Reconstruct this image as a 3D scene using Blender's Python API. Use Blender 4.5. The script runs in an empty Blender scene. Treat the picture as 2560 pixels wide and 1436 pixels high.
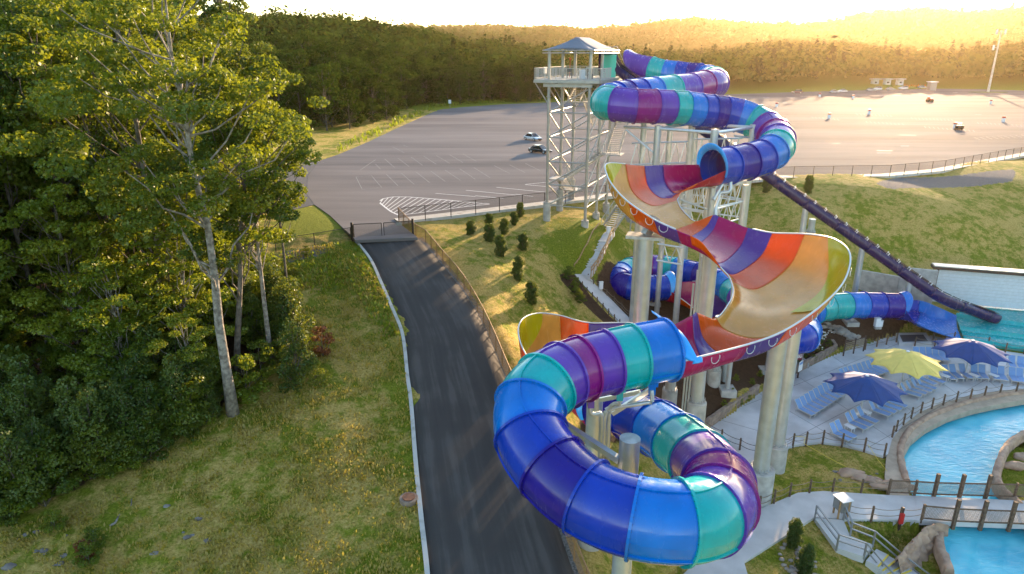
import bpy, bmesh, math, random
import numpy as np
from mathutils import Vector, Matrix, noise as mnoise

# ------------------------------------------------------------------ camera, world, sun, exposure
scn = bpy.context.scene
COL = scn.collection
CAM_Z = 30.0
FPX, CX, CY = 1707.0, 1280.0, 718.0
PITCH = math.radians(19.07)
SP, CP = math.sin(PITCH), math.cos(PITCH)
cam = bpy.data.cameras.new('camera')
cam.sensor_width = 36.0
cam.lens = FPX / 2560.0 * 36.0
cam.clip_start, cam.clip_end = 0.5, 12000.0
camo = bpy.data.objects.new('camera', cam)
COL.objects.link(camo)
camo.location = (0, 0, CAM_Z)
camo.rotation_euler = (math.pi / 2 - PITCH, 0, 0)
scn.camera = camo

SUN_AZ = math.radians(28.0)      # to the right of straight ahead (+Y)
SUN_EL = math.radians(8.5)
world = bpy.data.worlds.new('World')
scn.world = world
world.use_nodes = True
wn, wl = world.node_tree.nodes, world.node_tree.links
sky = wn.new('ShaderNodeTexSky')
sky.sky_type = 'NISHITA'
sky.sun_disc = False
sky.sun_elevation = SUN_EL
sky.sun_rotation = SUN_AZ
sky.altitude = 300
sky.air_density = 1.0
sky.dust_density = 0.6
sky.ozone_density = 1.0
wl.new(sky.outputs[0], wn['Background'].inputs[0])
wn['Background'].inputs[1].default_value = 0.11

sun = bpy.data.lights.new('sun', 'SUN')
sun.energy = 3.4
sun.angle = math.radians(0.6)
sun.color = (1.0, 0.70, 0.42)
suno = bpy.data.objects.new('sun', sun)
COL.objects.link(suno)
sdir = Vector((math.sin(SUN_AZ) * math.cos(SUN_EL), math.cos(SUN_AZ) * math.cos(SUN_EL), math.sin(SUN_EL)))
suno.rotation_euler = sdir.to_track_quat('Z', 'Y').to_euler()
suno.location = (60, 120, 60)
scn.view_settings.view_transform = 'Standard'
scn.view_settings.look = 'None'
scn.view_settings.gamma = 1.0
scn.view_settings.exposure = 2.6
scn.cycles.max_bounces = 8
scn.cycles.volume_bounces = 0
scn.cycles.transparent_max_bounces = 12
scn.cycles.use_denoising = True

random.seed(7)
RNG = np.random.default_rng(7)

# ------------------------------------------------------------------ pixel -> place helpers
def P(px, py, Z):
    """point seen at a photo pixel, Z metres along the optical axis"""
    xc = (px - CX) / FPX * Z
    uc = (CY - py) / FPX * Z
    return np.array([xc, Z * CP + uc * SP, CAM_Z + uc * CP - Z * SP])

def G(px, py, z):
    """point where the pixel's ray meets the level z"""
    up = (CY - py) * CP - FPX * SP
    return P(px, py, (z - CAM_Z) / up * FPX)

def pix(p):
    d = np.asarray(p, float) - np.array([0, 0, CAM_Z])
    Z = d[1] * CP - d[2] * SP
    u = d[1] * SP + d[2] * CP
    return CX + d[0] / Z * FPX, CY - u / Z * FPX, Z

def zat(x, y, py):
    """height at which a plumb line through (x, y) crosses photo row py"""
    k = (CY - py) / FPX
    # u = y*SP + dz*CP ; Z = y*CP - dz*SP ; u = k Z
    dz = (k * y * CP - y * SP) / (CP + k * SP)
    return CAM_Z + dz

def catmull(pts, per=8, closed=False):
    pts = np.asarray(pts, float)
    n = len(pts)
    if not closed:
        ext = np.vstack([2 * pts[0] - pts[1], pts, 2 * pts[-1] - pts[-2]])
    out = []
    rng = n if closed else n - 1
    for i in range(rng):
        if closed:
            a, b, c, d = pts[(i - 1) % n], pts[i], pts[(i + 1) % n], pts[(i + 2) % n]
        else:
            a, b, c, d = ext[i], ext[i + 1], ext[i + 2], ext[i + 3]
        for j in range(per):
            t = j / per
            out.append(0.5 * (2 * b + (c - a) * t + (2 * a - 5 * b + 4 * c - d) * t * t + (3 * b - a - 3 * c + d) * t ** 3))
    if not closed:
        out.append(pts[-1])
    return np.array(out)

# ------------------------------------------------------------------ mesh building
WL = {}

class MB:
    def __init__(s):
        s.v, s.f, s.m = [], [], []
    def add(s, vs, fs, mi=0):
        o = len(s.v)
        s.v.extend([tuple(map(float, p)) for p in vs])
        s.f.extend([tuple(o + i for i in f) for f in fs])
        s.m.extend([mi] * len(fs))
    def box(s, c, size, rz=0.0, mi=0):
        cx, cy, cz = c; sx, sy, sz = size[0] / 2, size[1] / 2, size[2] / 2
        co, si = math.cos(rz), math.sin(rz)
        vs = []
        for dx, dy, dz in ((-1,-1,-1),(1,-1,-1),(1,1,-1),(-1,1,-1),(-1,-1,1),(1,-1,1),(1,1,1),(-1,1,1)):
            x, y = dx * sx, dy * sy
            vs.append((cx + x * co - y * si, cy + x * si + y * co, cz + dz * sz))
        s.add(vs, [(0,3,2,1),(4,5,6,7),(0,1,5,4),(1,2,6,5),(2,3,7,6),(3,0,4,7)], mi)
    def bar(s, a, b, w, h=None, up=(0,0,1), mi=0):
        """rectangular bar from a to b, w wide and h high"""
        h = h or w
        a, b = np.asarray(a, float), np.asarray(b, float)
        t = b - a; L = np.linalg.norm(t)
        if L < 1e-6: return
        t /= L
        u = np.asarray(up, float)
        if abs(np.dot(u, t)) > 0.98: u = np.array([1.0, 0, 0])
        sd = np.cross(t, u); sd /= np.linalg.norm(sd)
        u = np.cross(sd, t)
        vs = []
        for p in (a, b):
            for i, j in ((-1,-1),(1,-1),(1,1),(-1,1)):
                vs.append(p + sd * i * w / 2 + u * j * h / 2)
        s.add(vs, [(0,1,2,3),(7,6,5,4),(0,4,5,1),(1,5,6,2),(2,6,7,3),(3,7,4,0)], mi)
    def cyl(s, a, b, r, r2=None, n=10, cap=True, mi=0):
        r2 = r if r2 is None else r2
        a, b = np.asarray(a, float), np.asarray(b, float)
        t = b - a; L = np.linalg.norm(t)
        if L < 1e-6: return
        t /= L
        u = np.array([0, 0, 1.0]) if abs(t[2]) < 0.95 else np.array([1.0, 0, 0])
        sd = np.cross(t, u); sd /= np.linalg.norm(sd); u = np.cross(sd, t)
        vs = []
        for p, rr in ((a, r), (b, r2)):
            for i in range(n):
                an = 2 * math.pi * i / n
                vs.append(p + sd * math.cos(an) * rr + u * math.sin(an) * rr)
        fs = [(i, (i + 1) % n, n + (i + 1) % n, n + i) for i in range(n)]
        if cap:
            fs.append(tuple(range(n - 1, -1, -1))); fs.append(tuple(range(n, 2 * n)))
        s.add(vs, fs, mi)
    def sweep(s, path, r, n=8, mi=0, cap=True):
        path = np.asarray(path, float); N = len(path)
        rr = np.broadcast_to(np.asarray(r, float), (N,))
        vs = []
        for i in range(N):
            t = path[min(i + 1, N - 1)] - path[max(i - 1, 0)]
            t = t / (np.linalg.norm(t) + 1e-9)
            u = np.array([0, 0, 1.0]) if abs(t[2]) < 0.95 else np.array([1.0, 0, 0])
            sd = np.cross(t, u); sd /= np.linalg.norm(sd); u2 = np.cross(sd, t)
            for k in range(n):
                an = 2 * math.pi * k / n
                vs.append(path[i] + (sd * math.cos(an) + u2 * math.sin(an)) * rr[i])
        fs = []
        for i in range(N - 1):
            for k in range(n):
                fs.append((i * n + k, i * n + (k + 1) % n, (i + 1) * n + (k + 1) % n, (i + 1) * n + k))
        if cap:
            fs.append(tuple(range(n - 1, -1, -1))); fs.append(tuple((N - 1) * n + k for k in range(n)))
        s.add(vs, fs, mi)
    def grid(s, A, mi=0, flip=False):
        """A: rows x cols x 3"""
        A = np.asarray(A); r, c = A.shape[:2]
        fs = []
        for i in range(r - 1):
            for j in range(c - 1):
                q = (i * c + j, i * c + j + 1, (i + 1) * c + j + 1, (i + 1) * c + j)
                fs.append(q[::-1] if flip else q)
        s.add(A.reshape(-1, 3), fs, mi)
    def prism(s, poly, z0, z1, mi=0):
        n = len(poly)
        a = sum(poly[i][0] * poly[(i + 1) % n][1] - poly[(i + 1) % n][0] * poly[i][1] for i in range(n))
        if a < 0: poly = poly[::-1]
        vs = [(p[0], p[1], z0) for p in poly] + [(p[0], p[1], z1) for p in poly]
        fs = [tuple(range(n - 1, -1, -1)), tuple(range(n, 2 * n))]
        fs += [(i, (i + 1) % n, n + (i + 1) % n, n + i) for i in range(n)]
        s.add(vs, fs, mi)
    def build(s, name, mat, parent=None, smooth=False, org=None, angle=None):
        v = np.array(s.v, float) if s.v else np.zeros((1, 3))
        if org is None:
            if parent is not None:
                org = WL[parent.name]
            else:
                org = np.array([v[:, 0].mean(), v[:, 1].mean(), v[:, 2].min()])
        org = np.asarray(org, float)
        me = bpy.data.meshes.new(name)
        me.from_pydata((v - org).tolist(), [], s.f)
        mats = mat if isinstance(mat, (list, tuple)) else [mat]
        for m in mats: me.materials.append(m)
        if len(mats) > 1:
            me.polygons.foreach_set('material_index', s.m)
        if smooth:
            me.polygons.foreach_set('use_smooth', [True] * len(s.f))
            if angle: me.set_sharp_from_angle(angle=math.radians(angle))
        me.update()
        return link(name, me, org, parent)

def link(name, me, org=(0, 0, 0), parent=None):
    o = bpy.data.objects.new(name, me)
    COL.objects.link(o)
    org = np.asarray(org, float)
    if parent is not None:
        o.parent = parent
        o.location = tuple(org - WL[parent.name])
    else:
        o.location = tuple(org)
    WL[o.name] = org
    return o

def tag(o, label, cat=None, group=None, kind=None):
    if label: o['label'] = label
    if cat: o['category'] = cat
    if group: o['group'] = group
    if kind: o['kind'] = kind
    return o

def thing(name, label, cat, loc=(0, 0, 0), group=None):
    o = link(name, None, loc)
    o.empty_display_size = 0.5
    return tag(o, label, cat, group)

def copy_tree(o, loc=None, rz=0.0, sc=None, label=None, group=None, parent=None):
    c = o.copy(); COL.objects.link(c)
    if parent is not None: c.parent = parent
    if loc is not None:
        c.location = tuple(float(q) for q in loc); c.rotation_euler = (0, 0, rz)
        if sc is not None: c.scale = (sc, sc, sc) if np.isscalar(sc) else tuple(sc)
    if label: c['label'] = label
    if group: c['group'] = group
    for ch in o.children: copy_tree(ch, parent=c)
    return c

# ------------------------------------------------------------------ materials
def nt(name):
    m = bpy.data.materials.new(name); m.use_nodes = True
    return m, m.node_tree.nodes, m.node_tree.links, m.node_tree.nodes['Principled BSDF']

def mat(name, col, rough=0.6, metal=0.0, coat=0.0, spec=0.5, var=0.0, vscale=3.0, bump=0.0, bscale=20.0, col2=None, lo=0.35, hi=0.65):
    m, n, l, b = nt(name)
    b.inputs['Base Color'].default_value = (*col, 1)
    b.inputs['Roughness'].default_value = rough
    b.inputs['Metallic'].default_value = metal
    b.inputs['Coat Weight'].default_value = coat
    b.inputs['Coat Roughness'].default_value = 0.05
    b.inputs['Specular IOR Level'].default_value = spec
    if var or col2 is not None or bump:
        tc = n.new('ShaderNodeNewGeometry')
    if var or col2 is not None:
        nz = n.new('ShaderNodeTexNoise'); nz.inputs['Scale'].default_value = vscale; nz.inputs['Detail'].default_value = 5
        l.new(tc.outputs['Position'], nz.inputs['Vector'])
        cr = n.new('ShaderNodeValToRGB')
        c2 = col2 if col2 is not None else tuple(min(1, c * (1 + var)) for c in col)
        c1 = col if col2 is not None else tuple(c * (1 - var) for c in col)
        cr.color_ramp.elements[0].position = lo; cr.color_ramp.elements[1].position = hi
        cr.color_ramp.elements[0].color = (*c1, 1); cr.color_ramp.elements[1].color = (*c2, 1)
        l.new(nz.outputs['Fac'], cr.inputs[0]); l.new(cr.outputs[0], b.inputs['Base Color'])
    if bump:
        nb = n.new('ShaderNodeTexNoise'); nb.inputs['Scale'].default_value = bscale; nb.inputs['Detail'].default_value = 6
        l.new(tc.outputs['Position'], nb.inputs['Vector'])
        bp = n.new('ShaderNodeBump'); bp.inputs['Strength'].default_value = bump; bp.inputs['Distance'].default_value = 0.05
        l.new(nb.outputs['Fac'], bp.inputs['Height']); l.new(bp.outputs[0], b.inputs['Normal'])
    return m

def gel(name, col, glow=0.0):
    """glossy gel-coated fibreglass: faint weathering, streaked gloss, thin panels let some light through"""
    m = mat(name, col, rough=0.2, coat=0.14, var=0.10, vscale=0.9, spec=0.4)
    n, l = m.node_tree.nodes, m.node_tree.links; b = n['Principled BSDF']
    geo = n.new('ShaderNodeNewGeometry'); mp = n.new('ShaderNodeMapping'); mp.inputs['Scale'].default_value = (2.2, 2.2, 0.35); l.new(geo.outputs['Position'], mp.inputs[0])
    nz = n.new('ShaderNodeTexNoise'); nz.inputs['Scale'].default_value = 1.6; nz.inputs['Detail'].default_value = 7; l.new(mp.outputs[0], nz.inputs['Vector'])
    mr = n.new('ShaderNodeMapRange'); mr.inputs[1].default_value = .35; mr.inputs[2].default_value = .7; mr.inputs[3].default_value = 0.13; mr.inputs[4].default_value = 0.34
    l.new(nz.outputs[0], mr.inputs[0]); l.new(mr.outputs[0], b.inputs['Roughness'])
    if glow:
        tr = n.new('ShaderNodeBsdfTranslucent'); tr.inputs[0].default_value = (*[min(1, c * 1.3) for c in col], 1); mx = n.new('ShaderNodeMixShader'); mx.inputs[0].default_value = glow
        l.new(b.outputs[0], mx.inputs[1]); l.new(tr.outputs[0], mx.inputs[2]); l.new(mx.outputs[0], n['Material Output'].inputs[0])
    return m

M = {}
M['purple'] = gel('fibreglass_purple', (0.105, 0.038, 0.34))
M['teal'] = gel('fibreglass_teal', (0.0, 0.36, 0.37))
M['blue'] = gel('fibreglass_blue', (0.0, 0.15, 0.56))
M['navy'] = gel('fibreglass_royal', (0.002, 0.036, 0.37))
M['indigo'] = gel('fibreglass_indigo', (0.012, 0.006, 0.215))
M['magenta'] = gel('fibreglass_magenta', (0.22, 0.008, 0.18))
M['pink'] = gel('fibreglass_pink', (0.4, 0.004, 0.105), 0.25)
M['violet'] = gel('fibreglass_violet', (0.105, 0.045, 0.28), 0.25)
M['orange'] = gel('fibreglass_orange', (0.72, 0.1, 0.0), 0.25)
M['cream'] = gel('fibreglass_cream', (0.68, 0.335, 0.055), 0.25)
M['yellow'] = gel('fibreglass_yellow', (0.52, 0.46, 0.0), 0.25)
M['red'] = gel('fibreglass_red', (0.45, 0.008, 0.025), 0.25)
M['sky'] = gel('fibreglass_skyblue', (0.04, 0.36, 0.85))
M['darkblue'] = gel('fibreglass_dark', (0.012, 0.009, 0.075))
M['aqua'] = gel('fibreglass_aqua', (0.0, 0.36, 0.38))
M['galv'] = mat('galvanized_steel', (0.56, 0.58, 0.58), rough=0.34, metal=0.55, var=0.08, vscale=1.6)
M['galvd'] = mat('weathered_galvanized', (0.46, 0.46, 0.45), rough=0.45, metal=0.6, var=0.2, vscale=3.0)
M['whitepipe'] = mat('pale_pipe', (0.62, 0.64, 0.66), rough=0.35)
M['concrete'] = mat('concrete', (0.40, 0.39, 0.37), rough=0.85, var=0.22, vscale=1.4, bump=0.25, bscale=9)
M['darkmetal'] = mat('dark_metal', (0.035, 0.025, 0.02), rough=0.5, metal=0.3)
M['black'] = mat('black_rubber', (0.015, 0.015, 0.016), rough=0.6)
# ------------------------------------------------------------------ ground heights
LOT = 12.0
def inpoly(x, y, poly):
    x = np.asarray(x, float); y = np.asarray(y, float)
    r = np.zeros(x.shape, bool); n = len(poly)
    for i in range(n):
        x1, y1 = poly[i][:2]; x2, y2 = poly[(i + 1) % n][:2]
        c = ((y1 > y) != (y2 > y)) & (x < (x2 - x1) * (y - y1) / (y2 - y1 + 1e-12) + x1)
        r ^= c
    return r

ROADZ_PY = [560, 588, 700, 850, 1000, 1200, 1436, 1750]
ROADZ = [30 - q for q in (18.0, 18.2, 19.5, 21.2, 22.7, 23.9, 24.8, 25.4)]
def rz_(py): return float(np.interp(py, ROADZ_PY, ROADZ))
ROAD_L = [(888, 600), (926, 648), (951, 701), (982, 773), (1004, 825), (1013, 873), (1019, 936), (1029, 1010), (1040, 1150), (1055, 1300), (1070, 1436), (1090, 1700)]
ROAD_R = [(1044, 594), (1095, 651), (1139, 704), (1189, 776), (1226, 851), (1258, 933), (1292, 1020), (1340, 1160), (1388, 1300), (1435, 1436), (1530, 1700)]
road_l = catmull([G(x, y, rz_(y)) for x, y in ROAD_L], 6)
road_r = catmull([G(x, y, rz_(y)) for x, y in ROAD_R], 6)

def _rs(p, n):
    d = np.r_[0, np.cumsum(np.linalg.norm(np.diff(p, axis=0), axis=1))]; t = np.linspace(0, d[-1], n)
    return np.array([np.interp(t, d, p[:, k]) for k in range(3)]).T
_rl, _rr = _rs(road_l, 160), _rs(road_r, 160)
_rc = (_rl + _rr) / 2; _rh = np.linalg.norm((_rl - _rr)[:, :2], axis=1) / 2

LOT_NEAR = [(985, 549), (1180, 527), (1366, 505), (1560, 480), (1930, 441), (2200, 437), (2330, 425), (2560, 383), (2900, 325)]
LOT_FAR = [(2900, 230), (2560, 225), (2330, 222), (2100, 227), (1830, 236), (1560, 246), (1390, 256), (1260, 261), (1160, 268), (1098, 274), (1001, 317), (923, 354), (845, 387), (800, 402), (770, 440), (767, 485), (786, 512), (825, 539), (857, 570), (880, 590)]
LOT_GATE = [(888, 601), (1044, 594), (1034, 586)]
lot_poly = [G(x, y, LOT)[:2] for x, y in LOT_NEAR + LOT_FAR + LOT_GATE]

ctl = []
def cz(px, py, rel): ctl.append(tuple(G(px, py, 30 + rel)))
for p in road_l[::5]: ctl.append((p[0], p[1], p[2] - 0.08))
for p in road_r[::5]: ctl.append((p[0], p[1], p[2] - 0.08))
for x, y in LOT_NEAR: ctl.append((*G(x, y, LOT)[:2], LOT - 0.08))
for q in ((880, 590, -18.2), (1034, 586, -18.2), (960, 560, -18.06), (1100, 480, -18.06), (1500, 420, -18.06), (2000, 380, -18.06), (857, 570, -18.1), (786, 512, -18.06), (845, 387, -18.06), (923, 354, -18.06),
          # lawn between the road and the tower
          (1180, 572, -18.7), (1250, 620, -19.3), (1300, 690, -20.4), (1330, 750, -21.4), (1400, 600, -19.6), (1366, 582, -18.9), (1462, 608, -19.6), (1498, 579, -19.5), (1401, 557, -18.8), (1430, 534, -18.6),
          (1280, 860, -23.0), (1420, 720, -22.6), (1400, 780, -23.6),
          # walk down from the tower
          (1530, 575, -19.8), (1500, 600, -20.1), (1465, 690, -22.6), (1520, 770, -24.8), (1570, 810, -25.4), (1640, 880, -26.2), (1560, 765, -25.6), (1700, 760, -26.2), (1540, 640, -22.6), (1600, 610, -22.6), (1660, 600, -23.0),
          # hillside on the right
          (1700, 560, -22.5), (1900, 520, -20.6), (2000, 560, -21.6), (2200, 540, -21.0), (2400, 560, -22.0), (2150, 640, -25.0), (2300, 665, -26.0), (2500, 655, -26.0), (2145, 706, -26.8), (1900, 640, -25.0), (2560, 460, -19.3), (2400, 470, -19.5), (2030, 590, -22.8),
          # level ground round the lower slide and the pool
          (1850, 790, -26.6), (2000, 790, -27.2), (2090, 800, -27.4), (2200, 850, -28.0), (2400, 860, -28.4), (2560, 780, -28.2), (2560, 880, -28.8), (1850, 960, -27.3), (1745, 1072, -26.4), (1700, 1000, -26.4), (1640, 950, -26.2), (1785, 945, -27.0),
          (1800, 1060, -28.9), (1900, 990, -28.9), (2000, 930, -29), (2200, 880, -29), (2400, 930, -29), (2560, 960, -29), (2100, 1080, -29), (2200, 1100, -29), (1890, 1250, -28.9), (2050, 1180, -29), (1950, 1270, -29), (2120, 1280, -29),
          (1980, 1370, -29.2), (2080, 1430, -29.8), (2250, 1436, -30.6), (1720, 1420, -28.4), (1560, 1440, -26.8), (1480, 1400, -25.9), (1620, 1300, -27.6), (1500, 1150, -25.9), (1420, 1150, -24.6),
          # meadow and wood edge on the left
          (930, 800, -20.6), (900, 700, -19.6), (830, 640, -18.8), (770, 580, -18.3), (700, 720, -19.6), (800, 850, -21.0), (850, 1000, -22.2), (950, 1100, -23.1), (800, 1150, -23.1), (600, 1300, -24.0), (900, 1400, -24.6),
          (585, 1030, -22.5), (300, 1400, -24.6), (0, 1330, -24.2), (200, 1150, -23.4), (60, 950, -22.0), (300, 700, -19.8), (450, 820, -21.0), (650, 540, -18.1), (600, 440, -18.0), (0, 600, -18.5), (0, 1700, -25)):
    cz(*q)
ctl += [(120, 30, 0.5), (120, 75, 3), (150, 115, 12), (-95, 20, 8), (-95, 60, 10.5), (-95, 100, 12), (0, 2, 4.5), (50, 5, -0.5), (-50, 0, 6), (0, -40, 4), (100, -30, 0), (-80, -40, 6), (60, 40, 0.6), (70, 60, 1.0), (45, 25, -0.5), (30, 20, -0.6)]
ctl = np.array(ctl)
def _U(d2): return d2 * np.log(d2 + 1e-9)
_n = len(ctl)
_K = _U(((ctl[:, None, :2] - ctl[None, :, :2]) ** 2).sum(-1)) + np.eye(_n) * 8.0
_Pm = np.c_[np.ones(_n), ctl[:, :2]]
_A = np.zeros((_n + 3, _n + 3)); _A[:_n, :_n] = _K; _A[:_n, _n:] = _Pm; _A[_n:, :_n] = _Pm.T
_w = np.linalg.solve(_A, np.r_[ctl[:, 2], 0, 0, 0])
def tps(x, y):
    out = np.full(x.shape, _w[_n]) + _w[_n + 1] * x + _w[_n + 2] * y
    for i in range(_n):
        out += _w[i] * _U((x - ctl[i, 0]) ** 2 + (y - ctl[i, 1]) ** 2)
    return out

# lot front edge as a polyline y(x): everything behind it is the level lot or the hills
_le = np.array([G(x, y, LOT)[:2] for x, y in LOT_NEAR])
def sstep(a, b, x):
    t = np.clip((x - a) / (b - a), 0, 1); return t * t * (3 - 2 * t)
def fbm(x, y, s, seed=0):
    r = np.zeros(x.shape); a = 1.0
    for o in range(4):
        f = s * 2 ** o
        r += a * (np.sin(x * f + 1.7 * seed + 1.3 * np.sin(y * f * 0.7 + o)) * np.cos(y * f * 1.1 + 0.9 * seed + 1.1 * np.sin(x * f * 0.6 + 2 * o)))
        a *= 0.5
    return r

POOL = [(2272, 1225), (2258, 1180), (2256, 1140), (2275, 1100), (2310, 1072), (2365, 1046), (2420, 1027), (2480, 1013), (2560, 1002), (2760, 985), (2800, 1060), (2640, 1080), (2560, 1095), (2510, 1125), (2490, 1160), (2478, 1205), (2490, 1240), (2540, 1290), (2600, 1400), (2640, 1560), (2400, 1560), (2385, 1436), (2360, 1370), (2362, 1330), (2385, 1300), (2300, 1262)]
POOLZ = 0.35
DECK = 1.0
pool_poly = catmull([G(x, y, POOLZ) for x, y in POOL], 5, closed=True)[:, :2]

# level places cut into the ground: (photo outline, level of its top, level of the ground below)
FLAT_PX = [([(1735, 1105), (1768, 1068), (1830, 1030), (1895, 985), (1958, 950), (2090, 884), (2130, 868), (2235, 838), (2300, 832), (2410, 858), (2470, 872), (2560, 885), (2760, 905), (2850, 1000), (2560, 1000), (2330, 1050), (2260, 1100), (2240, 1240), (2208, 1146), (2150, 1126), (2050, 1109), (1990, 1116), (1950, 1130), (1860, 1200), (1790, 1185)], 1.06, 0.85),
           ([(2270, 770), (2330, 735), (2420, 738), (2560, 752), (2900, 800), (2900, 925), (2560, 885), (2440, 868), (2330, 835), (2280, 815)], 1.3, 1.05),
           ([(1600, 1545), (1740, 1398), (1856, 1288), (1992, 1229), (2060, 1225), (2300, 1236), (2300, 1304), (2110, 1303), (2036, 1298), (1864, 1409), (1905, 1545)], 1.1, 0.92)]
FLATS = [([tuple(G(x, y, z)[:2]) for x, y in l], lo) for l, z, lo in FLAT_PX]

def hillz(x, y):
    r = np.hypot(x, y); th = np.degrees(np.arctan2(x, y))
    z = np.zeros(x.shape)
    wl_ = 1 - sstep(2, 15, th)                       # the near wooded hill on the left
    e0 = np.where(th < 0, 95, 95)
    lo = np.interp(th, [-60, -25, -12, -4, 4, 10], [90, 120, 160, 225, 262, 300])
    z += wl_ * (np.interp(th, [-30, -12, -8, -2.5, 3.7, 8], [27, 25, 23, 15, 8, 4]) * sstep(lo, lo + 330, r))
    z += (8 + 4 * np.sin(th * 0.35)) * sstep(330, 650, r) * (1 - wl_)
    ridge = np.interp(th, [-40, -10, 0, 3, 6, 9, 12, 14, 16, 19, 22, 24, 26, 29, 32, 36, 60], [60, 60, 60, 70, 58, 70, 84, 94, 86, 70, 62, 66, 84, 96, 90, 93, 78])
    z += ridge * sstep(900, 2300, r) * 1.0
    z += fbm(x, y, 1 / 160.0, 2) * 5.0 * sstep(300, 700, r) + fbm(x, y, 1 / 420.0, 5) * 12.0 * sstep(700, 1600, r)
    return z

def H(x, y):
    x = np.atleast_1d(np.asarray(x, float)); y = np.atleast_1d(np.asarray(y, float))
    edge = np.interp(x, _le[:, 0], _le[:, 1], left=_le[0, 1], right=_le[-1, 1])
    z = tps(np.clip(x, -98, 150), np.clip(y, -45, 118))
    inlot = inpoly(x, y, lot_poly)
    far = sstep(-1.0, 4.0, y - np.where(x < _le[0, 0], 96.0, edge))
    z = z * (1 - far) + (LOT - 0.08) * far
    z = np.where(inlot, LOT - 0.08, z)
    z = z + np.where(inlot, 0.0, hillz(x, y))
    rough = fbm(x, y, 0.45, 1) * 0.06 + fbm(x, y, 0.12, 3) * 0.10 + fbm(x, y, 1.7, 6) * 0.035
    m = (~inlot) & (far < 0.5) & (x < 0)
    z = z + np.where(m & (y < 70), rough, 0)
    # cut and fill along the service road
    near = (np.abs(x + 3) < 26) & (y < 76) & (y > 4)
    if near.any():
        xi, yi = x[near], y[near]
        d2 = (xi[:, None] - _rc[None, :, 0]) ** 2 + (yi[:, None] - _rc[None, :, 1]) ** 2
        k = d2.argmin(1); d = np.sqrt(d2[np.arange(len(k)), k])
        w = 1 - sstep(_rh[k] + 0.6, _rh[k] + 4.5, d)
        z[near] = z[near] * (1 - w) + (_rc[k, 2] - 0.16) * w
    for poly_, lo_ in FLATS: z = np.where(inpoly(x, y, poly_), np.minimum(z, lo_) if lo_ > 1 else lo_, z)
    z = np.where(inpoly(x, y, pool_poly), -1.4, z)
    return z

def h1(x, y): return float(H(x, y)[0])

def GT(px, py, z0=None):
    """place on the ground seen at a pixel"""
    Zs = np.geomspace(8, 500, 500)
    pts = np.array([P(px, py, Z) for Z in Zs])
    d = pts[:, 2] - H(pts[:, 0], pts[:, 1])
    k = np.where(d < 0)[0]
    if len(k) == 0: return pts[-1]
    k = k[0]
    if k == 0: return pts[0]
    a, b = Zs[k - 1], Zs[k]
    for _ in range(3):
        zz = np.linspace(a, b, 12); pp = np.array([P(px, py, Z) for Z in zz]); dd = pp[:, 2] - H(pp[:, 0], pp[:, 1])
        j = max(1, int(np.argmax(dd < 0))); a, b = zz[j - 1], zz[j]
    return P(px, py, (a + b) / 2)

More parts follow.
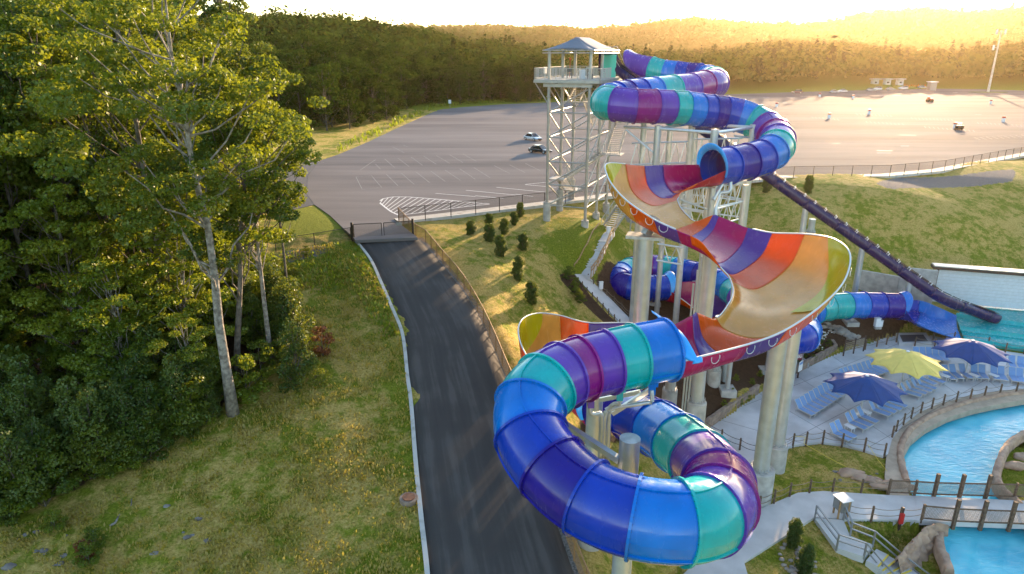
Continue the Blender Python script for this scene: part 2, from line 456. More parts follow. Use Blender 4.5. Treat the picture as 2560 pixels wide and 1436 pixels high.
# ------------------------------------------------------------------ ground material
def ground_mat():
    m, n, l, b = nt('grass_ground')
    geo = n.new('ShaderNodeNewGeometry'); at = n.new('ShaderNodeVertexColor'); at.layer_name = 'mask'
    sep = n.new('ShaderNodeSeparateColor'); l.new(at.outputs['Color'], sep.inputs[0])
    def noise(sc, det=6, rough=0.6):
        t = n.new('ShaderNodeTexNoise'); t.inputs['Scale'].default_value = sc; t.inputs['Detail'].default_value = det; t.inputs['Roughness'].default_value = rough
        l.new(geo.outputs['Position'], t.inputs['Vector']); return t.outputs['Fac']
    def ramp(fac, stops):
        r = n.new('ShaderNodeValToRGB'); el = r.color_ramp.elements
        while len(el) < len(stops): el.new(0.5)
        for e_, (p, c) in zip(el, stops): e_.position = p; e_.color = (*c, 1)
        l.new(fac, r.inputs[0]); return r.outputs[0]
    def mix(f, a, c):
        x = n.new('ShaderNodeMix'); x.data_type = 'RGBA'
        if isinstance(f, float): x.inputs[0].default_value = f
        else: l.new(f, x.inputs[0])
        l.new(a, x.inputs[6]); l.new(c, x.inputs[7]); return x.outputs[2]
    def mth(op, a, c):
        x = n.new('ShaderNodeMath'); x.operation = op; x.use_clamp = True
        for i, q in enumerate((a, c)):
            if isinstance(q, (int, float)): x.inputs[i].default_value = q
            else: l.new(q, x.inputs[i])
        return x.outputs[0]
    big, mid, fine = noise(0.22, 6, 0.7), noise(1.1, 7, 0.7), noise(7.0, 5, 0.7)
    dry = ramp(fine, [(0.30, (0.19, 0.135, 0.036)), (0.50, (0.43, 0.31, 0.085)), (0.72, (0.60, 0.44, 0.17))])
    green = ramp(fine, [(0.28, (0.075, 0.100, 0.008)), (0.5, (0.165, 0.190, 0.016)), (0.75, (0.28, 0.28, 0.03))])
    # share of green from two scales of patches plus the painted lushness
    g = mth('ADD', mth('MULTIPLY', big, 0.55), mth('MULTIPLY', mid, 0.55))
    g = mth('ADD', g, mth('MULTIPLY', mth('SUBTRACT', sep.outputs[1], 0.5), 0.45))
    gr = n.new('ShaderNodeMapRange'); gr.inputs[1].default_value = 0.51; gr.inputs[2].default_value = 0.61; l.new(g, gr.inputs[0])
    c = mix(gr.outputs[0], dry, green)
    soil = ramp(noise(3.2, 8, 0.7), [(0.3, (0.045, 0.026, 0.015)), (0.6, (0.085, 0.05, 0.03)), (0.8, (0.14, 0.09, 0.055))])
    bm = mth('ADD', sep.outputs[0], mth('MULTIPLY', mth('SUBTRACT', mid, 0.5), 0.7))
    br = n.new('ShaderNodeMapRange'); br.inputs[1].default_value = 0.42; br.inputs[2].default_value = 0.6; l.new(bm, br.inputs[0])
    c = mix(br.outputs[0], c, soil)
    grav = ramp(noise(9, 3, 0.8), [(0.35, (0.10, 0.09, 0.085)), (0.65, (0.30, 0.27, 0.25))])
    bl = n.new('ShaderNodeMapRange'); bl.inputs[1].default_value = 0.4; bl.inputs[2].default_value = 0.6; l.new(mth('ADD', sep.outputs[2], mth('MULTIPLY', mth('SUBTRACT', mid, 0.5), 0.6)), bl.inputs[0])
    c = mix(bl.outputs[0], c, grav)
    l.new(c, b.inputs['Base Color']); b.inputs['Roughness'].default_value = 0.95; b.inputs['Specular IOR Level'].default_value = 0.1
    bp = n.new('ShaderNodeBump'); bp.inputs['Strength'].default_value = 0.9; bp.inputs['Distance'].default_value = 0.22
    l.new(mth('ADD', mth('MULTIPLY', fine, 0.6), mth('MULTIPLY', mid, 0.5)), bp.inputs['Height']); l.new(bp.outputs[0], b.inputs['Normal'])
    return m
M['ground'] = ground_mat()

def poly_px(pts): return [GT(x, y)[:2] for x, y in pts]
MULCH = [poly_px(q) for q in (
    [(1400, 688), (1440, 690), (1500, 765), (1570, 830), (1540, 830), (1470, 770), (1405, 705)],
    [(1490, 700), (1520, 650), (1900, 670), (1960, 780), (2130, 770), (2180, 745), (2330, 800), (2250, 830), (2060, 880), (1965, 945), (1900, 960), (1760, 1060), (1640, 1000), (1560, 860), (1560, 800)],
    [(1440, 960), (1700, 950), (1760, 1070), (1700, 1100), (1450, 1080)])]
GRAVEL = [poly_px(q) for q in ([(2190, 460), (2250, 445), (2400, 440), (2545, 425), (2540, 455), (2380, 470), (2230, 475)], [(1560, 520), (1600, 520), (1620, 560), (1560, 560)], [(690, 640), (800, 615), (850, 622), (770, 648), (700, 665)])]
LUSH = [poly_px(q) for q in ([(640, 640), (900, 600), (990, 800), (1000, 880), (900, 720), (760, 700)], [(1380, 560), (1560, 600), (1440, 690), (1380, 640)], [(1920, 1180), (2040, 1210), (2210, 1240), (1930, 1250)], [(2490, 1130), (2600, 1080), (2700, 1240), (2500, 1230)],
                            [(2120, 1300), (2310, 1300), (2290, 1400), (2180, 1330)], [(900, 880), (1020, 930), (1045, 1200), (960, 1050)], [(690, 520), (790, 515), (870, 590), (700, 620)])]

def polar_sheet():
    ths = np.r_[np.arange(-180, -60, 6.0), np.arange(-60, -40, 1.0), np.arange(-40, 40, 0.2), np.arange(40, 60, 1.0), np.arange(60, 180.1, 6.0)]
    rs = np.r_[np.geomspace(3, 14, 10), np.geomspace(15, 130, 330), np.geomspace(132, 420, 110), np.geomspace(430, 5200, 90)]
    T, R = np.meshgrid(np.radians(ths), rs)
    X, Y = R * np.sin(T), R * np.cos(T)
    Zz = H(X.ravel(), Y.ravel()).reshape(X.shape)
    nr, ntc = X.shape
    v = np.c_[X.ravel(), Y.ravel(), Zz.ravel()]
    idx = np.arange(nr * ntc).reshape(nr, ntc)
    q = np.stack([idx[:-1, :-1], idx[:-1, 1:], idx[1:, 1:], idx[1:, :-1]], -1).reshape(-1, 4)[:, ::-1]
    me = bpy.data.meshes.new('ground')
    me.vertices.add(len(v)); me.vertices.foreach_set('co', v.ravel())
    me.loops.add(q.size); me.loops.foreach_set('vertex_index', q.ravel())
    me.polygons.add(len(q)); me.polygons.foreach_set('loop_start', np.arange(0, q.size, 4)); me.polygons.foreach_set('loop_total', np.full(len(q), 4))
    me.polygons.foreach_set('use_smooth', np.ones(len(q), bool))
    me.update(calc_edges=True); me.validate()
    ca = me.color_attributes.new('mask', 'FLOAT_COLOR', 'POINT')
    C = np.zeros((len(v), 4)); C[:, 3] = 1; C[:, 1] = 0.5
    x, y = v[:, 0], v[:, 1]
    rgm = np.random.default_rng(2)
    def soft(p, rad, k=10):
        q = np.array(p); nr = (x > q[:, 0].min() - 4) & (x < q[:, 0].max() + 4) & (y > q[:, 1].min() - 4) & (y < q[:, 1].max() + 4)
        w = np.zeros(nr.sum())
        for _ in range(k):
            dx, dy = rgm.normal(size=2) * rad; w += inpoly(x[nr] + dx, y[nr] + dy, p)
        o_ = np.zeros(len(x)); o_[nr] = w / k; return o_
    for p in MULCH: C[:, 0] = np.maximum(C[:, 0], soft(p, .35))
    for p in GRAVEL: C[:, 2] = np.maximum(C[:, 2], soft(p, .6))
    for p in LUSH: C[:, 1] = np.maximum(C[:, 1], .5 + .5 * soft(p, 1.6, 16))
    far = np.hypot(x, y) > 225
    C[far, 1] = 1.0
    C[:, 0] = np.maximum(C[:, 0], .75 * soft(WOOD, 1.0))
    C[(x < -2) & (y < 72), 1] -= .10
    # hillside right of the tower is duller
    C[(x > 14) & (y > 60) & (y < 130), 1] -= 0.34
    ca.data.foreach_set('color', C.ravel())
    me.materials.append(M['ground'])
    o = link('ground', me); o['kind'] = 'structure'
    return o
WOOD = poly_px([(0, 1310), (110, 1280), (230, 1230), (330, 1170), (450, 1085), (560, 1035), (630, 990), (690, 930), (725, 860), (710, 780), (680, 720), (640, 700), (640, 560), (560, 500), (0, 480), (-500, 500), (-600, 1400)])
polar_sheet()

# ------------------------------------------------------------------ paved surfaces
def asphalt(name, c0, c1, rough, scale=0.35, streak=None, spec=0.5):
    m, n, l, b = nt(name)
    geo = n.new('ShaderNodeNewGeometry'); mp = n.new('ShaderNodeMapping')
    l.new(geo.outputs['Position'], mp.inputs[0])
    if streak: mp.inputs['Rotation'].default_value = (0, 0, streak[0]); mp.inputs['Scale'].default_value = (streak[1], streak[2], 1)
    a = n.new('ShaderNodeTexNoise'); a.inputs['Scale'].default_value = scale; a.inputs['Detail'].default_value = 6; a.inputs['Roughness'].default_value = 0.65
    l.new(mp.outputs[0], a.inputs['Vector'])
    f = n.new('ShaderNodeTexNoise'); f.inputs['Scale'].default_value = 40; f.inputs['Detail'].default_value = 3; l.new(geo.outputs['Position'], f.inputs['Vector'])
    mx = n.new('ShaderNodeMath'); mx.operation = 'MULTIPLY_ADD'; l.new(f.outputs[0], mx.inputs[0]); mx.inputs[1].default_value = 0.25; l.new(a.outputs[0], mx.inputs[2])
    r = n.new('ShaderNodeValToRGB'); r.color_ramp.elements[0].position = 0.45; r.color_ramp.elements[1].position = 0.8
    r.color_ramp.elements[0].color = (*c0, 1); r.color_ramp.elements[1].color = (*c1, 1)
    l.new(mx.outputs[0], r.inputs[0]); l.new(r.outputs[0], b.inputs['Base Color'])
    b.inputs['Roughness'].default_value = rough; b.inputs['Specular IOR Level'].default_value = spec
    bp = n.new('ShaderNodeBump'); bp.inputs['Strength'].default_value = 0.35; bp.inputs['Distance'].default_value = 0.02
    l.new(f.outputs[0], bp.inputs['Height']); l.new(bp.outputs[0], b.inputs['Normal'])
    return m
M['lot'] = asphalt('grey_asphalt', (0.125, 0.119, 0.121), (0.23, 0.212, 0.208), 0.9, 0.06, (0.15, 0.25, 1.6), 0.005)
M['road'] = asphalt('dark_asphalt', (0.026, 0.022, 0.022), (0.068, 0.056, 0.053), 0.7, 0.5, (-0.25, 1.6, 0.10))
M['kerb'] = mat('kerb_concrete', (0.50, 0.48, 0.45), rough=0.85, col2=(0.30, 0.28, 0.25), vscale=1.3, lo=.5, hi=.75)
M['walk'] = mat('walk_concrete', (0.52, 0.51, 0.50), rough=0.8, var=0.10, vscale=0.8, bump=0.1, bscale=12)
M['deck'] = mat('pool_deck_concrete', (0.54, 0.53, 0.53), rough=0.75, var=0.2, vscale=0.4, bump=0.1, bscale=14)
M['tandeck'] = mat('tan_deck_concrete', (0.42, 0.33, 0.24), rough=0.8, var=0.14, vscale=1.5)
M['paint'] = mat('white_paint', (0.66, 0.66, 0.66), rough=0.9, spec=0.02, var=0.15, vscale=6)
M['wornpaint'] = mat('worn_paint', (0.28, 0.275, 0.27), rough=0.9, spec=0.02, var=0.25, vscale=3)

def tri_sheet(name, poly, z, mat_, kind='structure', depth=0.12, parent=None):
    """flat polygon slab, top at z"""
    bm = bmesh.new()
    vs = [bm.verts.new((p[0], p[1], z)) for p in poly]
    f = bm.faces.new(vs)
    if f.normal.z < 0: f.normal_flip()
    f.normal_update()
    if f.normal.z < 0: f.normal_flip()
    res = bmesh.ops.extrude_face_region(bm, geom=[f])
    dn = [g for g in res['geom'] if isinstance(g, bmesh.types.BMVert)]
    for v_ in dn: v_.co.z -= depth
    bmesh.ops.recalc_face_normals(bm, faces=bm.faces)
    bmesh.ops.triangulate(bm, faces=bm.faces)
    me = bpy.data.meshes.new(name); bm.to_mesh(me); bm.free(); me.materials.append(mat_)
    o = link(name, me, (0, 0, 0), parent)
    if parent is not None: o.location = tuple(-WL[parent.name])
    if kind and parent is None: o['kind'] = kind
    return o

tri_sheet('parking_lot', lot_poly, LOT, M['lot'], depth=0.3)
tri_sheet('side_lot', [G(x, y, LOT - .02)[:2] for x, y in ((767, 485), (770, 440), (800, 402), (720, 400), (600, 430), (560, 520), (736, 524), (786, 512))], LOT - 0.012, M['road'], depth=0.3)

def strip(name, A, B, mat_, thick=0.10, parent=None, kind='structure', lift=0.0):
    """sheet between two matching polylines with skirts"""
    A, B = np.asarray(A), np.asarray(B)
    mb = MB()
    dz = np.array([0, 0, thick]); up = np.array([0, 0, lift])
    mb.grid(np.array([A - dz, A + up, B + up, B - dz]).transpose(1, 0, 2))
    o = mb.build(name, mat_, parent, org=(0, 0, 0) if parent is None else None)
    if kind and parent is None: o['kind'] = kind
    return o
def resamp(p, n):
    p = np.asarray(p, float); d = np.r_[0, np.cumsum(np.linalg.norm(np.diff(p, axis=0), axis=1))]
    t = np.linspace(0, d[-1], n); return np.array([np.interp(t, d, p[:, k]) for k in range(p.shape[1])]).T
def offset(p, d):
    p = np.asarray(p, float); t = np.gradient(p[:, :2], axis=0); t /= np.linalg.norm(t, axis=1)[:, None] + 1e-9
    q = p.copy(); q[:, 0] += -t[:, 1] * d; q[:, 1] += t[:, 0] * d; return q
def road_surface():
    """worn tarmac: wheel tracks and drag marks follow the lane, dusty edges"""
    m, n, l, b = nt('worn_tarmac')
    at = n.new('ShaderNodeVertexColor'); at.layer_name = 'across'; geo = n.new('ShaderNodeNewGeometry')
    mp = n.new('ShaderNodeMapping'); mp.inputs['Scale'].default_value = (9, 3.6, 1); l.new(at.outputs[0], mp.inputs[0])
    a = n.new('ShaderNodeTexNoise'); a.inputs['Scale'].default_value = 1.3; a.inputs['Detail'].default_value = 7; a.inputs['Roughness'].default_value = .6; l.new(mp.outputs[0], a.inputs['Vector'])
    c = n.new('ShaderNodeTexNoise'); c.inputs['Scale'].default_value = .35; c.inputs['Detail'].default_value = 6; l.new(geo.outputs['Position'], c.inputs['Vector'])
    f = n.new('ShaderNodeTexNoise'); f.inputs['Scale'].default_value = 30; f.inputs['Detail'].default_value = 3; l.new(geo.outputs['Position'], f.inputs['Vector'])
    s1 = n.new('ShaderNodeMath'); s1.operation = 'MULTIPLY_ADD'; l.new(c.outputs[0], s1.inputs[0]); s1.inputs[1].default_value = .55; l.new(a.outputs[0], s1.inputs[2])
    s2 = n.new('ShaderNodeMath'); s2.operation = 'MULTIPLY_ADD'; l.new(f.outputs[0], s2.inputs[0]); s2.inputs[1].default_value = .18; l.new(s1.outputs[0], s2.inputs[2])
    r = n.new('ShaderNodeValToRGB'); e_ = r.color_ramp.elements; e_.new(.5)
    for q, (p_, k) in zip(e_, ((.50, (.042, .036, .035)), (.86, (.057, .050, .047)), (1.2, (.085, .075, .070)))): q.position = p_; q.color = (*k, 1)
    l.new(s2.outputs[0], r.inputs[0]); l.new(r.outputs[0], b.inputs['Base Color']); b.inputs['Roughness'].default_value = .8; b.inputs['Specular IOR Level'].default_value = .25
    bp = n.new('ShaderNodeBump'); bp.inputs['Strength'].default_value = .4; bp.inputs['Distance'].default_value = .02; l.new(f.outputs[0], bp.inputs['Height']); l.new(bp.outputs[0], b.inputs['Normal'])
    return m
rl, rr_ = resamp(road_l, 90), resamp(road_r, 90)
mid = []
for k in range(9):
    f = k / 8
    q = rl * (1 - f) + rr_ * f; q[:, 2] += 0.10 * math.sin(math.pi * f)
    mid.append(q)
mb = MB()
arr = np.array([rl - [0, 0, .3]] + mid + [rr_ - [0, 0, .3]]).transpose(1, 0, 2)
mb.grid(arr)
o = mb.build('service_road', None, org=(0, 0, 0), smooth=True); o['kind'] = 'structure'
o.data.materials.clear(); o.data.materials.append(road_surface())
ca = o.data.color_attributes.new('across', 'FLOAT_COLOR', 'POINT')
nc = arr.shape[1]; vals = np.zeros((arr.shape[0] * nc, 4)); vals[:, 0] = np.tile(np.r_[0, np.linspace(0, 1, nc - 2), 1], arr.shape[0]); vals[:, 1] = np.repeat(np.linspace(0, 1, arr.shape[0]), nc); vals[:, 3] = 1
ca.data.foreach_set('color', vals.ravel())
kl = offset(rl, -0.12)
mb = MB(); a = offset(rl, -0.16); b2 = offset(rl, 0.10)
for q in (a, b2): q[:, 2] += 0.10
mb.grid(np.array([a - [0, 0, .4], a, b2, b2 - [0, 0, .4]]).transpose(1, 0, 2))
o = mb.build('road_kerb', M['kerb'], org=(0, 0, 0)); o['kind'] = 'structure'
# loose gravel shoulder between road and fence
sh = offset(rr_, -0.55) if np.linalg.norm(offset(rr_, -0.55)[5] - rl[5]) > np.linalg.norm(offset(rr_, .55)[5] - rl[5]) else offset(rr_, 0.55)
M['gravel'] = mat('road_gravel', (0.06, 0.055, 0.05), rough=0.95, col2=(0.2, 0.18, 0.165), vscale=9, bump=0.6, bscale=14)
ss = strip('road_shoulder', rr_ + [0, 0, -.02], sh + [0, 0, -.05], M['gravel'], 0.3)

# pale walk along the edge of the lot
ed = resamp(np.array([[*G(x, y, LOT)[:2], LOT + 0.10] for x, y in LOT_NEAR]), 120)
o1, o2 = offset(ed, 1.7), offset(ed, -1.7)
edo = o1 if o1[60, 1] < o2[60, 1] else o2
strip('lot_walk', ed, edo, M['kerb'], 0.4)
lot_front = edo
# ------------------------------------------------------------------ the raft slide
TR = 1.4
CYC = ['purple', 'teal', 'blue', 'navy', 'indigo', 'navy', 'blue', 'teal', 'purple', 'magenta']
slide = thing('raft_slide', 'long winding raft slide of rainbow tubes and orange, cream and yellow bowls', 'water slide', (14.0, 40.0, 2.0))
UP = np.array([0, 0, 1.0])

def frame(path, i):
    t = path[min(i + 1, len(path) - 1)] - path[max(i - 1, 0)]
    t = t / np.linalg.norm(t)
    s = np.cross(t, UP); s /= np.linalg.norm(s)
    return t, s, np.cross(s, t)

def ring(c, s, u, r, n, a0=0.0, a1=2 * math.pi, closed=True):
    k = n if closed else n + 1
    a = a0 + (a1 - a0) * np.arange(k) / n
    return c + np.outer(np.cos(a), s) * r + np.outer(np.sin(a), u) * r

NR = 36
def tube(ctrl, colors, per=7, seams=True, bolts=False):
    """one fibreglass section per interval of the control path"""
    path = catmull(np.array(ctrl), per)
    for k in range(len(ctrl) - 1):
        i0, i1 = k * per, (k + 1) * per
        col = M[colors[k]]
        mb = MB()
        rows = [ring(path[i], *frame(path, i)[1:], TR, NR) for i in range(i0, i1 + 1)]
        A = np.array(rows); A = np.concatenate([A, A[:, :1]], axis=1)
        mb.grid(A, flip=True)
        sec = mb.build('tube_section', col, slide, smooth=True)
        fl = MB()
        t, s, u = frame(path, i0)
        # bolted ring flange standing proud of the joint
        for dd, w in ((0.0, 0.05),):
            a = ring(path[i0] - t * w, s, u, TR + 0.003, NR); b = ring(path[i0] - t * w, s, u, TR + 0.10, NR)
            c = ring(path[i0] + t * w, s, u, TR + 0.10, NR); d = ring(path[i0] + t * w, s, u, TR + 0.003, NR)
            B = np.array([a, b, c, d]); B = np.concatenate([B, B[:, :1]], axis=1)
            fl.grid(B)
        if seams:
            for ang in (math.radians(-24), math.radians(204), math.radians(78)):
                rws = []
                for i in range(i0, i1 + 1):
                    t, s, u = frame(path, i)
                    d = s * math.cos(ang) + u * math.sin(ang)
                    e = -s * math.sin(ang) + u * math.cos(ang)
                    p = path[i]
                    rws.append([p + d * (TR - .01) - e * .03, p + d * (TR + .065) - e * .03, p + d * (TR + .065) + e * .03, p + d * (TR - .01) + e * .03])
                fl.grid(np.array(rws))
        fl.build('flange', col, sec)
        if bolts:
            t, s, u = frame(path, i0); bm_ = MB()
            for q in range(40):
                a_ = 2 * math.pi * q / 40; d = s * math.cos(a_) + u * math.sin(a_); p = path[i0] + d * (TR + .062)
                bm_.cyl(p - t * .066, p + t * .066, .014, n=5)
            o_ = bm_.build('bolt_ring', M['darkmetal'], sec); o_['kind'] = 'stuff'
    return path

def mouth(path, end):
    i = len(path) - 1 if end else 0
    t, s, u = frame(path, i)
    c = path[i]
    return c, t, s, u

def hood(c, t, s, u, sign, color='sky', reach=0.6, flare=0.36, lean=0.0):
    """crescent visor over a tube mouth; sign +1 opens along t"""
    t = t * sign
    rows = []
    n = 30
    for j in range(n + 1):
        a = math.radians(-14 + 208 * j / n) + lean
        f = max(0.0, math.sin(math.pi * j / n)) ** 0.9
        d = s * math.cos(a) + u * math.sin(a)
        w = 0.10 + flare * f; g = 0.06 + reach * f
        rows.append([c + d * (TR + .05) - t * .10, c + d * (TR + .08 + w * .35) + t * g * .55, c + d * (TR + .05 + w) + t * g * .85, c + d * (TR + .02 + w) + t * g,
                     c + d * (TR - .04 + w * .9) + t * (g * .98), c + d * (TR - .05 + w * .2) + t * g * .6, c + d * (TR - .06) + t * .02])
    mb = MB(); A = np.array(rows); mb.grid(A, flip=sign > 0)
    mb.build('hood', M[color], slide, smooth=True)

def prof(Lp, F, R, n, round_=0.29):
    """cross-section from left rim over the floor to the right rim"""
    q1 = np.array([Lp[0] + (F[0] - Lp[0]) * round_, Lp[1] + (F[1] - Lp[1]) * round_, F[2] + (Lp[2] - F[2]) * round_])
    q3 = np.array([R[0] + (F[0] - R[0]) * round_, R[1] + (F[1] - R[1]) * round_, F[2] + (R[2] - F[2]) * round_])
    pts = np.array([Lp, q1, F, q3, R])
    c = catmull(pts, 24)
    d = np.r_[0, np.cumsum(np.linalg.norm(np.diff(c, axis=0), axis=1))]
    return np.array([np.interp(np.linspace(0, d[-1], n + 1), d, c[:, k]) for k in range(3)]).T

def bowl(stations, bands, colour, NU=40, SUB=10):
    """stations: (L, F, R) triples; bands: list of (start station, end station, name)"""
    prs = np.array([prof(*map(np.asarray, st), NU) for st in stations])
    full = np.array([catmull(prs[:, j], SUB) for j in range(NU + 1)]).transpose(1, 0, 2)
    for a, b, nm in bands:
        groups = {}
        for i in range(a * SUB, b * SUB):
            for j in range(NU):
                c = colour(i / SUB, (j + 0.5) / NU, nm)
                groups.setdefault(c, []).append((i, j))
        for c, cells in groups.items():
            ids, vs, fs = {}, [], []
            for i, j in cells:
                q = []
                for ii, jj in ((i, j), (i, j + 1), (i + 1, j + 1), (i + 1, j)):
                    if (ii, jj) not in ids:
                        ids[(ii, jj)] = len(vs); vs.append(full[ii, jj])
                    q.append(ids[(ii, jj)])
                fs.append(tuple(q))
            mb = MB(); mb.add(vs, fs)
            o = mb.build('bowl_panel', M[c], slide, smooth=True)
            sm = o.modifiers.new('thickness', 'SOLIDIFY'); sm.thickness = 0.05; sm.offset = -1
    return full

def rim_pipe(curve, r=0.05, off=0.10):
    mb = MB(); mb.sweep(curve + np.array([0, 0, off * 0.2]), r, 6)
    mb.build('rim_pipe', M['whitepipe'], slide, smooth=True)

def chan(px, py, Z): return P(px, py, Z)

# --- upper tube, 36 sections from the tower to the first bowl
T1 = [(1590, 168, 80.2), (1630, 175, 79), (1660, 183, 78.5), (1692, 186, 78), (1720, 190, 77.5), (1748, 192, 77), (1769, 197, 76), (1785, 202, 73.6),
      (1787, 209, 70.5), (1761, 213, 69), (1727, 221, 67.5), (1682, 226, 66), (1636, 232, 64.5), (1600, 236, 63.3), (1568, 241, 62.3), (1542, 246, 61.4),
      (1524, 251, 60.5), (1518, 257, 59.0), (1541, 261, 57.8), (1587, 266, 57.6), (1636, 267, 58), (1677, 269, 58.5), (1711, 271, 59), (1747, 276, 59.5),
      (1777, 279, 60), (1812, 283, 60.3), (1848, 290, 60.3), (1885, 303, 60), (1914, 320, 59), (1935, 338, 57.8), (1943, 352, 56.6), (1941, 367, 55.5),
      (1930, 380, 54.8), (1906, 394, 54.2), (1868, 405, 53.4), (1824, 414, 52.6), (1782, 420, 51.8)]
C1 = [CYC[i % 10] for i in range(36)]
p1 = tube([P(*q) for q in T1], C1)

# --- second tube, the coil in front
T2 = [(1666, 875, 31), (1586, 890, 30.5), (1519, 905, 30), (1455, 921, 29.5), (1408, 938, 28.9), (1364, 963, 28.2), (1326, 1012, 27.3), (1328, 1088, 26.3),
      (1381, 1170, 25.2), (1468, 1245, 24.2), (1586, 1292, 23.4), (1703, 1305, 23.3), (1768, 1288, 23.9), (1795, 1258, 25.1), (1795, 1212, 27), (1752, 1155, 29.8),
      (1700, 1110, 31.9), (1645, 1072, 34.2), (1580, 1040, 37), (1505, 1020, 39.5)]
C2 = ['blue', 'teal', 'purple', 'magenta', 'purple', 'teal', 'blue', 'navy', 'indigo', 'navy', 'blue', 'teal', 'purple', 'magenta', 'purple', 'teal', 'blue', 'navy', 'indigo']
p2 = tube([P(*q) for q in T2], C2, per=9, bolts=True)

# --- third tube, low behind the big pillars
T3 = [(1740, 850, 53), (1795, 850, 54.5), (1845, 838, 58), (1872, 806, 62.5), (1868, 770, 66.5), (1850, 745, 69.5), (1828, 725, 71.8), (1800, 708, 73.5), (1770, 696, 74.8), (1742, 688, 75.8),
      (1715, 682, 76.7), (1688, 675, 77.7), (1660, 671, 78.4), (1632, 669, 78.9), (1604, 669, 78.9), (1576, 675, 78.2), (1555, 686, 76.9), (1546, 699, 75.4), (1552, 711, 74.2), (1575, 718, 73.5), (1602, 721, 73.4), (1633, 721, 73.7), (1662, 720, 74.1)]
C3 = ['blue', 'teal', 'purple', 'magenta', 'magenta', 'purple', 'teal', 'blue', 'blue', 'navy', 'indigo', 'navy', 'blue', 'teal', 'purple', 'magenta', 'purple', 'teal', 'blue', 'navy', 'indigo', 'navy', 'navy']
C3 = ['blue', 'teal', 'purple', 'magenta', 'purple', 'teal', 'blue', 'navy', 'indigo', 'navy', 'blue', 'teal', 'purple', 'magenta', 'purple', 'teal', 'blue', 'navy', 'indigo', 'navy', 'navy', 'navy']
p3 = tube([P(*q) for q in T3], C3)

# --- last tube down to the splash lane
T4 = [(23.4, 60.4, 5.2), (23.9, 58.5, 5.1), (25.3, 57.5, 5.05), (26.9, 58.1, 5.0), (27.8, 59.8, 4.95), (28.4, 61.8, 4.9), (29.4, 63.8, 4.8), (31.0, 65.6, 4.75), (33.0, 66.8, 4.7), (35.3, 67.5, 4.6), (37.3, 67.9, 4.5), (39.3, 68.2, 4.35), (41.3, 68.4, 4.2)]
C4 = ['blue', 'navy', 'navy', 'blue', 'blue', 'navy', 'blue', 'teal', 'teal', 'blue', 'navy', 'indigo']
p4 = tube(T4, C4)

for (pp, end, sg, cl, rc, fl_, ln) in ((p1, True, 1, 'sky', .30, .34, 0.12), (p2, True, 1, 'sky', .5, .3, 0), (p3, True, 1, 'sky', .55, .30, 0.0),
                          (p3, False, -1, 'sky', .5, .2, 0), (p4, False, -1, 'sky', .5, .2, 0), (p4, True, 1, 'blue', .75, .12, 0), (p1, False, -1, 'purple', 1.5, .25, 0)):
    hood(*mouth(pp, end), sg, cl, rc, fl_, ln)

# long blade-shaped visor lying over the mouth of the front coil
bl_c = catmull([P(*q) for q in ((1634, 788, 32.2), (1650, 798, 31.9), (1675, 824, 31.1), (1697, 856, 30.3), (1716, 882, 29.8), (1733, 897, 29.5), (1747, 901, 29.5))], 6)
c_, t_, s_, u_ = mouth(p2, False)
rows = []
for i, q in enumerate(bl_c):
    f = i / (len(bl_c) - 1); w = 0.03 + 0.36 * math.sin(math.pi * min(1, f * 1.12) ** .9) ** .8 if f < .85 else .16 + .10 * (1 - f) / .15
    if f == 1: w = .05
    ax = c_ + t_ * np.dot(q - c_, t_); d = (q - ax) / np.linalg.norm(q - ax)
    wd = t_ * .8 - np.cross(t_, d) * .6
    q = q + d * .14
    rows.append([q - wd * w, q - wd * w * .5 + d * .10, q + d * .15, q + wd * w * .5 + d * .10, q + wd * w, q + wd * w * .4 - d * .05, q - wd * w * .4 - d * .05, q - wd * w])
mb = MB(); mb.grid(np.array(rows)); mb.build('hood', M['sky'], slide, smooth=True)

def mst(path, end):
    c, t, s, u = mouth(path, end)
    a = math.radians(2)
    return (c - s * TR * math.cos(a) + u * TR * math.sin(a), c - u * TR, c + s * TR * math.cos(a) + u * TR * math.sin(a))

# --- first and second bowl: (left rim, floor, right rim) seen along the flow
ST = [((1712, 474, 49.2), (1684, 482, 49.4), (1658, 413, 50.8)),
      ((1697, 494, 48.4), (1650, 494, 48.4), (1611, 415, 49.6)),
      ((1694, 500, 48.0), (1628, 514, 47.0), (1563, 411, 48.2)),
      ((1696, 508, 47.5), (1610, 528, 45.9), (1516, 411, 46.6)),
      ((1703, 522, 46.8), (1620, 545, 45.0), (1518, 440, 45.0)),
      ((1720, 541, 45.8), (1640, 562, 44.3), (1538, 473, 43.6)),
      ((1740, 553, 45.2), (1668, 576, 43.9), (1572, 507, 42.4)),
      ((1783, 538, 45.3), (1715, 595, 43.4), (1635, 549, 41.1)),
      ((1797, 541, 45.3), (1747, 609, 43.0), (1693, 576, 40.5)),
      ((1835, 556, 44.9), (1780, 631, 42.5), (1747, 600, 40.2)),
      ((1870, 570, 44.3), (1812, 654, 41.8), (1776, 632, 40.5)),
      ((1931, 583, 43.5), (1842, 684, 41.2), (1801, 668, 40.9)),
      ((2012, 586, 42.0), (1895, 722, 39.8), (1822, 692, 40.2)),
      ((2082, 598, 40.0), (1925, 747, 38.7), (1831, 715, 39.3)),
      ((2124, 634, 37.8), (1932, 768, 37.8), (1832, 733, 38.3)),
      ((2112, 700, 36.3), (1922, 795, 36.6), (1824, 756, 37.0)),
      ((2057, 762, 34.6), (1890, 846, 35.0), (1790, 796, 35.3)),
      ((1966, 825, 32.9), (1818, 890, 33.8), (1743, 782, 34.2)),
      ((1874, 861, 31.9), (1768, 908, 32.9), (1731, 789, 33.7))]
st12 = [mst(p1, True)] + [tuple(P(*q) for q in s) for s in ST] + [mst(p2, False)]
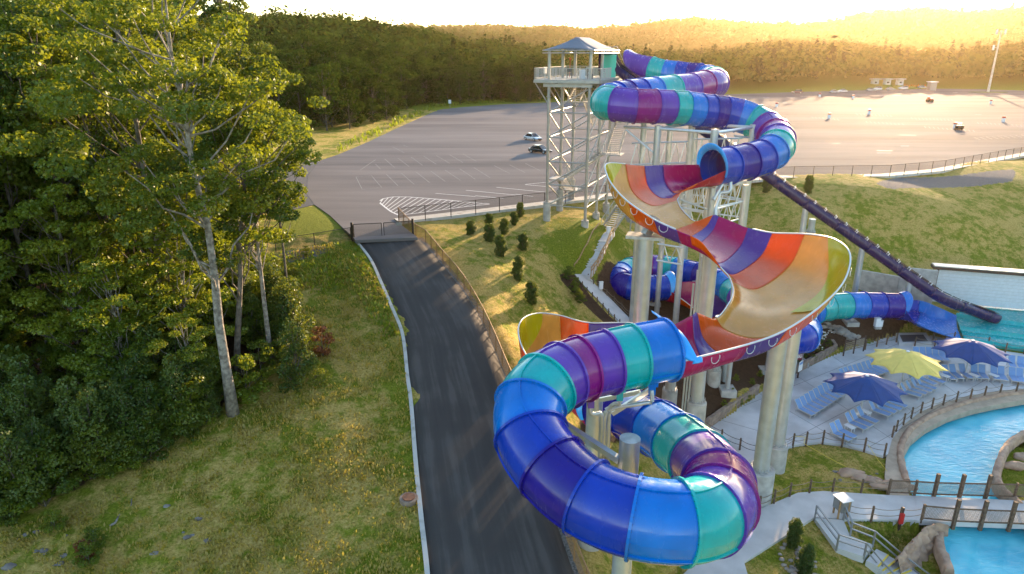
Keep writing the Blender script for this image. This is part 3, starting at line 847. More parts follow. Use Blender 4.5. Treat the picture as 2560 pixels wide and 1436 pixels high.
B12 = [(0, 1, 'pink'), (1, 2, 'violet'), (2, 3, 'orange'), (3, 7, 'cream'), (7, 8, 'orange'), (8, 9, 'violet'), (9, 11, 'pink'), (11, 12, 'violet'), (12, 13, 'orange'),
       (13, 17, 'cream'), (17, 18, 'orange'), (18, 19, 'violet'), (19, 20, 'pink')]
def col12(s, v, nm):
    if nm == 'pink' and s < 0.62 and v < 0.45: return 'red'
    if s < 1.0 and v < 0.30: return 'orange' if s > 0.62 else 'red'
    if 1.0 <= s < 2.5 and v < 0.10: return 'orange'
    if 9.55 < s < 12.6 and v > 0.90 - 0.0 * s: return 'orange' if s < 12 else 'cream'
    return nm
def crest(full, SUB, s0, s1, efun, right, toward):
    """yellow crest panel laid on the inside of the outer wall"""
    NUf = full.shape[1] - 1
    def at(s_, v_):
        i = s_ * SUB; j = v_ * NUf; i0 = int(min(i, full.shape[0] - 2)); j0 = int(min(j, NUf - 1)); fi, fj = i - i0, j - j0
        return (full[i0, j0] * (1 - fi) + full[i0 + 1, j0] * fi) * (1 - fj) + (full[i0, j0 + 1] * (1 - fi) + full[i0 + 1, j0 + 1] * fi) * fj
    rows = []
    for s_ in np.linspace(s0, s1, 46):
        row = []
        for g in np.linspace(0, 1, 13):
            v_ = 1 - g * efun(s_) if right else g * efun(s_)
            p = at(s_, v_); a_ = at(min(s_ + .1, s1 + .2), v_) - at(max(s_ - .1, 0), v_); b_ = at(s_, min(1, v_ + .02)) - at(s_, max(0, v_ - .02))
            n = np.cross(a_, b_); n /= np.linalg.norm(n) + 1e-9
            if np.dot(n, np.asarray(toward) - p) < 0: n = -n
            row.append(p + n * .064)
        rows.append(row)
    mb = MB(); mb.grid(np.array(rows)); mb.build('crest_panel', M['yellow'], slide, smooth=True)
f12 = bowl(st12, B12, col12, NU=48, SUB=14)
crest(f12, 14, 3.2, 5.9, lambda s_: .22 * math.sin(math.pi * min(1, max(0, (s_ - 3.2) / 2.7))) ** .8 + .004, True, P(1620, 500, 46) + [0, 0, 2])
crest(f12, 14, 13.85, 16.35, lambda s_: (.52 * max(0.0, (s_ - 13.85) / 2.05) ** .85 if s_ < 15.9 else .52 * max(0.0, 1 - (s_ - 15.9) / .45) ** .6) + .004, False, P(1900, 740, 38) + [0, 0, 3])
e = 14
rim_pipe(f12[e * 3:e * 9, -1]); rim_pipe(f12[e * 11 + 3:, 0])
rim_pipe(f12[e * 2:e * 7, 0], 0.035); rim_pipe(f12[e * 12:e * 17, -1], 0.035)

# --- third bowl, left of the coil
def circ(cx, cy, ang, r, z):
    a = math.radians(ang); return np.array([cx + r * math.cos(a), cy + r * math.sin(a), z])
st3 = [mst(p2, True)]
for ang, zl, zf, zr, ro in ((238, 11.0, 9.0, 9.6, 4.9), (212, 11.9, 8.8, 9.3, 5.0), (186, 12.6, 8.7, 9.2, 4.9), (160, 12.8, 8.7, 9.1, 4.9), (134, 12.5, 8.6, 9.0, 5.0), (110, 11.8, 8.5, 9.0, 5.3), (86, 10.9, 8.3, 9.2, 5.8)):
    st3.append((circ(5.3, 41.3, ang, ro, zl), circ(5.3, 41.3, ang, 3.3, zf), circ(5.3, 41.3, ang, 1.5, zr)))
st3.append((np.array([9.4, 48.2, 10.4]), np.array([9.3, 45.8, 8.1]), np.array([9.0, 43.9, 9.2])))
st3.append(mst(p3, False))
B3 = [(0, 1, 'pink'), (1, 2, 'violet'), (2, 3, 'orange'), (3, 6, 'cream'), (6, 7, 'orange'), (7, 8, 'violet'), (8, 9, 'pink')]
def col3(s, v, nm):
    return nm
f3 = bowl(st3, B3, col3, SUB=12)
crest(f3, 12, 2.9, 5.2, lambda s_: .34 * math.sin(math.pi * min(1, max(0, (s_ - 2.9) / 2.3))) ** .5 + .004, False, np.array([6.5, 42, 12.0]))
rim_pipe(f3[6:, 0])

# --- fourth bowl, low between the pillars
st4 = [mst(p3, True)] + [tuple(map(np.array, q)) for q in (
    ((20.4, 70.2, 6.4), (19.4, 68.3, 4.2), (18.2, 66.7, 5.2)), ((23.4, 68.6, 6.6), (21.5, 66.3, 4.0), (19.4, 64.7, 4.6)),
    ((25.6, 66.2, 6.8), (23.0, 64.6, 4.0), (20.4, 63.2, 4.5)), ((26.0, 63.9, 6.6), (23.5, 62.7, 3.9), (21.1, 61.7, 4.6)))] + [mst(p4, False)]
B4 = [(0, 1, 'pink'), (1, 2, 'violet'), (2, 3, 'orange'), (3, 4, 'cream'), (4, 5, 'pink')]
def col4(s, v, nm):
    if s < 0.55 and v > 0.7: return 'red'
    if 0.55 <= s < 1.6 and v > 0.7: return 'orange'
    return nm
f4 = bowl(st4, B4, col4)
rim_pipe(f4[8:, 0], 0.04); rim_pipe(f4[2:20, -1], 0.04)

# --- loops of hose along the rims
def hose(p, d_out, r=0.27):
    mb = MB()
    a = np.linspace(math.radians(200), math.radians(-20), 13)
    sdv = np.cross(d_out, UP); sdv /= np.linalg.norm(sdv)
    pts = np.array([p + sdv * math.cos(q) * r + UP * (-r * 0.3 + (math.sin(q) - 1) * 0 - r * math.sin(q)) + d_out * 0.10 for q in a])
    mb.sweep(pts, 0.018, 5); mb.build('hose_loop', M['whitepipe'], slide, smooth=True)
for i in list(range(e * 11 + 8, len(f12) - 4, 8)):
    if i > e * 15:
        nrm = np.cross(f12[i + 1, 0] - f12[i - 1, 0], UP); nrm /= -np.linalg.norm(nrm)
        hose(f12[i, 0] - UP * 0.1, nrm)
for i in range(e * 5, e * 9, 8):
    nrm = np.cross(f12[i + 1, -1] - f12[i - 1, -1], UP); nrm /= np.linalg.norm(nrm)
    hose(f12[i, -1] - UP * 0.1, nrm)
# ------------------------------------------------------------------ start tower
M['rail'] = mat('painted_rail', (0.42, 0.42, 0.41), rough=0.5, metal=0.2)
M['tower'] = mat('tower_steel', (0.40, 0.39, 0.37), rough=0.4, metal=0.45, var=0.12, vscale=2)
M['deckpanel'] = mat('tower_deck', (0.40, 0.39, 0.38), rough=0.7, var=0.1, vscale=3)
M['roofcloth'] = mat('roof_cloth', (0.13, 0.16, 0.21), rough=0.8, var=0.06, vscale=1.5)
M['tealcloth'] = mat('teal_cloth', (0.10, 0.62, 0.48), rough=0.8)
M['tread'] = mat('stair_tread', (0.34, 0.33, 0.31), rough=0.7)
TH = math.radians(22)
TU = np.array([-math.cos(TH), math.sin(TH), 0]); TV = np.array([math.sin(TH), math.cos(TH), 0])
DZ = 27.1
TN = G(1500, 201, DZ); TN[2] = 0
def TW(a, b, z): return TN + TU * a + TV * b + np.array([0, 0, z])
base = TW(3.6, 5.4, 0); base[2] = h1(base[0], base[1])
tower = thing('slide_tower', 'tall open steel tower with cloth roof and railed deck at the slide start', 'tower', base)
A0, B0, S0 = 1.25, 0.6, 4.75
cols = {}
for i, a in enumerate((A0, A0 + 4.6)):
    for j in range(3):
        p = TW(a, B0 + S0 * j, 0); gz = h1(p[0], p[1])
        cols[(i, j)] = p
        f_h = {(1, 0): 2.2, (1, 1): 2.6, (1, 2): 2.6, (0, 0): 0.7, (0, 1): 0.7, (0, 2): 1.2}[(i, j)]
        mb = MB(); mb.cyl(p + [0, 0, gz - .4], p + [0, 0, gz + f_h], 0.42, n=18); mb.build('footing', M['concrete'], tower, smooth=True, angle=40)
        mb = MB(); mb.cyl(p + [0, 0, gz + f_h], p + [0, 0, 30.0], 0.17, n=12)
        for q in np.arange(gz + f_h + 0.05, 29, 5.8): mb.cyl(p + [0, 0, q], p + [0, 0, q + .10], 0.25, n=12)
        mb.build('column', M['tower'], tower, smooth=True, angle=40)
lev = [26.2, 23.6, 20.9, 18.2, 15.6, 13.2]
def brace(p, q, r=0.075):
    mb = MB(); mb.cyl(p, q, r, n=8); mb.build('brace', M['tower'], tower, smooth=True, angle=40)
for (i0, j0), (i1, j1), flip in (((1, 0), (0, 0), 0), ((1, 2), (0, 2), 0), ((1, 0), (1, 1), 1), ((1, 1), (1, 2), 1), ((0, 0), (0, 1), 0), ((0, 1), (0, 2), 0)):
    p, q = cols[(i0, j0)], cols[(i1, j1)]
    for k, z in enumerate(lev):
        if k > 0: brace(p + [0, 0, z], q + [0, 0, z])
        if k < len(lev) - 1:
            z2 = lev[k + 1]
            if flip: brace(p + [0, 0, z], q + [0, 0, z2])
            else: brace(p + [0, 0, z2], q + [0, 0, z])
# deck
mb = MB(); mb.prism([tuple(TW(a, b, 0)[:2]) for a, b in ((0, 0), (7.4, 0), (7.4, 11.6), (0, 11.6))], DZ - 0.10, DZ); mb.build('deck', M['deckpanel'], tower)
mb = MB()
for a, b, c, d in ((0, 0, 7.4, 0), (7.4, 0, 7.4, 11.6), (0, 11.6, 7.4, 11.6), (0, 0, 0, 11.6)):
    mb.bar(TW(a, b, DZ - .24), TW(c, d, DZ - .24), 0.10, 0.26)
mb.build('fascia', M['tower'], tower)
for b in (0.35, 5.4, 10.2):
    mb = MB(); mb.bar(TW(0.9, b, DZ - .62), TW(6.4, b, DZ - .62), 0.22, 0.36); mb.build('deck_beam', M['tower'], tower)
for a in (A0, A0 + 4.6):
    mb = MB(); mb.bar(TW(a + .2, 0.2, DZ - .40), TW(a + .2, 11.2, DZ - .40), 0.18, 0.24); mb.build('deck_beam', M['tower'], tower)
for p, q in (((7.3, 0.2, DZ - .4), (A0 + 4.6, B0, 24.4)), ((7.3, 5.3, DZ - .4), (A0 + 4.6, B0 + S0, 24.4)), ((0.1, 0.2, DZ - .4), (A0, B0, 25.2))):
    brace(TW(*p), TW(*q), 0.06)
def railing(pts, parent, h=1.15, m='rail', step=0.13, post=1.25, nm='railing'):
    for p, q in zip(pts[:-1], pts[1:]):
        p, q = np.asarray(p, float), np.asarray(q, float)
        L = np.linalg.norm(q - p); up = np.array([0, 0, 1.0])
        mb = MB()
        mb.bar(p + up * h, q + up * h, 0.06, 0.05); mb.bar(p + up * .10, q + up * .10, 0.04, 0.04)
        n = max(1, int(round(L / post)))
        for i in range(n + 1):
            c = p + (q - p) * i / n; mb.bar(c - up * .28, c + up * h, 0.055, 0.055)
        if step:
            n = int(L / step)
            for i in range(1, n):
                c = p + (q - p) * i / n; mb.bar(c + up * .1, c + up * h, 0.022, 0.022)
        mb.build(nm, M[m], parent)
railing([TW(0.02, 4.6, DZ), TW(0.02, 0.02, DZ), TW(7.38, 0.02, DZ), TW(7.38, 11.5, DZ), TW(2.2, 11.55, DZ)], tower)
railing([TW(3.0, 5.2, DZ), TW(3.0, 10.6, DZ)], tower, step=0.2)
# hip roof of cloth on a pipe frame
E0, E1, F0, F1, ZE, ZR = 0.75, 6.45, 0.1, 10.9, 30.10, 31.45
am = (E0 + E1) / 2
mb = MB()
def rp(a, b, z): return TW(a, b, z)
eav = [(E0, F0), (E1, F0), (E1, F1), (E0, F1)]
r0, r1 = (am, F0 + 2.9), (am, F1 - 2.9)
def tri(pts, n=6):
    """panel with a sagging lower edge: first two points are the eave"""
    (a, b), (c, d) = pts[0], pts[1]
    rows = []
    for i in range(n + 1):
        f = i / n
        lo = rp(a + (c - a) * f, b + (d - b) * f, ZE + 0.16 * math.sin(math.pi * f))
        if len(pts) == 3: hi = rp(*pts[2], ZR)
        else: hi = rp(pts[3][0] + (pts[2][0] - pts[3][0]) * f, pts[3][1] + (pts[2][1] - pts[3][1]) * f, ZR)
        row = []
        for j in range(n + 1):
            g = j / n; q = lo * (1 - g) + hi * g; q[2] -= 0.12 * math.sin(math.pi * g); row.append(q)
        rows.append(row)
    mb.grid(np.array(rows))
tri([eav[0], eav[1], r0]); tri([eav[1], eav[2], r1, r0]); tri([eav[2], eav[3], r1]); tri([eav[3], eav[0], r0, r1])
rf = mb.build('roof', M['roofcloth'], tower, smooth=True)
sm = rf.modifiers.new('thickness', 'SOLIDIFY'); sm.thickness = 0.03
mb = MB()
for i in range(4):
    a, b = eav[i]; c, d = eav[(i + 1) % 4]
    mb.cyl(rp(a, b, ZE - .04), rp(c, d, ZE - .04), 0.06, n=8)
    mb.cyl(rp(a + (0.5 if a < am else -.5) * 0, b, ZE - .3), rp(c, d, ZE - .3), 0.05, n=8)
mb.build('roof_frame', M['tower'], rf)
# shade cloth, beacon, lifeguard chair and a notice on the deck
mb = MB(); g = [[TW(2.1 - 1.7 * i / 8, 8.4, 26.9 + (29.6 - 26.9) * j / 8) + np.array([0, 0.08 * math.sin(i), 0]) for i in range(9)] for j in range(9)]
mb.grid(np.array(g)); o = mb.build('shade_cloth', M['tealcloth'], tower, smooth=True); o.modifiers.new('t', 'SOLIDIFY').thickness = 0.02
mb = MB(); mb.cyl(TW(5.4, 6.6, DZ), TW(5.4, 6.6, DZ + 1.9), 0.03, n=6); mb.cyl(TW(5.4, 6.6, DZ + 1.9), TW(5.4, 6.6, DZ + 2.15), 0.10, n=10)
mb.build('beacon', mat('beacon_red', (0.6, 0.06, 0.03), 0.4), tower)
mb = MB(); mb.box(TW(7.30, 3.4, DZ + .85), (0.04, 0.9, 0.7), math.pi / 2 - TH + math.pi / 2); mb.build('notice_board', M['whitepipe'], tower)
for a, b in ((2.0, 3.2), (1.2, 5.6), (4.6, 4.0)):
    mb = MB()
    c = TW(a, b, DZ)
    for dx, dy in ((-.25, -.25), (.25, -.25), (.25, .25), (-.25, .25)): mb.bar(c + [dx, dy, 0], c + [dx, dy, .5], .05)
    mb.box(c + [0, 0, .5], (.56, .56, .06)); mb.bar(c + [-.25, .25, .5], c + [-.25, .3, 1.05], .05); mb.bar(c + [.25, .25, .5], c + [.25, .3, 1.05], .05); mb.box(c + [0, .28, .85], (.5, .05, .35))
    mb.build('deck_chair', M['darkmetal'], tower)
mb = MB(); mb.box(TW(2.6, 2.2, DZ + .5), (.5, .5, 1.0), TH); mb.build('cabinet', M['whitepipe'], tower)

def flight(p0, p1, width, parent, n=None, mtread='tread', mrail='rail', rail=True, base_z=None, solid=False, hr=1.0):
    """straight stair from p0 (bottom) up to p1 (top)"""
    p0, p1 = np.asarray(p0, float), np.asarray(p1, float)
    d = p1 - p0; n = n or max(2, int(round(d[2] / 0.178)))
    hd = np.array([d[0], d[1], 0]); L = np.linalg.norm(hd); hd /= L
    sd = np.array([-hd[1], hd[0], 0])
    for i in range(n):
        c = p0 + hd * (L * (i + .5) / n) + np.array([0, 0, d[2] * (i + 1) / n])
        mb = MB(); th = 0.05 if not solid else d[2] / n + 0.25
        q = [c + hd * (L / n * .52) * a + sd * width / 2 * b for a, b in ((-1, -1), (1, -1), (1, 1), (-1, 1))]
        mb.prism([tuple(k[:2]) for k in q], c[2] - th, c[2]); mb.build('tread', M[mtread], parent)
    if not solid:
        for s_ in (-1, 1):
            mb = MB(); mb.bar(p0 + sd * s_ * width / 2 + [0, 0, .02], p1 + sd * s_ * width / 2 + [0, 0, .02], 0.05, 0.28); mb.build('stringer', M['tower'], parent)
    if rail:
        for s_ in (-1, 1):
            railing([p0 + sd * s_ * (width / 2 + .04) + [0, 0, .15], p1 + sd * s_ * (width / 2 + .04) + [0, 0, .15]], parent, hr, mrail, 0.28 if not solid else 0, 1.4)
def landing(c, sx, sy, rz, parent, rails=()):
    mb = MB(); mb.box((c[0], c[1], c[2] - .06), (sx, sy, .12), rz); mb.build('landing', M['deckpanel'], parent)
# flights outside and inside the legs
l1 = P(1530, 384, 78.5); t1 = P(1556, 306, 82.5)
flight(l1 + TV * 0.5, t1, 1.5, tower); landing(l1 - TU * 0.0, 2.4, 2.0, -TH, tower)
railing([l1 + TU * -1.1 - TV * .9, l1 + TU * 1.1 - TV * .9], tower, step=0.2)
l2 = cols[(1, 0)] * 0.55 + cols[(1, 1)] * 0.45 + TU * -0.6; l2[2] = zat(l2[0], l2[1], 445)
flight(l2 + TU * -0.9, np.array([*(l1 + TU * 1.1)[:2], l1[2]]), 1.4, tower); landing(l2, 1.9, 1.9, -TH, tower)
l3 = l2 + TV * 4.4; l3[2] = l2[2] - 2.2
flight(l3, l2 + TV * 0.9, 1.4, tower); landing(l3 + TV * .8, 1.9, 1.9, -TH, tower)
l4 = TW(2.4, 9.0, 21.5); flight(l4, TW(2.4, 4.6, 24.6), 1.4, tower); flight(TW(4.2, 4.6, 24.6), TW(4.2, 9.2, 27.0), 1.4, tower); landing(TW(3.3, 4.0, 24.6), 3.6, 1.3, -TH, tower)
flight(np.array([*t1[:2], t1[2]]), TW(1.0, 10.4, 21.6) if False else t1 + TU * 3.2 + np.array([0, 0, 1.9]), 1.4, tower); landing(t1 + TU * 0.2 + TV * .9, 2.4, 1.8, -TH, tower)
# last metal stair onto the walk
sb = GT(1519, 578) + np.array([0, 0, .12]); stp = sb + TV * 3.6 + np.array([0, 0, 2.1]) + TU * -0.9
flight(sb, stp, 1.7, tower); landing(stp + TV * 0.9, 2.2, 1.9, -TH, tower)
for dx in (-.8, .8):
    mb = MB(); q = stp + TV * 1.0 + TU * dx; mb.cyl([q[0], q[1], h1(q[0], q[1])], q, 0.09, n=10); mb.build('column', M['tower'], tower, smooth=True, angle=40)

# ------------------------------------------------------------------ dark speed slide
ss_path = [P(1512, 150, 80.5), P(1530, 160, 80), P(1552, 178, 79.2), P(1585, 203, 78.5), P(1640, 241, 78), P(1760, 325, 77), P(1930, 447, 76), P(2150, 602, 75), P(2320, 722, 74.2), P(2372, 752, 74.6), P(2430, 775, 75.6), P(2492, 797, 76.0)]
speed = thing('speed_slide', 'narrow dark blue speed slide dropping straight from the tower past the hillside', 'water slide', (ss_path[8][0], ss_path[8][1], 3))
sp = catmull(ss_path, 10)
sp = resamp(sp, 160)
rs = 0.62
cuts = list(range(0, 160, 12)) + [159]
for a, b in zip(cuts[:-1], cuts[1:]):
    mb = MB(); rows = []
    for i in range(a, b + 1):
        t, s_, u = frame(sp, i)
        k = 0.62
        rows.append([sp[i] + s_ * math.cos(q) * rs + u * (math.sin(q) * rs) for q in np.linspace(math.radians(128), math.radians(412), 26)])
    mb.grid(np.array(rows)); o = mb.build('channel_section', M['darkblue'], speed, smooth=True)
    o.modifiers.new('t', 'SOLIDIFY').thickness = 0.03
for ang in (128, 52):
    mb = MB(); q = math.radians(ang); pts = []
    for i in range(0, 160, 2):
        t, s_, u = frame(sp, i); pts.append(sp[i] + s_ * math.cos(q) * rs + u * (math.sin(q) * rs + 0.12))
    mb.sweep(np.array(pts), 0.045, 6); mb.build('guard_rail', M['darkmetal'], speed, smooth=True)
    for i in range(22, 150, 4):
        t, s_, u = frame(sp, i); c = sp[i] + s_ * math.cos(q) * rs + u * math.sin(q) * rs
        mb = MB(); mb.bar(c - u * .08, c + u * .26, 0.12, 0.10); mb.build('rail_clip', M['whitepipe'], speed)
for i, r_ in ((40, .3), (62, .3), (84, .32), (106, .32), (124, .3)):
    p = sp[i]; gz = h1(p[0], p[1]) - .2
    if p[2] - rs - gz > 0.3:
        mb = MB(); mb.cyl((p[0], p[1], gz), (p[0], p[1], p[2] - rs + .05), r_, n=16); mb.build('support_post', M['galv'], speed, smooth=True, angle=40)
# entry box of the speed slide on the deck
mb = MB(); c = P(1516, 152, 80.4)
for s_ in (-1, 1):
    q = [(0.0, -1.2), (2.4, -1.4), (1.3, 0.2), (0.4, 1.5), (-0.6, 1.6), (-0.6, -1.2)]
    d = (sp[20] - sp[0]); d[2] = 0; d /= np.linalg.norm(d); n_ = np.array([-d[1], d[0], 0])
    pts = [c + d * x + n_ * s_ * .72 + np.array([0, 0, z]) for x, z in q]
    pts2 = [p + n_ * s_ * .06 for p in pts]
    k = len(pts); mb.add(pts + pts2, [tuple(range(k)), tuple(range(2 * k - 1, k - 1, -1))] + [(i, (i + 1) % k, k + (i + 1) % k, k + i) for i in range(k)])
mb.build('entry_side', M['darkblue'], speed)
for s_ in (-1, 1):
    mb = MB(); mb.sweep(np.array([c + d * .4 + n_ * s_ * .8 + [0, 0, 1.6], c + d * .9 + n_ * s_ * .8 + [0, 0, 1.55], c + d * 1.9 + n_ * s_ * .8 + [0, 0, -.2], c + d * 2.5 + n_ * s_ * .8 + [0, 0, -.9]]), .035, 6); mb.build('entry_rail', M['rail'], speed)
# ------------------------------------------------------------------ steel pillars and frames under the slide
def pillar(x, y, ztop, r, rf=None, hf=1.6, label='', sides=None, gz=None, cap=None, gflag=True):
    gz = h1(x, y) if gz is None else gz
    rf = rf or r * 1.5
    t = thing('support_pillar', label, 'pillar', (x, y, gz), 'steel pillars holding up the slides')
    mb = MB(); mb.cyl((x, y, gz - .6), (x, y, gz + hf - .06), rf, n=32); mb.cyl((x, y, gz + hf - .06), (x, y, gz + hf), rf, rf - .06, n=32)
    f = mb.build('concrete_footing', M['concrete'], t, smooth=True, angle=40)
    mb = MB(); mb.cyl((x, y, gz + hf + .06), (x, y, ztop), r, n=32)
    mb.build('steel_column', M['galv'], t, smooth=True, angle=40)
    mb = MB(); mb.cyl((x, y, gz + hf - .004), (x, y, gz + hf + .06), r + .16, n=28)
    n = 20 if r > .45 else 12
    for k in range(n):
        a = 2 * math.pi * k / n; q = np.array([x + math.cos(a) * (r + .10), y + math.sin(a) * (r + .10), gz + hf + .06])
        mb.cyl(q, q + [0, 0, .22], .025, n=5)
    mb.build('bolted_base', M['galvd'], t)
    return t
b = G(1892, 1246, 1.1); R1 = pillar(b[0], b[1], 15.0, .53, .93, 2.35, 'thick steel pillar on tall concrete footing beside the coil and lawn', gz=1.1)
b = G(1934, 1180, 1.0); R2 = pillar(b[0], b[1], 14.8, .46, .74, 2.3, 'steel pillar on concrete footing just behind the thickest pillar by the lawn', gz=1.0)
mb = MB(); mb.bar(np.array([WL[R1.name][0], WL[R1.name][1], 13.0]), P(1770, 905, 34), .16, .2); mb.build('arm', M['galv'], R1)
P2 = pillar(13.35, 43.9, 17.6, .46, .70, 2.6, 'steel pillar with drain pipes clamped to it, standing in the brown bed')
for k in range(3):
    x, y = 13.35 - .62 - .17 * k, 43.9 + .1 * k
    mb = MB(); mb.cyl((x, y, h1(x, y)), (x, y, 17.0 - k), .07, n=8); mb.build('drain_pipe', M['galv'], P2, smooth=True, angle=40)
P1 = pillar(8.62, 42.7, 18.6, .47, .75, 1.6, 'plain steel pillar under the first orange bowl, rising behind the low yellow bowl')
mb = MB(); c = np.array([8.62, 42.7, 18.6]); mb.box(c + [0, 0, .1], (2.4, 1.2, .2), -.3); mb.bar(c + [0, 0, .2], c + [.6, .3, 1.3], .5, .5); mb.build('cradle', M['galvd'], P1)
b = G(1588, 806, 4.4); pillar(b[0], b[1], 17.5, .42, .62, 1.0, 'steel pillar on a concrete footing by the lower walk')
b = P(1575, 1097, 27); CPil = pillar(b[0], b[1], b[2], .41, .62, 1.0, 'capped steel pillar standing free inside the coil')
mb = MB(); mb.cyl(b, b + [0, 0, .02], .415, n=28); mb.build('end_cap', M['galvd'], CPil)
b2_ = P(1488, 985, 33.6); C2P = pillar(b2_[0], b2_[1], b2_[2], .40, .6, 1.0, 'steel pillar with bent feed pipes behind the coil')
tip = b
for p, q, w in ((P(1395, 1052, 29.2), b + [-.35, 0, -1.0], .26), (P(1445, 1112, 27.2), b + [-.35, 0, -1.9], .14), (P(1470, 1132, 26.8), b + [-.3, -.1, -2.3], .24), (P(1452, 1108, 28.2), b + [-.35, 0, -2.4], .14)):
    mb = MB(); mb.bar(p, q, w, w); mb.build('arm', M['galv'], CPil)
for p, q in ((P(1440, 985, 30.6), P(1620, 958, 31.6)), (P(1530, 1035, 31.5), P(1625, 975, 31)), (P(1500, 1000, 33), P(1600, 980, 31.8))):
    mb = MB(); mb.bar(p, q, .16, .2); mb.build('arm', M['galv'], C2P)
# feed pipes with elbows and the coloured drop spouts under the tube
def pipe(pts, r, par, m='galv', nm='feed_pipe'):
    mb = MB(); mb.sweep(catmull(pts, 5), r, 10); mb.build(nm, M[m], par, smooth=True)
pipe([P(1629, 975, 30.6), P(1629, 1003, 30.7), P(1612, 1008, 30.8), P(1540, 1020, 31.2), P(1524, 1030, 31.3), P(1522, 1060, 31.6), P(1518, 1150, 32.4)], .10, C2P)
pipe([P(1549, 985, 30.5), P(1549, 1008, 30.6), P(1535, 1011, 30.8), P(1524, 1020, 31.0), P(1512, 1040, 31.2), P(1508, 1150, 32.4)], .10, C2P)
pipe([P(1476, 1000, 30.2), P(1476, 1030, 30.3), P(1486, 1036, 30.4), P(1500, 1034, 30.6), P(1504, 1050, 30.8), P(1500, 1150, 32.2)], .10, C2P)
for px, py, Z, c in ((1631, 958, 30.6, 'blue'), (1550, 972, 30.4, 'teal'), (1478, 990, 30.0, 'purple')):
    p = P(px, py, Z); mb = MB()
    mb.prism([(p[0] + a * .22, p[1] + b_ * .22) for a, b_ in ((-1, -1), (1, -1), (1, 1), (-1, 1))], p[2] - .1, p[2] + .35); mb.prism([(p[0] + a * .14, p[1] + b_ * .14) for a, b_ in ((-1, -1), (1, -1), (1, 1), (-1, 1))], p[2] - .55, p[2] - .1)
    mb.build('drop_spout', M[c], slide)
for px, py, zt, lb in ((1672, 1012, 9.5, 'steel pillar on short footing in the brown bed under the pink channel'), (1783, 958, 9.0, 'short steel pillar beneath the violet panel of the big bowl')):
    q = GT(px, py); pillar(q[0], q[1], zt, .40, .58, 1.3, lb)
q = GT(1700, 712); pillar(q[0], q[1], 12.0, .30, .45, .5, 'slim steel pillar standing within the lower tube loop')
q = GT(2026, 584); pillar(q[0], q[1], zat(q[0], q[1], 548), .42, .6, .3, 'lone stub of steel pillar on the hillside below the speed slide')
q = GT(2252, 745); pillar(q[0], q[1], q[2] + 1.7, .22, .3, .2, 'short grey steel post behind the last tube')

# braced frame of four columns inside the upper loop
fr = thing('support_frame', 'square galvanized frame on four columns inside the upper tube loop', 'steel frame', (16, 60, h1(16, 60)))
FC = [P(1645, 322, 57.5), P(1730, 314, 61.5), P(1884, 318, 58.5), P(1787, 330, 54.5)]
for p in FC: p[2] = FC[0][2]
for p in FC:
    gz = h1(p[0], p[1]); mb = MB(); mb.cyl((p[0], p[1], gz - .3), (p[0], p[1], p[2] + .25), .30, n=16); mb.build('column', M['galv'], fr, smooth=True, angle=40)
    mb = MB(); mb.cyl((p[0], p[1], gz - .4), (p[0], p[1], gz + .8), .45, n=18); mb.build('footing', M['concrete'], fr, smooth=True, angle=40)
def rod(p, q, r, par, nm='brace'):
    mb = MB(); mb.cyl(p, q, r, n=8); mb.build(nm, M['galv'], par, smooth=True, angle=40)
def truss(p, q, z, h, par, bays):
    p, q = np.array(p, float), np.array(q, float)
    a0, b0, a1, b1 = np.r_[p[:2], z], np.r_[q[:2], z], np.r_[p[:2], z - h], np.r_[q[:2], z - h]
    rod(a0, b0, .075, par, 'truss_chord'); rod(a1, b1, .075, par, 'truss_chord')
    for i in range(bays):
        f, g = i / bays, (i + 1) / bays; m_ = (f + g) / 2
        rod(a1 + (b1 - a1) * f, a0 + (b0 - a0) * m_, .045, par, 'truss_web'); rod(a0 + (b0 - a0) * m_, a1 + (b1 - a1) * g, .045, par, 'truss_web')
for i in range(4):
    p, q = FC[i], FC[(i + 1) % 4]
    rod(p, q, .13, fr, 'top_beam')
    truss(p, q, FC[0][2] - 6.4, 1.5, fr, 5)
truss(FC[0] + [-1.6, 3, 0], FC[1], FC[0][2] - 1.6, 1.9, fr, 6)
truss(FC[1], FC[2] + [0.5, 4, 0], FC[0][2] - 1.4, 1.9, fr, 7)
rod(P(1560, 318, 59), FC[0], .12, fr, 'top_beam'); rod(P(1565, 325, 59), FC[0] + [0, 0, -2.2], .09, fr)
rod(P(1835, 365, 58), FC[2] + [0, 0, -1.8], .12, fr); rod(P(1835, 340, 58.5), FC[2] + [0, 0, -.9], .08, fr)
# two further columns behind the frame
for px, py, Z in ((1610, 310, 62), (1676, 318, 66)):
    p = P(px, py, Z); gz = h1(p[0], p[1]); mb = MB(); mb.cyl((p[0], p[1], gz - .3), (p[0], p[1], p[2] + .6), .27, n=14); mb.build('column', M['galv'], fr, smooth=True, angle=40)
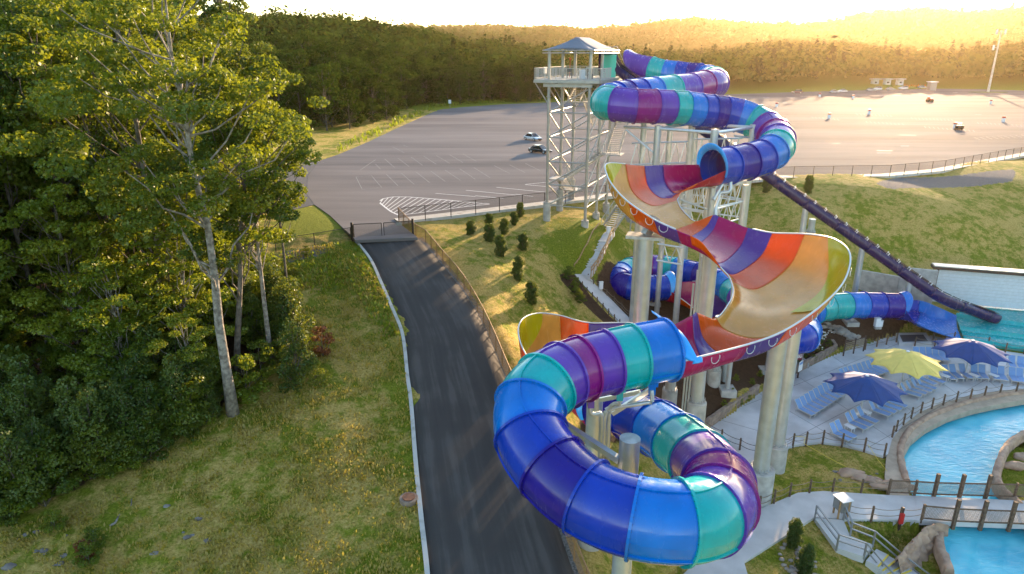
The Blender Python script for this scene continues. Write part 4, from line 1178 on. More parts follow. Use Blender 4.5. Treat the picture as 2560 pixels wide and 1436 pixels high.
# second frame under the first mouth
f2 = thing('support_frame', 'lattice frame under the tube mouth above the first bowl', 'steel frame', (18, 50, h1(18, 50)))
G2 = [P(1782, 470, 51.5), P(1865, 462, 54), P(1700, 500, 56), P(1770, 480, 57)]
for gi, p in enumerate(G2):
    gz = h1(p[0], p[1]) - .3 if gi < 2 else 17.6; mb = MB(); mb.cyl((p[0], p[1], gz), p if gi < 2 else (p[0], p[1], 20.9), .25 if gi < 2 else .14, n=14); mb.build('column', M['galv'], f2, smooth=True, angle=40)
truss(G2[0], G2[1], 20.4, 1.7, f2, 4); truss(G2[2], G2[0], 20.1, 1.6, f2, 5); truss(G2[2], G2[3], 19.6, 1.6, f2, 4); truss(G2[3], G2[1], 20.4, 1.6, f2, 4)
truss(P(1642, 640, 52), P(1705, 655, 51), 16.2, 1.3, f2, 2)
rod(P(1810, 452, 52), P(1782, 500, 51.5), .15, f2, 'drain_pipe'); rod(P(1838, 462, 52.6), P(1865, 450, 54), .15, f2, 'arm')
pipe([P(1826, 450, 52), P(1824, 478, 52), P(1800, 483, 52), P(1796, 500, 52), P(1790, 520, 52), P(1788, 560, 52)], .14, f2)
# small cradles under the lower tubes
for pp, idxs in ((p3, (12, 40, 70, 100, 125, 148)), (p4, (8, 30, 50, 66))):
    for i in idxs:
        if i >= len(pp): continue
        c = pp[i]; gz = h1(c[0], c[1])
        t = thing('tube_cradle', 'low concrete and steel cradle carrying the lower tube', 'support', (c[0], c[1], gz), 'cradles under the lower tubes')
        mb = MB(); mb.box((c[0], c[1], (gz - .3 + min(gz + .35, c[2] - 1.5)) / 2), (1.3, 1.3, min(gz + .35, c[2] - 1.5) - gz + .3)); mb.build('footing', M['concrete'], t)
        mb = MB(); mb.cyl((c[0], c[1], min(gz + .3, c[2] - 1.55)), (c[0], c[1], c[2] - 1.35), .22, n=12); mb.build('post', M['galv'], t, smooth=True, angle=40)
# ------------------------------------------------------------------ paving round the pool
M['wood'] = mat('weathered_post', (0.13, 0.085, 0.055), rough=0.85, var=0.3, vscale=6)
M['newwood'] = mat('new_timber', (0.36, 0.22, 0.10), rough=0.8, var=0.2, vscale=5)
M['rope'] = mat('rope', (0.24, 0.19, 0.13), rough=0.9)
M['chain'] = mat('dark_rope', (0.07, 0.05, 0.04), rough=0.9)
M['rock'] = mat('sculpted_rock', (0.48, 0.33, 0.23), rough=0.9, col2=(0.29, 0.19, 0.135), vscale=1.6, bump=0.7, bscale=5)
M['stone'] = mat('loose_stone', (0.40, 0.34, 0.28), rough=0.9, col2=(0.22, 0.19, 0.17), vscale=1.2, bump=0.4, bscale=9)
M['fstone'] = mat('field_stone', (0.24, 0.22, 0.20), rough=0.95, col2=(0.14, 0.12, 0.11), vscale=2)
M['block'] = mat('wall_block', (0.27, 0.20, 0.155), rough=0.9, var=0.25, vscale=2.2, bump=0.5, bscale=12)
M['sling'] = mat('sling_blue', (0.17, 0.30, 0.55), rough=0.7, var=0.05, vscale=8)
M['lframe'] = mat('lounger_frame', (0.50, 0.49, 0.47), rough=0.5)
M['cblue'] = mat('canopy_blue', (0.004, 0.046, 0.21), rough=0.75, var=0.08, vscale=2)
M['cyellow'] = mat('canopy_yellow', (0.72, 0.56, 0.14), rough=0.8, var=0.05, vscale=2)
M['whitepaint'] = mat('white_painted', (0.74, 0.75, 0.77), rough=0.6)
M['brownmetal'] = mat('brown_metal', (0.07, 0.04, 0.03), rough=0.5)
M['greymetal'] = mat('grey_metal', (0.30, 0.30, 0.30), rough=0.45, metal=0.5)

def gpoly(pts, z): return [tuple(G(x, y, z)[:2]) for x, y in pts]
plaza = gpoly([(1735, 1105), (1768, 1068), (1830, 1030), (1895, 985), (1958, 950), (2090, 884), (2130, 868), (2235, 838), (2300, 832), (2410, 858), (2470, 872), (2560, 885), (2760, 905), (2800, 975), (2560, 972), (2490, 978), (2420, 990), (2350, 1008), (2300, 1030), (2258, 1062), (2230, 1098), (2220, 1135), (2208, 1140), (2150, 1122), (2105, 1111), (2050, 1105), (1990, 1112), (1950, 1126), (1905, 1160), (1860, 1195), (1790, 1180)], 1.06)
tri_sheet('pool_deck', plaza, 1.06, M['deck'], depth=0.5)
tan = gpoly([(2800, 975), (2560, 972), (2490, 978), (2420, 990), (2350, 1008), (2300, 1030), (2258, 1062), (2230, 1098), (2216, 1140), (2212, 1190), (2220, 1240), (2275, 1245), (2258, 1180), (2258, 1140), (2278, 1102), (2315, 1072), (2370, 1044), (2430, 1025), (2490, 1012), (2560, 1000), (2800, 985)], 1.03)
tri_sheet('poolside_walk', tan, 1.03, M['tandeck'], depth=0.5)
path = gpoly([(1600, 1540), (1745, 1400), (1860, 1290), (1995, 1232), (2060, 1228), (2220, 1238), (2290, 1240), (2290, 1300), (2110, 1298), (2036, 1293), (1860, 1405), (1900, 1540)], 1.10)
tri_sheet('footpath', path, 1.10, M['walk'], depth=0.6)
# lower walk from the tower
wl1 = [GT(*q) for q in ((1437, 688), (1462, 718), (1495, 752), (1525, 785), (1552, 815), (1590, 860), (1640, 920))]
wr1 = [GT(*q) for q in ((1470, 688), (1490, 715), (1525, 748), (1556, 780), (1583, 808), (1620, 850), (1675, 910))]
strip('lower_walk', resamp(catmull(wl1, 4), 30) + [0, 0, .10], resamp(catmull(wr1, 4), 30) + [0, 0, .10], M['walk'], 0.5)
# joints of the paving slabs as shallow saw cuts
M['joint'] = mat('slab_joint', (0.17, 0.165, 0.16), rough=0.9)
pd = bpy.data.objects['pool_deck']
for a, b in (((1900, 985), (2130, 1120)), ((1985, 935), (2225, 1095)), ((2080, 890), (2290, 1035)), ((2200, 850), (2400, 990)), ((2330, 840), (2500, 975)), ((1800, 1050), (2010, 1110)), ((1860, 1015), (2270, 850)), ((1940, 1120), (2350, 905)), ((2170, 1120), (2550, 900))):
    mb = MB(); p, q = G(*a, 1.062), G(*b, 1.062); mb.bar(p, q, .035, .008); mb.build('paving_joint', M['joint'], pd)

# ------------------------------------------------------------------ pool
def water_mat():
    m, n, l, b = nt('pool_water')
    geo = n.new('ShaderNodeNewGeometry')
    w = n.new('ShaderNodeTexNoise'); w.inputs['Scale'].default_value = 1.6; w.inputs['Detail'].default_value = 4; w.inputs['Distortion'].default_value = 0.6
    mp = n.new('ShaderNodeMapping'); mp.inputs['Scale'].default_value = (0.8, 1.9, 1); mp.inputs['Rotation'].default_value = (0, 0, 0.5); l.new(geo.outputs['Position'], mp.inputs[0]); l.new(mp.outputs[0], w.inputs['Vector'])
    b.inputs['Base Color'].default_value = (0.09, 0.52, 0.66, 1); b.inputs['Roughness'].default_value = 0.04; b.inputs['IOR'].default_value = 1.33
    c = n.new('ShaderNodeTexNoise'); c.inputs['Scale'].default_value = 0.5; l.new(geo.outputs['Position'], c.inputs['Vector'])
    r = n.new('ShaderNodeValToRGB'); r.color_ramp.elements[0].color = (0.05, 0.45, 0.60, 1); r.color_ramp.elements[1].color = (0.12, 0.60, 0.72, 1); r.color_ramp.elements[0].position = .35; r.color_ramp.elements[1].position = .65
    l.new(c.outputs[0], r.inputs[0]); l.new(r.outputs[0], b.inputs['Base Color'])
    bp = n.new('ShaderNodeBump'); bp.inputs['Strength'].default_value = 0.5; bp.inputs['Distance'].default_value = 0.10
    l.new(w.outputs[0], bp.inputs['Height']); l.new(bp.outputs[0], b.inputs['Normal'])
    return m
M['water'] = water_mat()
tri_sheet('pool_water', [tuple(p) for p in pool_poly], POOLZ, M['water'], depth=0.05)
ctr = pool_poly.mean(0)
def rimwall(name, pts, zt, w, mat_, label, cat, seed, kind=None, lo=-1.2):
    rr = random.Random(seed)
    pts = np.asarray(pts); n = len(pts)
    t = np.gradient(pts, axis=0); t /= np.linalg.norm(t, axis=1)[:, None] + 1e-9
    nrm = np.c_[t[:, 1], -t[:, 0]]
    if not inpoly(pts[n // 2:n // 2 + 1, 0] - nrm[n // 2, 0] * .4, pts[n // 2:n // 2 + 1, 1] - nrm[n // 2, 1] * .4, pool_poly)[0]: nrm = -nrm
    rows = []
    prof_ = [(-.06, lo), (-.04, zt - .30), (.0, zt - .08), (.10, zt + .0), (w * .5, zt + .03), (w - .08, zt - .02), (w, zt - .12), (w + .06, zt - .7)]
    for i in range(n):
        k = 0.5 + 0.5 * math.sin(i * 1.7 + 2 * math.sin(i * .6))
        rows.append([(pts[i, 0] + nrm[i, 0] * (o_ + (rr.uniform(-.035, .035) if 0 < j < 7 else 0)), pts[i, 1] + nrm[i, 1] * (o_ + rr.uniform(-.03, .03)), z_ + (rr.uniform(-.05, .05) + .05 * (k - .5) if 1 < j < 7 else 0)) for j, (o_, z_) in enumerate(prof_)])
    mb = MB(); mb.grid(np.array(rows)); mb.f += [tuple(range(8)), tuple((n - 1) * 8 + k for k in range(7, -1, -1))]; mb.m += [0, 0]; o = mb.build(name, mat_, smooth=True, org=(pts[n // 2, 0], pts[n // 2, 1], lo), angle=50)
    tag(o, label, cat)
    return o
pp_ = catmull([G(x, y, POOLZ) for x, y in POOL], 9, closed=True)[:, :2]
nP = len(POOL)
rimwall('pool_wall', pp_[0 * 9:10 * 9 + 1], 1.22, .46, M['rock'], 'curved tan rockwork wall along the big curve of the pool', 'pool wall', 3)
rimwall('pool_wall', pp_[11 * 9:17 * 9], 1.25, .46, M['rock'], 'tan rockwork wall round the grass island', 'pool wall', 4)
rimwall('pool_wall', pp_[17 * 9:20 * 9], 1.0, .5, M['rock'], 'tan rockwork wall on the far bank past the bridge', 'pool wall', 6)
rimwall('pool_wall', pp_[21 * 9:23 * 9 + 4], .65, .5, M['rock'], 'low tan pool wall below the bridge and the stairs', 'pool wall', 5)

def boulder(name, c, size, mat_, label=None, cat=None, seed=0, sub=3, group=None, parent=None, rough=.28):
    bm = bmesh.new(); bmesh.ops.create_icosphere(bm, subdivisions=sub, radius=1)
    for v in bm.verts:
        q = v.co.copy(); d = mnoise.noise(q * 1.3 + Vector((seed * 3.1, seed, 0))) * rough * 1.6 + mnoise.noise(q * 3.1 + Vector((seed, 0, 7))) * rough * .6
        v.co = q * (1 + d); v.co.x *= size[0]; v.co.y *= size[1]; v.co.z *= size[2]
    for f in bm.faces: f.smooth = True
    me = bpy.data.meshes.new(name); bm.to_mesh(me); bm.free(); me.materials.append(mat_)
    me.set_sharp_from_angle(angle=math.radians(50))
    o = link(name, me, c, parent)
    if label: tag(o, label, cat, group)
    return o
# big rock face beside the bridge and rocks on the lawn and the island
c = G(2310, 1350, .2)
rk = thing('rock_face', 'large tan sculpted rock face between stairs and the lower pool', 'rock', (c[0], c[1], -1))
top_ = resamp(catmull([G(*q) for q in ((2372, 1312, 1.25), (2345, 1306, 1.35), (2316, 1320, 1.3), (2290, 1347, 1.15), (2264, 1374, 1.0), (2244, 1396, .8))], 6), 46)
bot_ = resamp(catmull([G(*q) for q in ((2368, 1372, -.6), (2355, 1388, -.7), (2338, 1412, -.8), (2312, 1440, -1.0), (2285, 1462, -1.1), (2262, 1475, -1.2))], 6), 46)
bk2 = top_ + (top_ - bot_) * .25; bk2[:, 2] = top_[:, 2] - .9
rows = []
for j in range(30):
    f = j / 29
    if f < .3: g = f / .3; q = bk2 * (1 - g) + top_ * g
    else: g = (f - .3) / .7; q = top_ * (1 - g) + bot_ * g; q[:, 2] += .0
    q = q.copy()
    for i in range(46):
        v = Vector((i * .13, j * .13, 3.0)); cellv = mnoise.voronoi(v * 1.5)[0]; d = (0.34 - min(cellv[0], .5)) * .9 + mnoise.noise(v * 2.4) * .22
        edge_f = min(1, min(i, 45 - i) / 3) * (1 if .05 < f < .97 else .2)
        q[i] += (np.array([.75, -.55, .35])) * d * edge_f
    rows.append(q)
mb = MB(); mb.grid(np.array(rows)); mb.build('rock_piece', M['rock'], rk, smooth=True)
for i, (px, py, sx, sy, sz, lb) in enumerate(((2125, 1187, .9, .45, .32, 'low tan boulder in the lawn by the pool bend'), (2150, 1197, .7, .4, .25, 'flat tan boulder leading from the lawn to the pool'), (2175, 1204, .5, .35, .28, 'small rounded boulder in the row across the lawn'), (2192, 1209, .45, .4, .3, 'rounded boulder at the end of the row by the bridge rail'), (2235, 1218, 1.6, .5, .3, 'long low rock running under the bridge rail'),
    (2535, 1168, 1.0, .45, .35, 'pale boulder lying on the grass island'), (2555, 1145, .6, .4, .3, 'small grey boulder at the edge of the grass island'))):
    p = GT(px, py); boulder('boulder', (p[0], p[1], p[2] + sz * .25), (sx, sy, sz), M['rock'], lb, 'boulder', i + 11, group='boulders by the pool')
rr = random.Random(4)
for i in range(28):
    a = i / 28 * 2 * math.pi
    if i % 2: px, py = 1975 + 24 * math.cos(a) + rr.uniform(-4, 4), 1393 + 34 * math.sin(a) + rr.uniform(-3, 3)
    else: px, py = 2008 + 30 * math.cos(a) + rr.uniform(-5, 5), 1420 + 42 * math.sin(a) + rr.uniform(-4, 4)
    p = GT(px, py); s_ = rr.uniform(.10, .2)
    boulder('cobble', (p[0], p[1], p[2] + s_ * .3), (s_ * 1.3, s_, s_ * .7), M['stone'], 'rounded river cobble ringing the two columnar evergreens', 'cobble', i, 2, 'cobbles round the evergreens')
for i in range(70):
    f = rr.random(); px = 2065 + f * 95 + rr.uniform(-9, 9); py = 812 + f * 48 + rr.uniform(-7, 7)
    p = GT(px, py); s_ = rr.uniform(.14, .34)
    boulder('riprap_stone', (p[0], p[1], p[2] + s_ * .3), (s_ * 1.2, s_, s_ * .7), M['stone'], 'tan stone in the rubble strip beside the flower bed', 'stone', i, 1, 'rubble strip by the slide')
for i in range(30):
    px, py = (rr.uniform(2080, 2210), rr.uniform(1175, 1205)) if i < 8 else ((rr.uniform(150, 520), rr.uniform(1235, 1400)) if i < 20 else (rr.uniform(0, 180), rr.uniform(1330, 1420)))
    p = GT(px, py); s_ = rr.uniform(.06, .16) * (1.7 if i % 9 == 0 else 1)
    boulder('field_stone', (p[0], p[1], p[2] + s_ * .05), (s_ * 1.4, s_, s_ * .6), M['fstone'], 'small grey field stone in the grass of the clearing' if i >= 8 else 'small grey stone in the bare patch by the pool bend', 'stone', i + 50, 2, 'loose field stones')

# ------------------------------------------------------------------ sun loungers and parasols
def make_lounger():
    t = thing('sun_lounger', 'x', 'sun lounger', (0, 0, 0), 'sun loungers on the pool deck')
    mb = MB()
    for s_ in (-1, 1):
        mb.bar((-.30, .31 * s_, .34), (1.30, .31 * s_, .34), .05, .06)
    mb.bar((1.28, -.31, .34), (1.28, .31, .34), .05, .06); mb.bar((0, -.31, .32), (0, .31, .32), .05, .05)
    mb.build('frame', M['lframe'], t)
    for x, y in ((-.2, -.29), (-.2, .29), (1.2, -.29), (1.2, .29)):
        mb = MB(); mb.bar((x, y, 0), (x, y, .32), .05, .05); mb.build('leg', M['lframe'], t)
    mb = MB(); mb.box((.66, 0, .372), (1.24, .54, .025)); mb.build('seat', M['sling'], t)
    mb = MB(); a = math.radians(52); d = np.array([-math.cos(a), 0, math.sin(a)])
    p0 = np.array([.0, 0, .37]); mb.bar(p0, p0 + d * .78, .54, .025, up=(math.sin(a), 0, math.cos(a))); bk = mb.build('backrest', M['sling'], t)
    mb = MB()
    for s_ in (-1, 1): mb.bar(p0 + [0, .29 * s_, 0], p0 + d * .80 + [0, .29 * s_, 0], .04, .04)
    mb.bar(p0 + d * .80 + [0, -.3, 0], p0 + d * .80 + [0, .3, 0], .04, .04); mb.build('back_frame', M['lframe'], bk)
    return t
lproto = make_lounger(); lused = [False]
def lounger(hpx, hpy, fpx, fpy, label):
    h, f = G(hpx, hpy, 1.4), G(fpx, fpy, 1.4)
    a = math.atan2(f[1] - h[1], f[0] - h[0]); loc = (h[0] + math.cos(a) * .3, h[1] + math.sin(a) * .3, 1.065)
    if not lused[0]:
        lused[0] = True; lproto.location = loc; lproto.rotation_euler = (0, 0, a); lproto['label'] = label; return lproto
    return copy_tree(lproto, loc, a, label=label)
def lrow(h0, h1_, f0, n, label):
    for i in range(n):
        g = i / (n - 1); hx, hy = h0[0] + (h1_[0] - h0[0]) * g, h0[1] + (h1_[1] - h0[1]) * g
        lounger(hx, hy, hx + f0[0] - h0[0], hy + f0[1] - h0[1], label)
lrow((1994, 1017), (2072, 969), (2026, 1033), 8, 'blue sling lounger in the straight row behind the front blue parasol')
lrow((2102, 940), (2180, 915), (2136, 954), 8, 'blue sling lounger in the row between yellow parasol and path')
lrow((2288, 884), (2352, 885), (2308, 905), 5, 'blue sling lounger in the row behind the yellow parasol')
for px, py in ((2080, 1078), (2093, 1071)): lounger(px, py, px + 32, py + 16, 'blue sling lounger of the lone pair at the end of the poolside arc')
for px, py in ((2118, 1052), (2131, 1045), (2147, 1036)): lounger(px, py, px + 33, py + 14, 'blue sling lounger by the pole of the front blue parasol')
for px, py in ((2176, 1021), (2190, 1014), (2204, 1007), (2218, 1000)): lounger(px, py, px + 34, py + 12, 'blue sling lounger half hidden under the front blue parasol')
for px, py in ((2254, 976), (2267, 970), (2280, 964), (2292, 958)): lounger(px, py, px + 34, py + 10, 'blue sling lounger in the block between front blue and yellow parasols')
for px, py in ((2274, 948), (2296, 944), (2318, 940)): lounger(px, py, px + 32, py + 13, 'blue sling lounger under the yellow parasol edge')
for px, py in ((2360, 930), (2378, 928), (2402, 927)): lounger(px, py, px + 24, py + 18, 'blue sling lounger by the pole of the rear blue parasol')
for px, py in ((2433, 928), (2452, 929), (2482, 931), (2500, 933), (2528, 936), (2546, 938)): lounger(px, py, px + 15, py + 22, 'blue sling lounger facing the pool beyond the rear blue parasol')
for px, py in ((2527, 905), (2549, 908), (2572, 911)): lounger(px, py, px + 10, py + 20, 'blue sling lounger in the rear row beside the rear blue parasol')
for px, py, lb in ((2125, 1066, 'small white side table near the lone pair of loungers'), (2165, 1029, 'small white side table under the front blue parasol'), (2362, 939, 'small white side table by the rear parasol pole'), (2435, 938, 'small white side table right of the rear parasol pole'), (2484, 938, 'small white side table among the loungers facing the pool')):
    p = G(px, py, 1.5); t = thing('side_table', lb, 'table', (p[0], p[1], 1.065))
    mb = MB(); mb.box((p[0], p[1], 1.5), (.5, .8, .05), .5); mb.build('table_top', M['whitepaint'], t)
    for a, b in ((-.18, -.3), (.18, -.3), (.18, .3), (-.18, .3)):
        mb = MB(); q = (p[0] + a * math.cos(.5) - b * math.sin(.5), p[1] + a * math.sin(.5) + b * math.cos(.5)); mb.bar((*q, 1.065), (*q, 1.48), .04, .04); mb.build('leg', M['whitepaint'], t)
def parasol(px, py, zt, R, cm, label, n=10, rot=0.0, lean=0.0):
    p = G(px, py, zt)
    t = thing('parasol', label, 'parasol', (p[0], p[1], 1.065), 'large parasols on the pool deck')
    mb = MB(); mb.cyl((p[0], p[1], 1.065), (p[0], p[1], zt - .05), .07, n=14); mb.build('pole', M['lframe'], t, smooth=True, angle=40)
    mb = MB(); mb.cyl((p[0], p[1], 1.065), (p[0], p[1], 1.12), .32, n=20); mb.build('base', M['galvd'], t)
    K = 8; J = 8
    for k in range(n):
        a0, a1 = rot + 2 * math.pi * k / n, rot + 2 * math.pi * (k + 1) / n
        rows = []
        for i in range(J + 1):
            g = i / J; row = []
            for j in range(K + 1):
                f = j / K; sag = math.sin(math.pi * f)
                d = np.array([math.cos(a0), math.sin(a0)]) * (1 - f) + np.array([math.cos(a1), math.sin(a1)]) * f
                r = R * (.05 + .95 * g) * (1 - .16 * sag * g ** 2)
                z = zt - (0.34 * R) * g ** 1.08 + .05 * R * sag * g * g * .9 - .04 * sag * math.sin(math.pi * g)
                row.append((p[0] + d[0] * r, p[1] + d[1] * r, z))
            rows.append(row)
        mb = MB(); mb.grid(np.array(rows)); o = mb.build('canopy_panel', M[cm], t, smooth=True); o.modifiers.new('t', 'SOLIDIFY').thickness = .015
        mb = MB(); e_ = np.array([p[0] + math.cos(a0) * R * .96, p[1] + math.sin(a0) * R * .96, zt - .34 * R - .01]); mb.bar((p[0], p[1], zt - .08), e_, .04, .05); mb.build('rib', M['lframe'], t)
    mb = MB(); mb.cyl((p[0], p[1], zt - .04), (p[0], p[1], zt + .06), .17, .14, n=16); mb.build('crown_cap', M['whitepaint'], t, smooth=True, angle=40)
parasol(2168, 940, 4.7, 3.25, 'cblue', 'dark blue scalloped parasol by the rope fence and lawn', rot=.25)
parasol(2270, 879, 4.7, 3.35, 'cyellow', 'yellow scalloped parasol between the two blue ones', rot=.1)
parasol(2433, 852, 4.7, 3.35, 'cblue', 'dark blue scalloped parasol next to the turquoise splash lane', rot=.4)

# ------------------------------------------------------------------ rope fences
def rope_fence(pts, h, label, m='wood', rm='rope', ropes=(.88, .45), r=.075, sag=.12, z=None, grp='rope fences'):
    pts = [np.array(G(x, y, z) if z is not None else GT(x, y)) for x, y in pts]
    t = thing('rope_fence', label, 'fence', tuple(pts[0]), grp)
    for p in pts:
        mb = MB(); mb.cyl(p - [0, 0, .2], p + [0, 0, h], r, n=9); mb.cyl(p + [0, 0, h], p + [0, 0, h + .05], r, r * .5, n=9); mb.build('post', M[m], t, smooth=True, angle=40)
    for k in ropes:
        mb = MB()
        for p, q in zip(pts[:-1], pts[1:]):
            c = [p + (q - p) * f + np.array([0, 0, h * k - sag * 4 * f * (1 - f)]) for f in np.linspace(0, 1, 7)]
            mb.sweep(np.array(c), .022, 5, cap=False)
        mb.build('rope', M[rm], t, smooth=True)
def z8(l): return [(1900 + a / 3.589, 840 + b / 3.589) for a, b in l]
def z5(l): return [(1800 + a / 3.293, 1000 + b / 3.293) for a, b in l]
rope_fence(z8([(1185, 910), (1220, 858), (1285, 796), (1355, 740), (1442, 690), (1540, 652), (1642, 620), (1760, 592), (1885, 568), (2012, 546), (2150, 527), (2295, 512), (2440, 500)]), 1.0, 'rope fence on wooden posts curving along the pool wall', z=1.06)
rope_fence(z8([(195, 1030), (295, 985), (412, 970), (562, 955), (735, 985), (935, 1025), (1115, 1075)]), 1.05, 'rope fence on wooden posts bowing round the top of the small lawn', z=1.06)
rope_fence(z5([(240, 945), (322, 905), (442, 852), (572, 795), (735, 765), (925, 757), (1160, 764), (1385, 770)]), 1.05, 'rope fence between small lawn and footpath', z=1.1)
rope_fence(z5([(1040, 965), (1245, 990), (1475, 1000), (1655, 992)]), 1.05, 'rope fence on the stair side of the footpath', z=1.1)
rope_fence([(1752, 1071), (1803, 1103), (1849, 1125), (1890, 1140)], 1.0, 'dark rope fence beside the big blocks under the coil', rm='chain', z=1.06)
rope_fence([(2050 + a / 4.2235, 560 + b / 4.2235) for a, b in ((475, 1325), (598, 1295), (700, 1272), (805, 1246))], 1.0, 'rope fence along the mulch by the slatted screen', z=1.1)
rope_fence([(2050 + a / 4.2235, 560 + b / 4.2235) for a, b in ((1000, 1288), (1205, 1312), (1190, 1240), (1410, 1235), (1770, 1292), (1955, 1355), (2150, 1372), (2400, 1400))], 1.0, 'rope fence between the splash lane and the loungers', z=1.1)
W1 = [(1400 + a / 3.778, 620 + b / 3.778) for a, b in ((170, 345), (210, 385), (254, 437), (304, 487), (350, 533), (405, 588), (458, 642), (512, 698), (562, 745), (640, 830))]
W2 = [(1400 + a / 3.778, 620 + b / 3.778) for a, b in ((265, 312), (315, 350), (375, 398), (440, 455), (510, 520), (580, 585), (650, 655), (700, 705))]
rope_fence(W1, .75, 'low dark rope fence on the planted side of the lower walk', rm='chain', ropes=(.8,), r=.06)
rope_fence(W2, .75, 'low rope fence on the slide side of the lower walk', ropes=(.85, .45), r=.06)

# ------------------------------------------------------------------ timber-railed steps below the tower
st = thing('garden_stairs', 'concrete steps with timber handrails leading down from the tower', 'stairs', tuple(GT(1480, 650)))
wpt = [GT(1519, 582), GT(1503, 602), GT(1491, 632), GT(1480, 650), GT(1470, 672), GT(1456, 690)]
for i in range(5):
    a, b = wpt[i + 1].copy(), wpt[i].copy(); a[2] += .14; b[2] += .14
    hd = (b - a); hd[2] = 0; L = np.linalg.norm(hd); hd /= L; sd = np.array([-hd[1], hd[0], 0])
    if i in (1, 3):
        flight(a, b, 1.7, st, n=max(4, int(round((b[2] - a[2]) / .17))), mtread='walk', rail=False, solid=True)
    else:
        mb = MB(); mb.add([a + sd * .85, a - sd * .85, b - sd * .85, b + sd * .85] + [q - np.array([0, 0, .5]) for q in (a + sd * .85, a - sd * .85, b - sd * .85, b + sd * .85)], [(0, 1, 2, 3), (0, 4, 5, 1), (1, 5, 6, 2), (2, 6, 7, 3), (3, 7, 4, 0)]); mb.build('ramp_slab', M['walk'], st)
    for s_ in (-1, 1):
        mb = MB()
        p, q = a + sd * s_ * 1.0, b + sd * s_ * 1.0
        for f in (0, .5):
            c = p + (q - p) * f; mb.bar(c - [0, 0, .3], c + [0, 0, .95], .09, .09)
        mb.bar(p + [0, 0, .95], q + [0, 0, .95], .12, .06); mb.bar(p + [0, 0, .55], q + [0, 0, .55], .05, .12)
        mb.build('handrail', M['newwood'], st)

# ------------------------------------------------------------------ block walls, planter, screen, sign
def block_wall(name, pts, rows, bh, bl, label, seed, z0=None, thick=.32):
    rr2 = random.Random(seed); pts = [np.array(p, float) for p in pts]
    t = thing(name, label, 'wall', (pts[0][0], pts[0][1], z0 if z0 is not None else pts[0][2]))
    for p, q in zip(pts[:-1], pts[1:]):
        L = np.linalg.norm((q - p)[:2]); n = max(1, int(round(L / bl))); a = math.atan2(q[1] - p[1], q[0] - p[0])
        for r in range(rows):
            for i in range(n + (r % 2)):
                f0 = (i - .5 * (r % 2)) / n; f1 = f0 + 1 / n; f0, f1 = max(0, f0), min(1, f1)
                if f1 - f0 < .02: continue
                c = p + (q - p) * (f0 + f1) / 2
                mb = MB(); mb.box((c[0] + rr2.uniform(-.012, .012), c[1] + rr2.uniform(-.012, .012), (z0 if z0 is not None else c[2]) + bh * (r + .5)), ((f1 - f0) * L - .018, thick + rr2.uniform(-.03, .03), bh - .014), a)
                o = mb.build('block', M['block'], t)
                bv = o.modifiers.new('b', 'BEVEL'); bv.width = .02; bv.segments = 1
block_wall('planter_wall', [G(*q, 1.06) for q in ((1960, 948), (1995, 930), (2040, 905), (2088, 880))] + [G(2062, 845, 1.06)], 4, .20, .45, 'tan block planter wall behind the loungers with white flowers above', 1, 1.06)
block_wall('retaining_wall', [G(*q, 1.06) for q in ((1757, 1078), (1800, 1048), (1850, 1013), (1893, 983))], 3, .30, .62, 'tan block retaining wall between plaza and the bed under the slide', 2, 1.06)
# slatted screen
sc0, sc1 = G(2108, 890, 1.08), G(2158, 878, 1.08)
scr = thing('slatted_screen', 'dark timber screen with horizontal slats beside the planter', 'fence', tuple(sc0))
for f in (0, .5, 1):
    c = sc0 + (sc1 - sc0) * f; mb = MB(); mb.bar(c - [0, 0, .1], c + [0, 0, 1.7], .10, .10); mb.build('post', M['brownmetal'], scr)
for k in range(6):
    for h_ in (0, 1):
        a, b = sc0 + (sc1 - sc0) * (.5 * h_ + .02), sc0 + (sc1 - sc0) * (.5 * h_ + .48); z = .55 + .19 * k
        mb = MB(); mb.bar(a + [0, 0, z], b + [0, 0, z], .04, .09); mb.build('slat', M['rope'] if k < 5 else M['brownmetal'], scr)
# arched sign on two posts
sgb = G(1994, 945, 1.08); sga = G(1958, 968, 1.08)
d_ = sgb - sga; d_[2] = 0; Ls = np.linalg.norm(d_); d_ /= Ls; n_ = np.array([d_[1], -d_[0], 0])
if n_[1] > 0: n_ = -n_
sg = thing('ride_sign', "arched dark red ride sign with white lettering on two dark posts", 'sign', tuple(sgb))
zs = zat(sgb[0], sgb[1], 872)
for p in (sga, sgb):
    mb = MB(); mb.cyl(p, np.array([p[0], p[1], zs]), .08, n=10); mb.build('post', M['brownmetal'], sg, smooth=True, angle=40)
M['signred'] = mat('sign_red', (0.20, 0.012, 0.02), 0.5)
def arch(off, hh, sh):
    rows = []
    for i in range(17):
        f = i / 16; c = sga + d_ * (Ls * f) + n_ * off; z = zs - .75 + .55 * math.sin(math.pi * f * .999) * .6
        rows.append([[c[0], c[1], z - hh + sh], [c[0], c[1], z + hh - sh]])
    return np.array(rows)
mb = MB(); a, b = arch(.09, .36, 0), arch(.15, .36, 0)
mb.grid(a); mb.grid(b, flip=True); mb.grid(np.array([a[:, 0], b[:, 0]])); mb.grid(np.array([a[:, 1], b[:, 1]])); mb.build('board', M['signred'], sg)
txt = bpy.data.curves.new('lettering', 'FONT'); txt.body = "RAFTER'S RAGE"; txt.size = .46; txt.align_x = 'CENTER'; txt.align_y = 'CENTER'; txt.extrude = .01
to = bpy.data.objects.new('lettering', txt); COL.objects.link(to)
dg = bpy.context.evaluated_depsgraph_get(); me = bpy.data.meshes.new_from_object(to.evaluated_get(dg)); bpy.data.objects.remove(to)
wv = max(v.co.x for v in me.vertices) * 2
dirr = d_ if np.cross(d_, -n_)[2] > 0 else d_
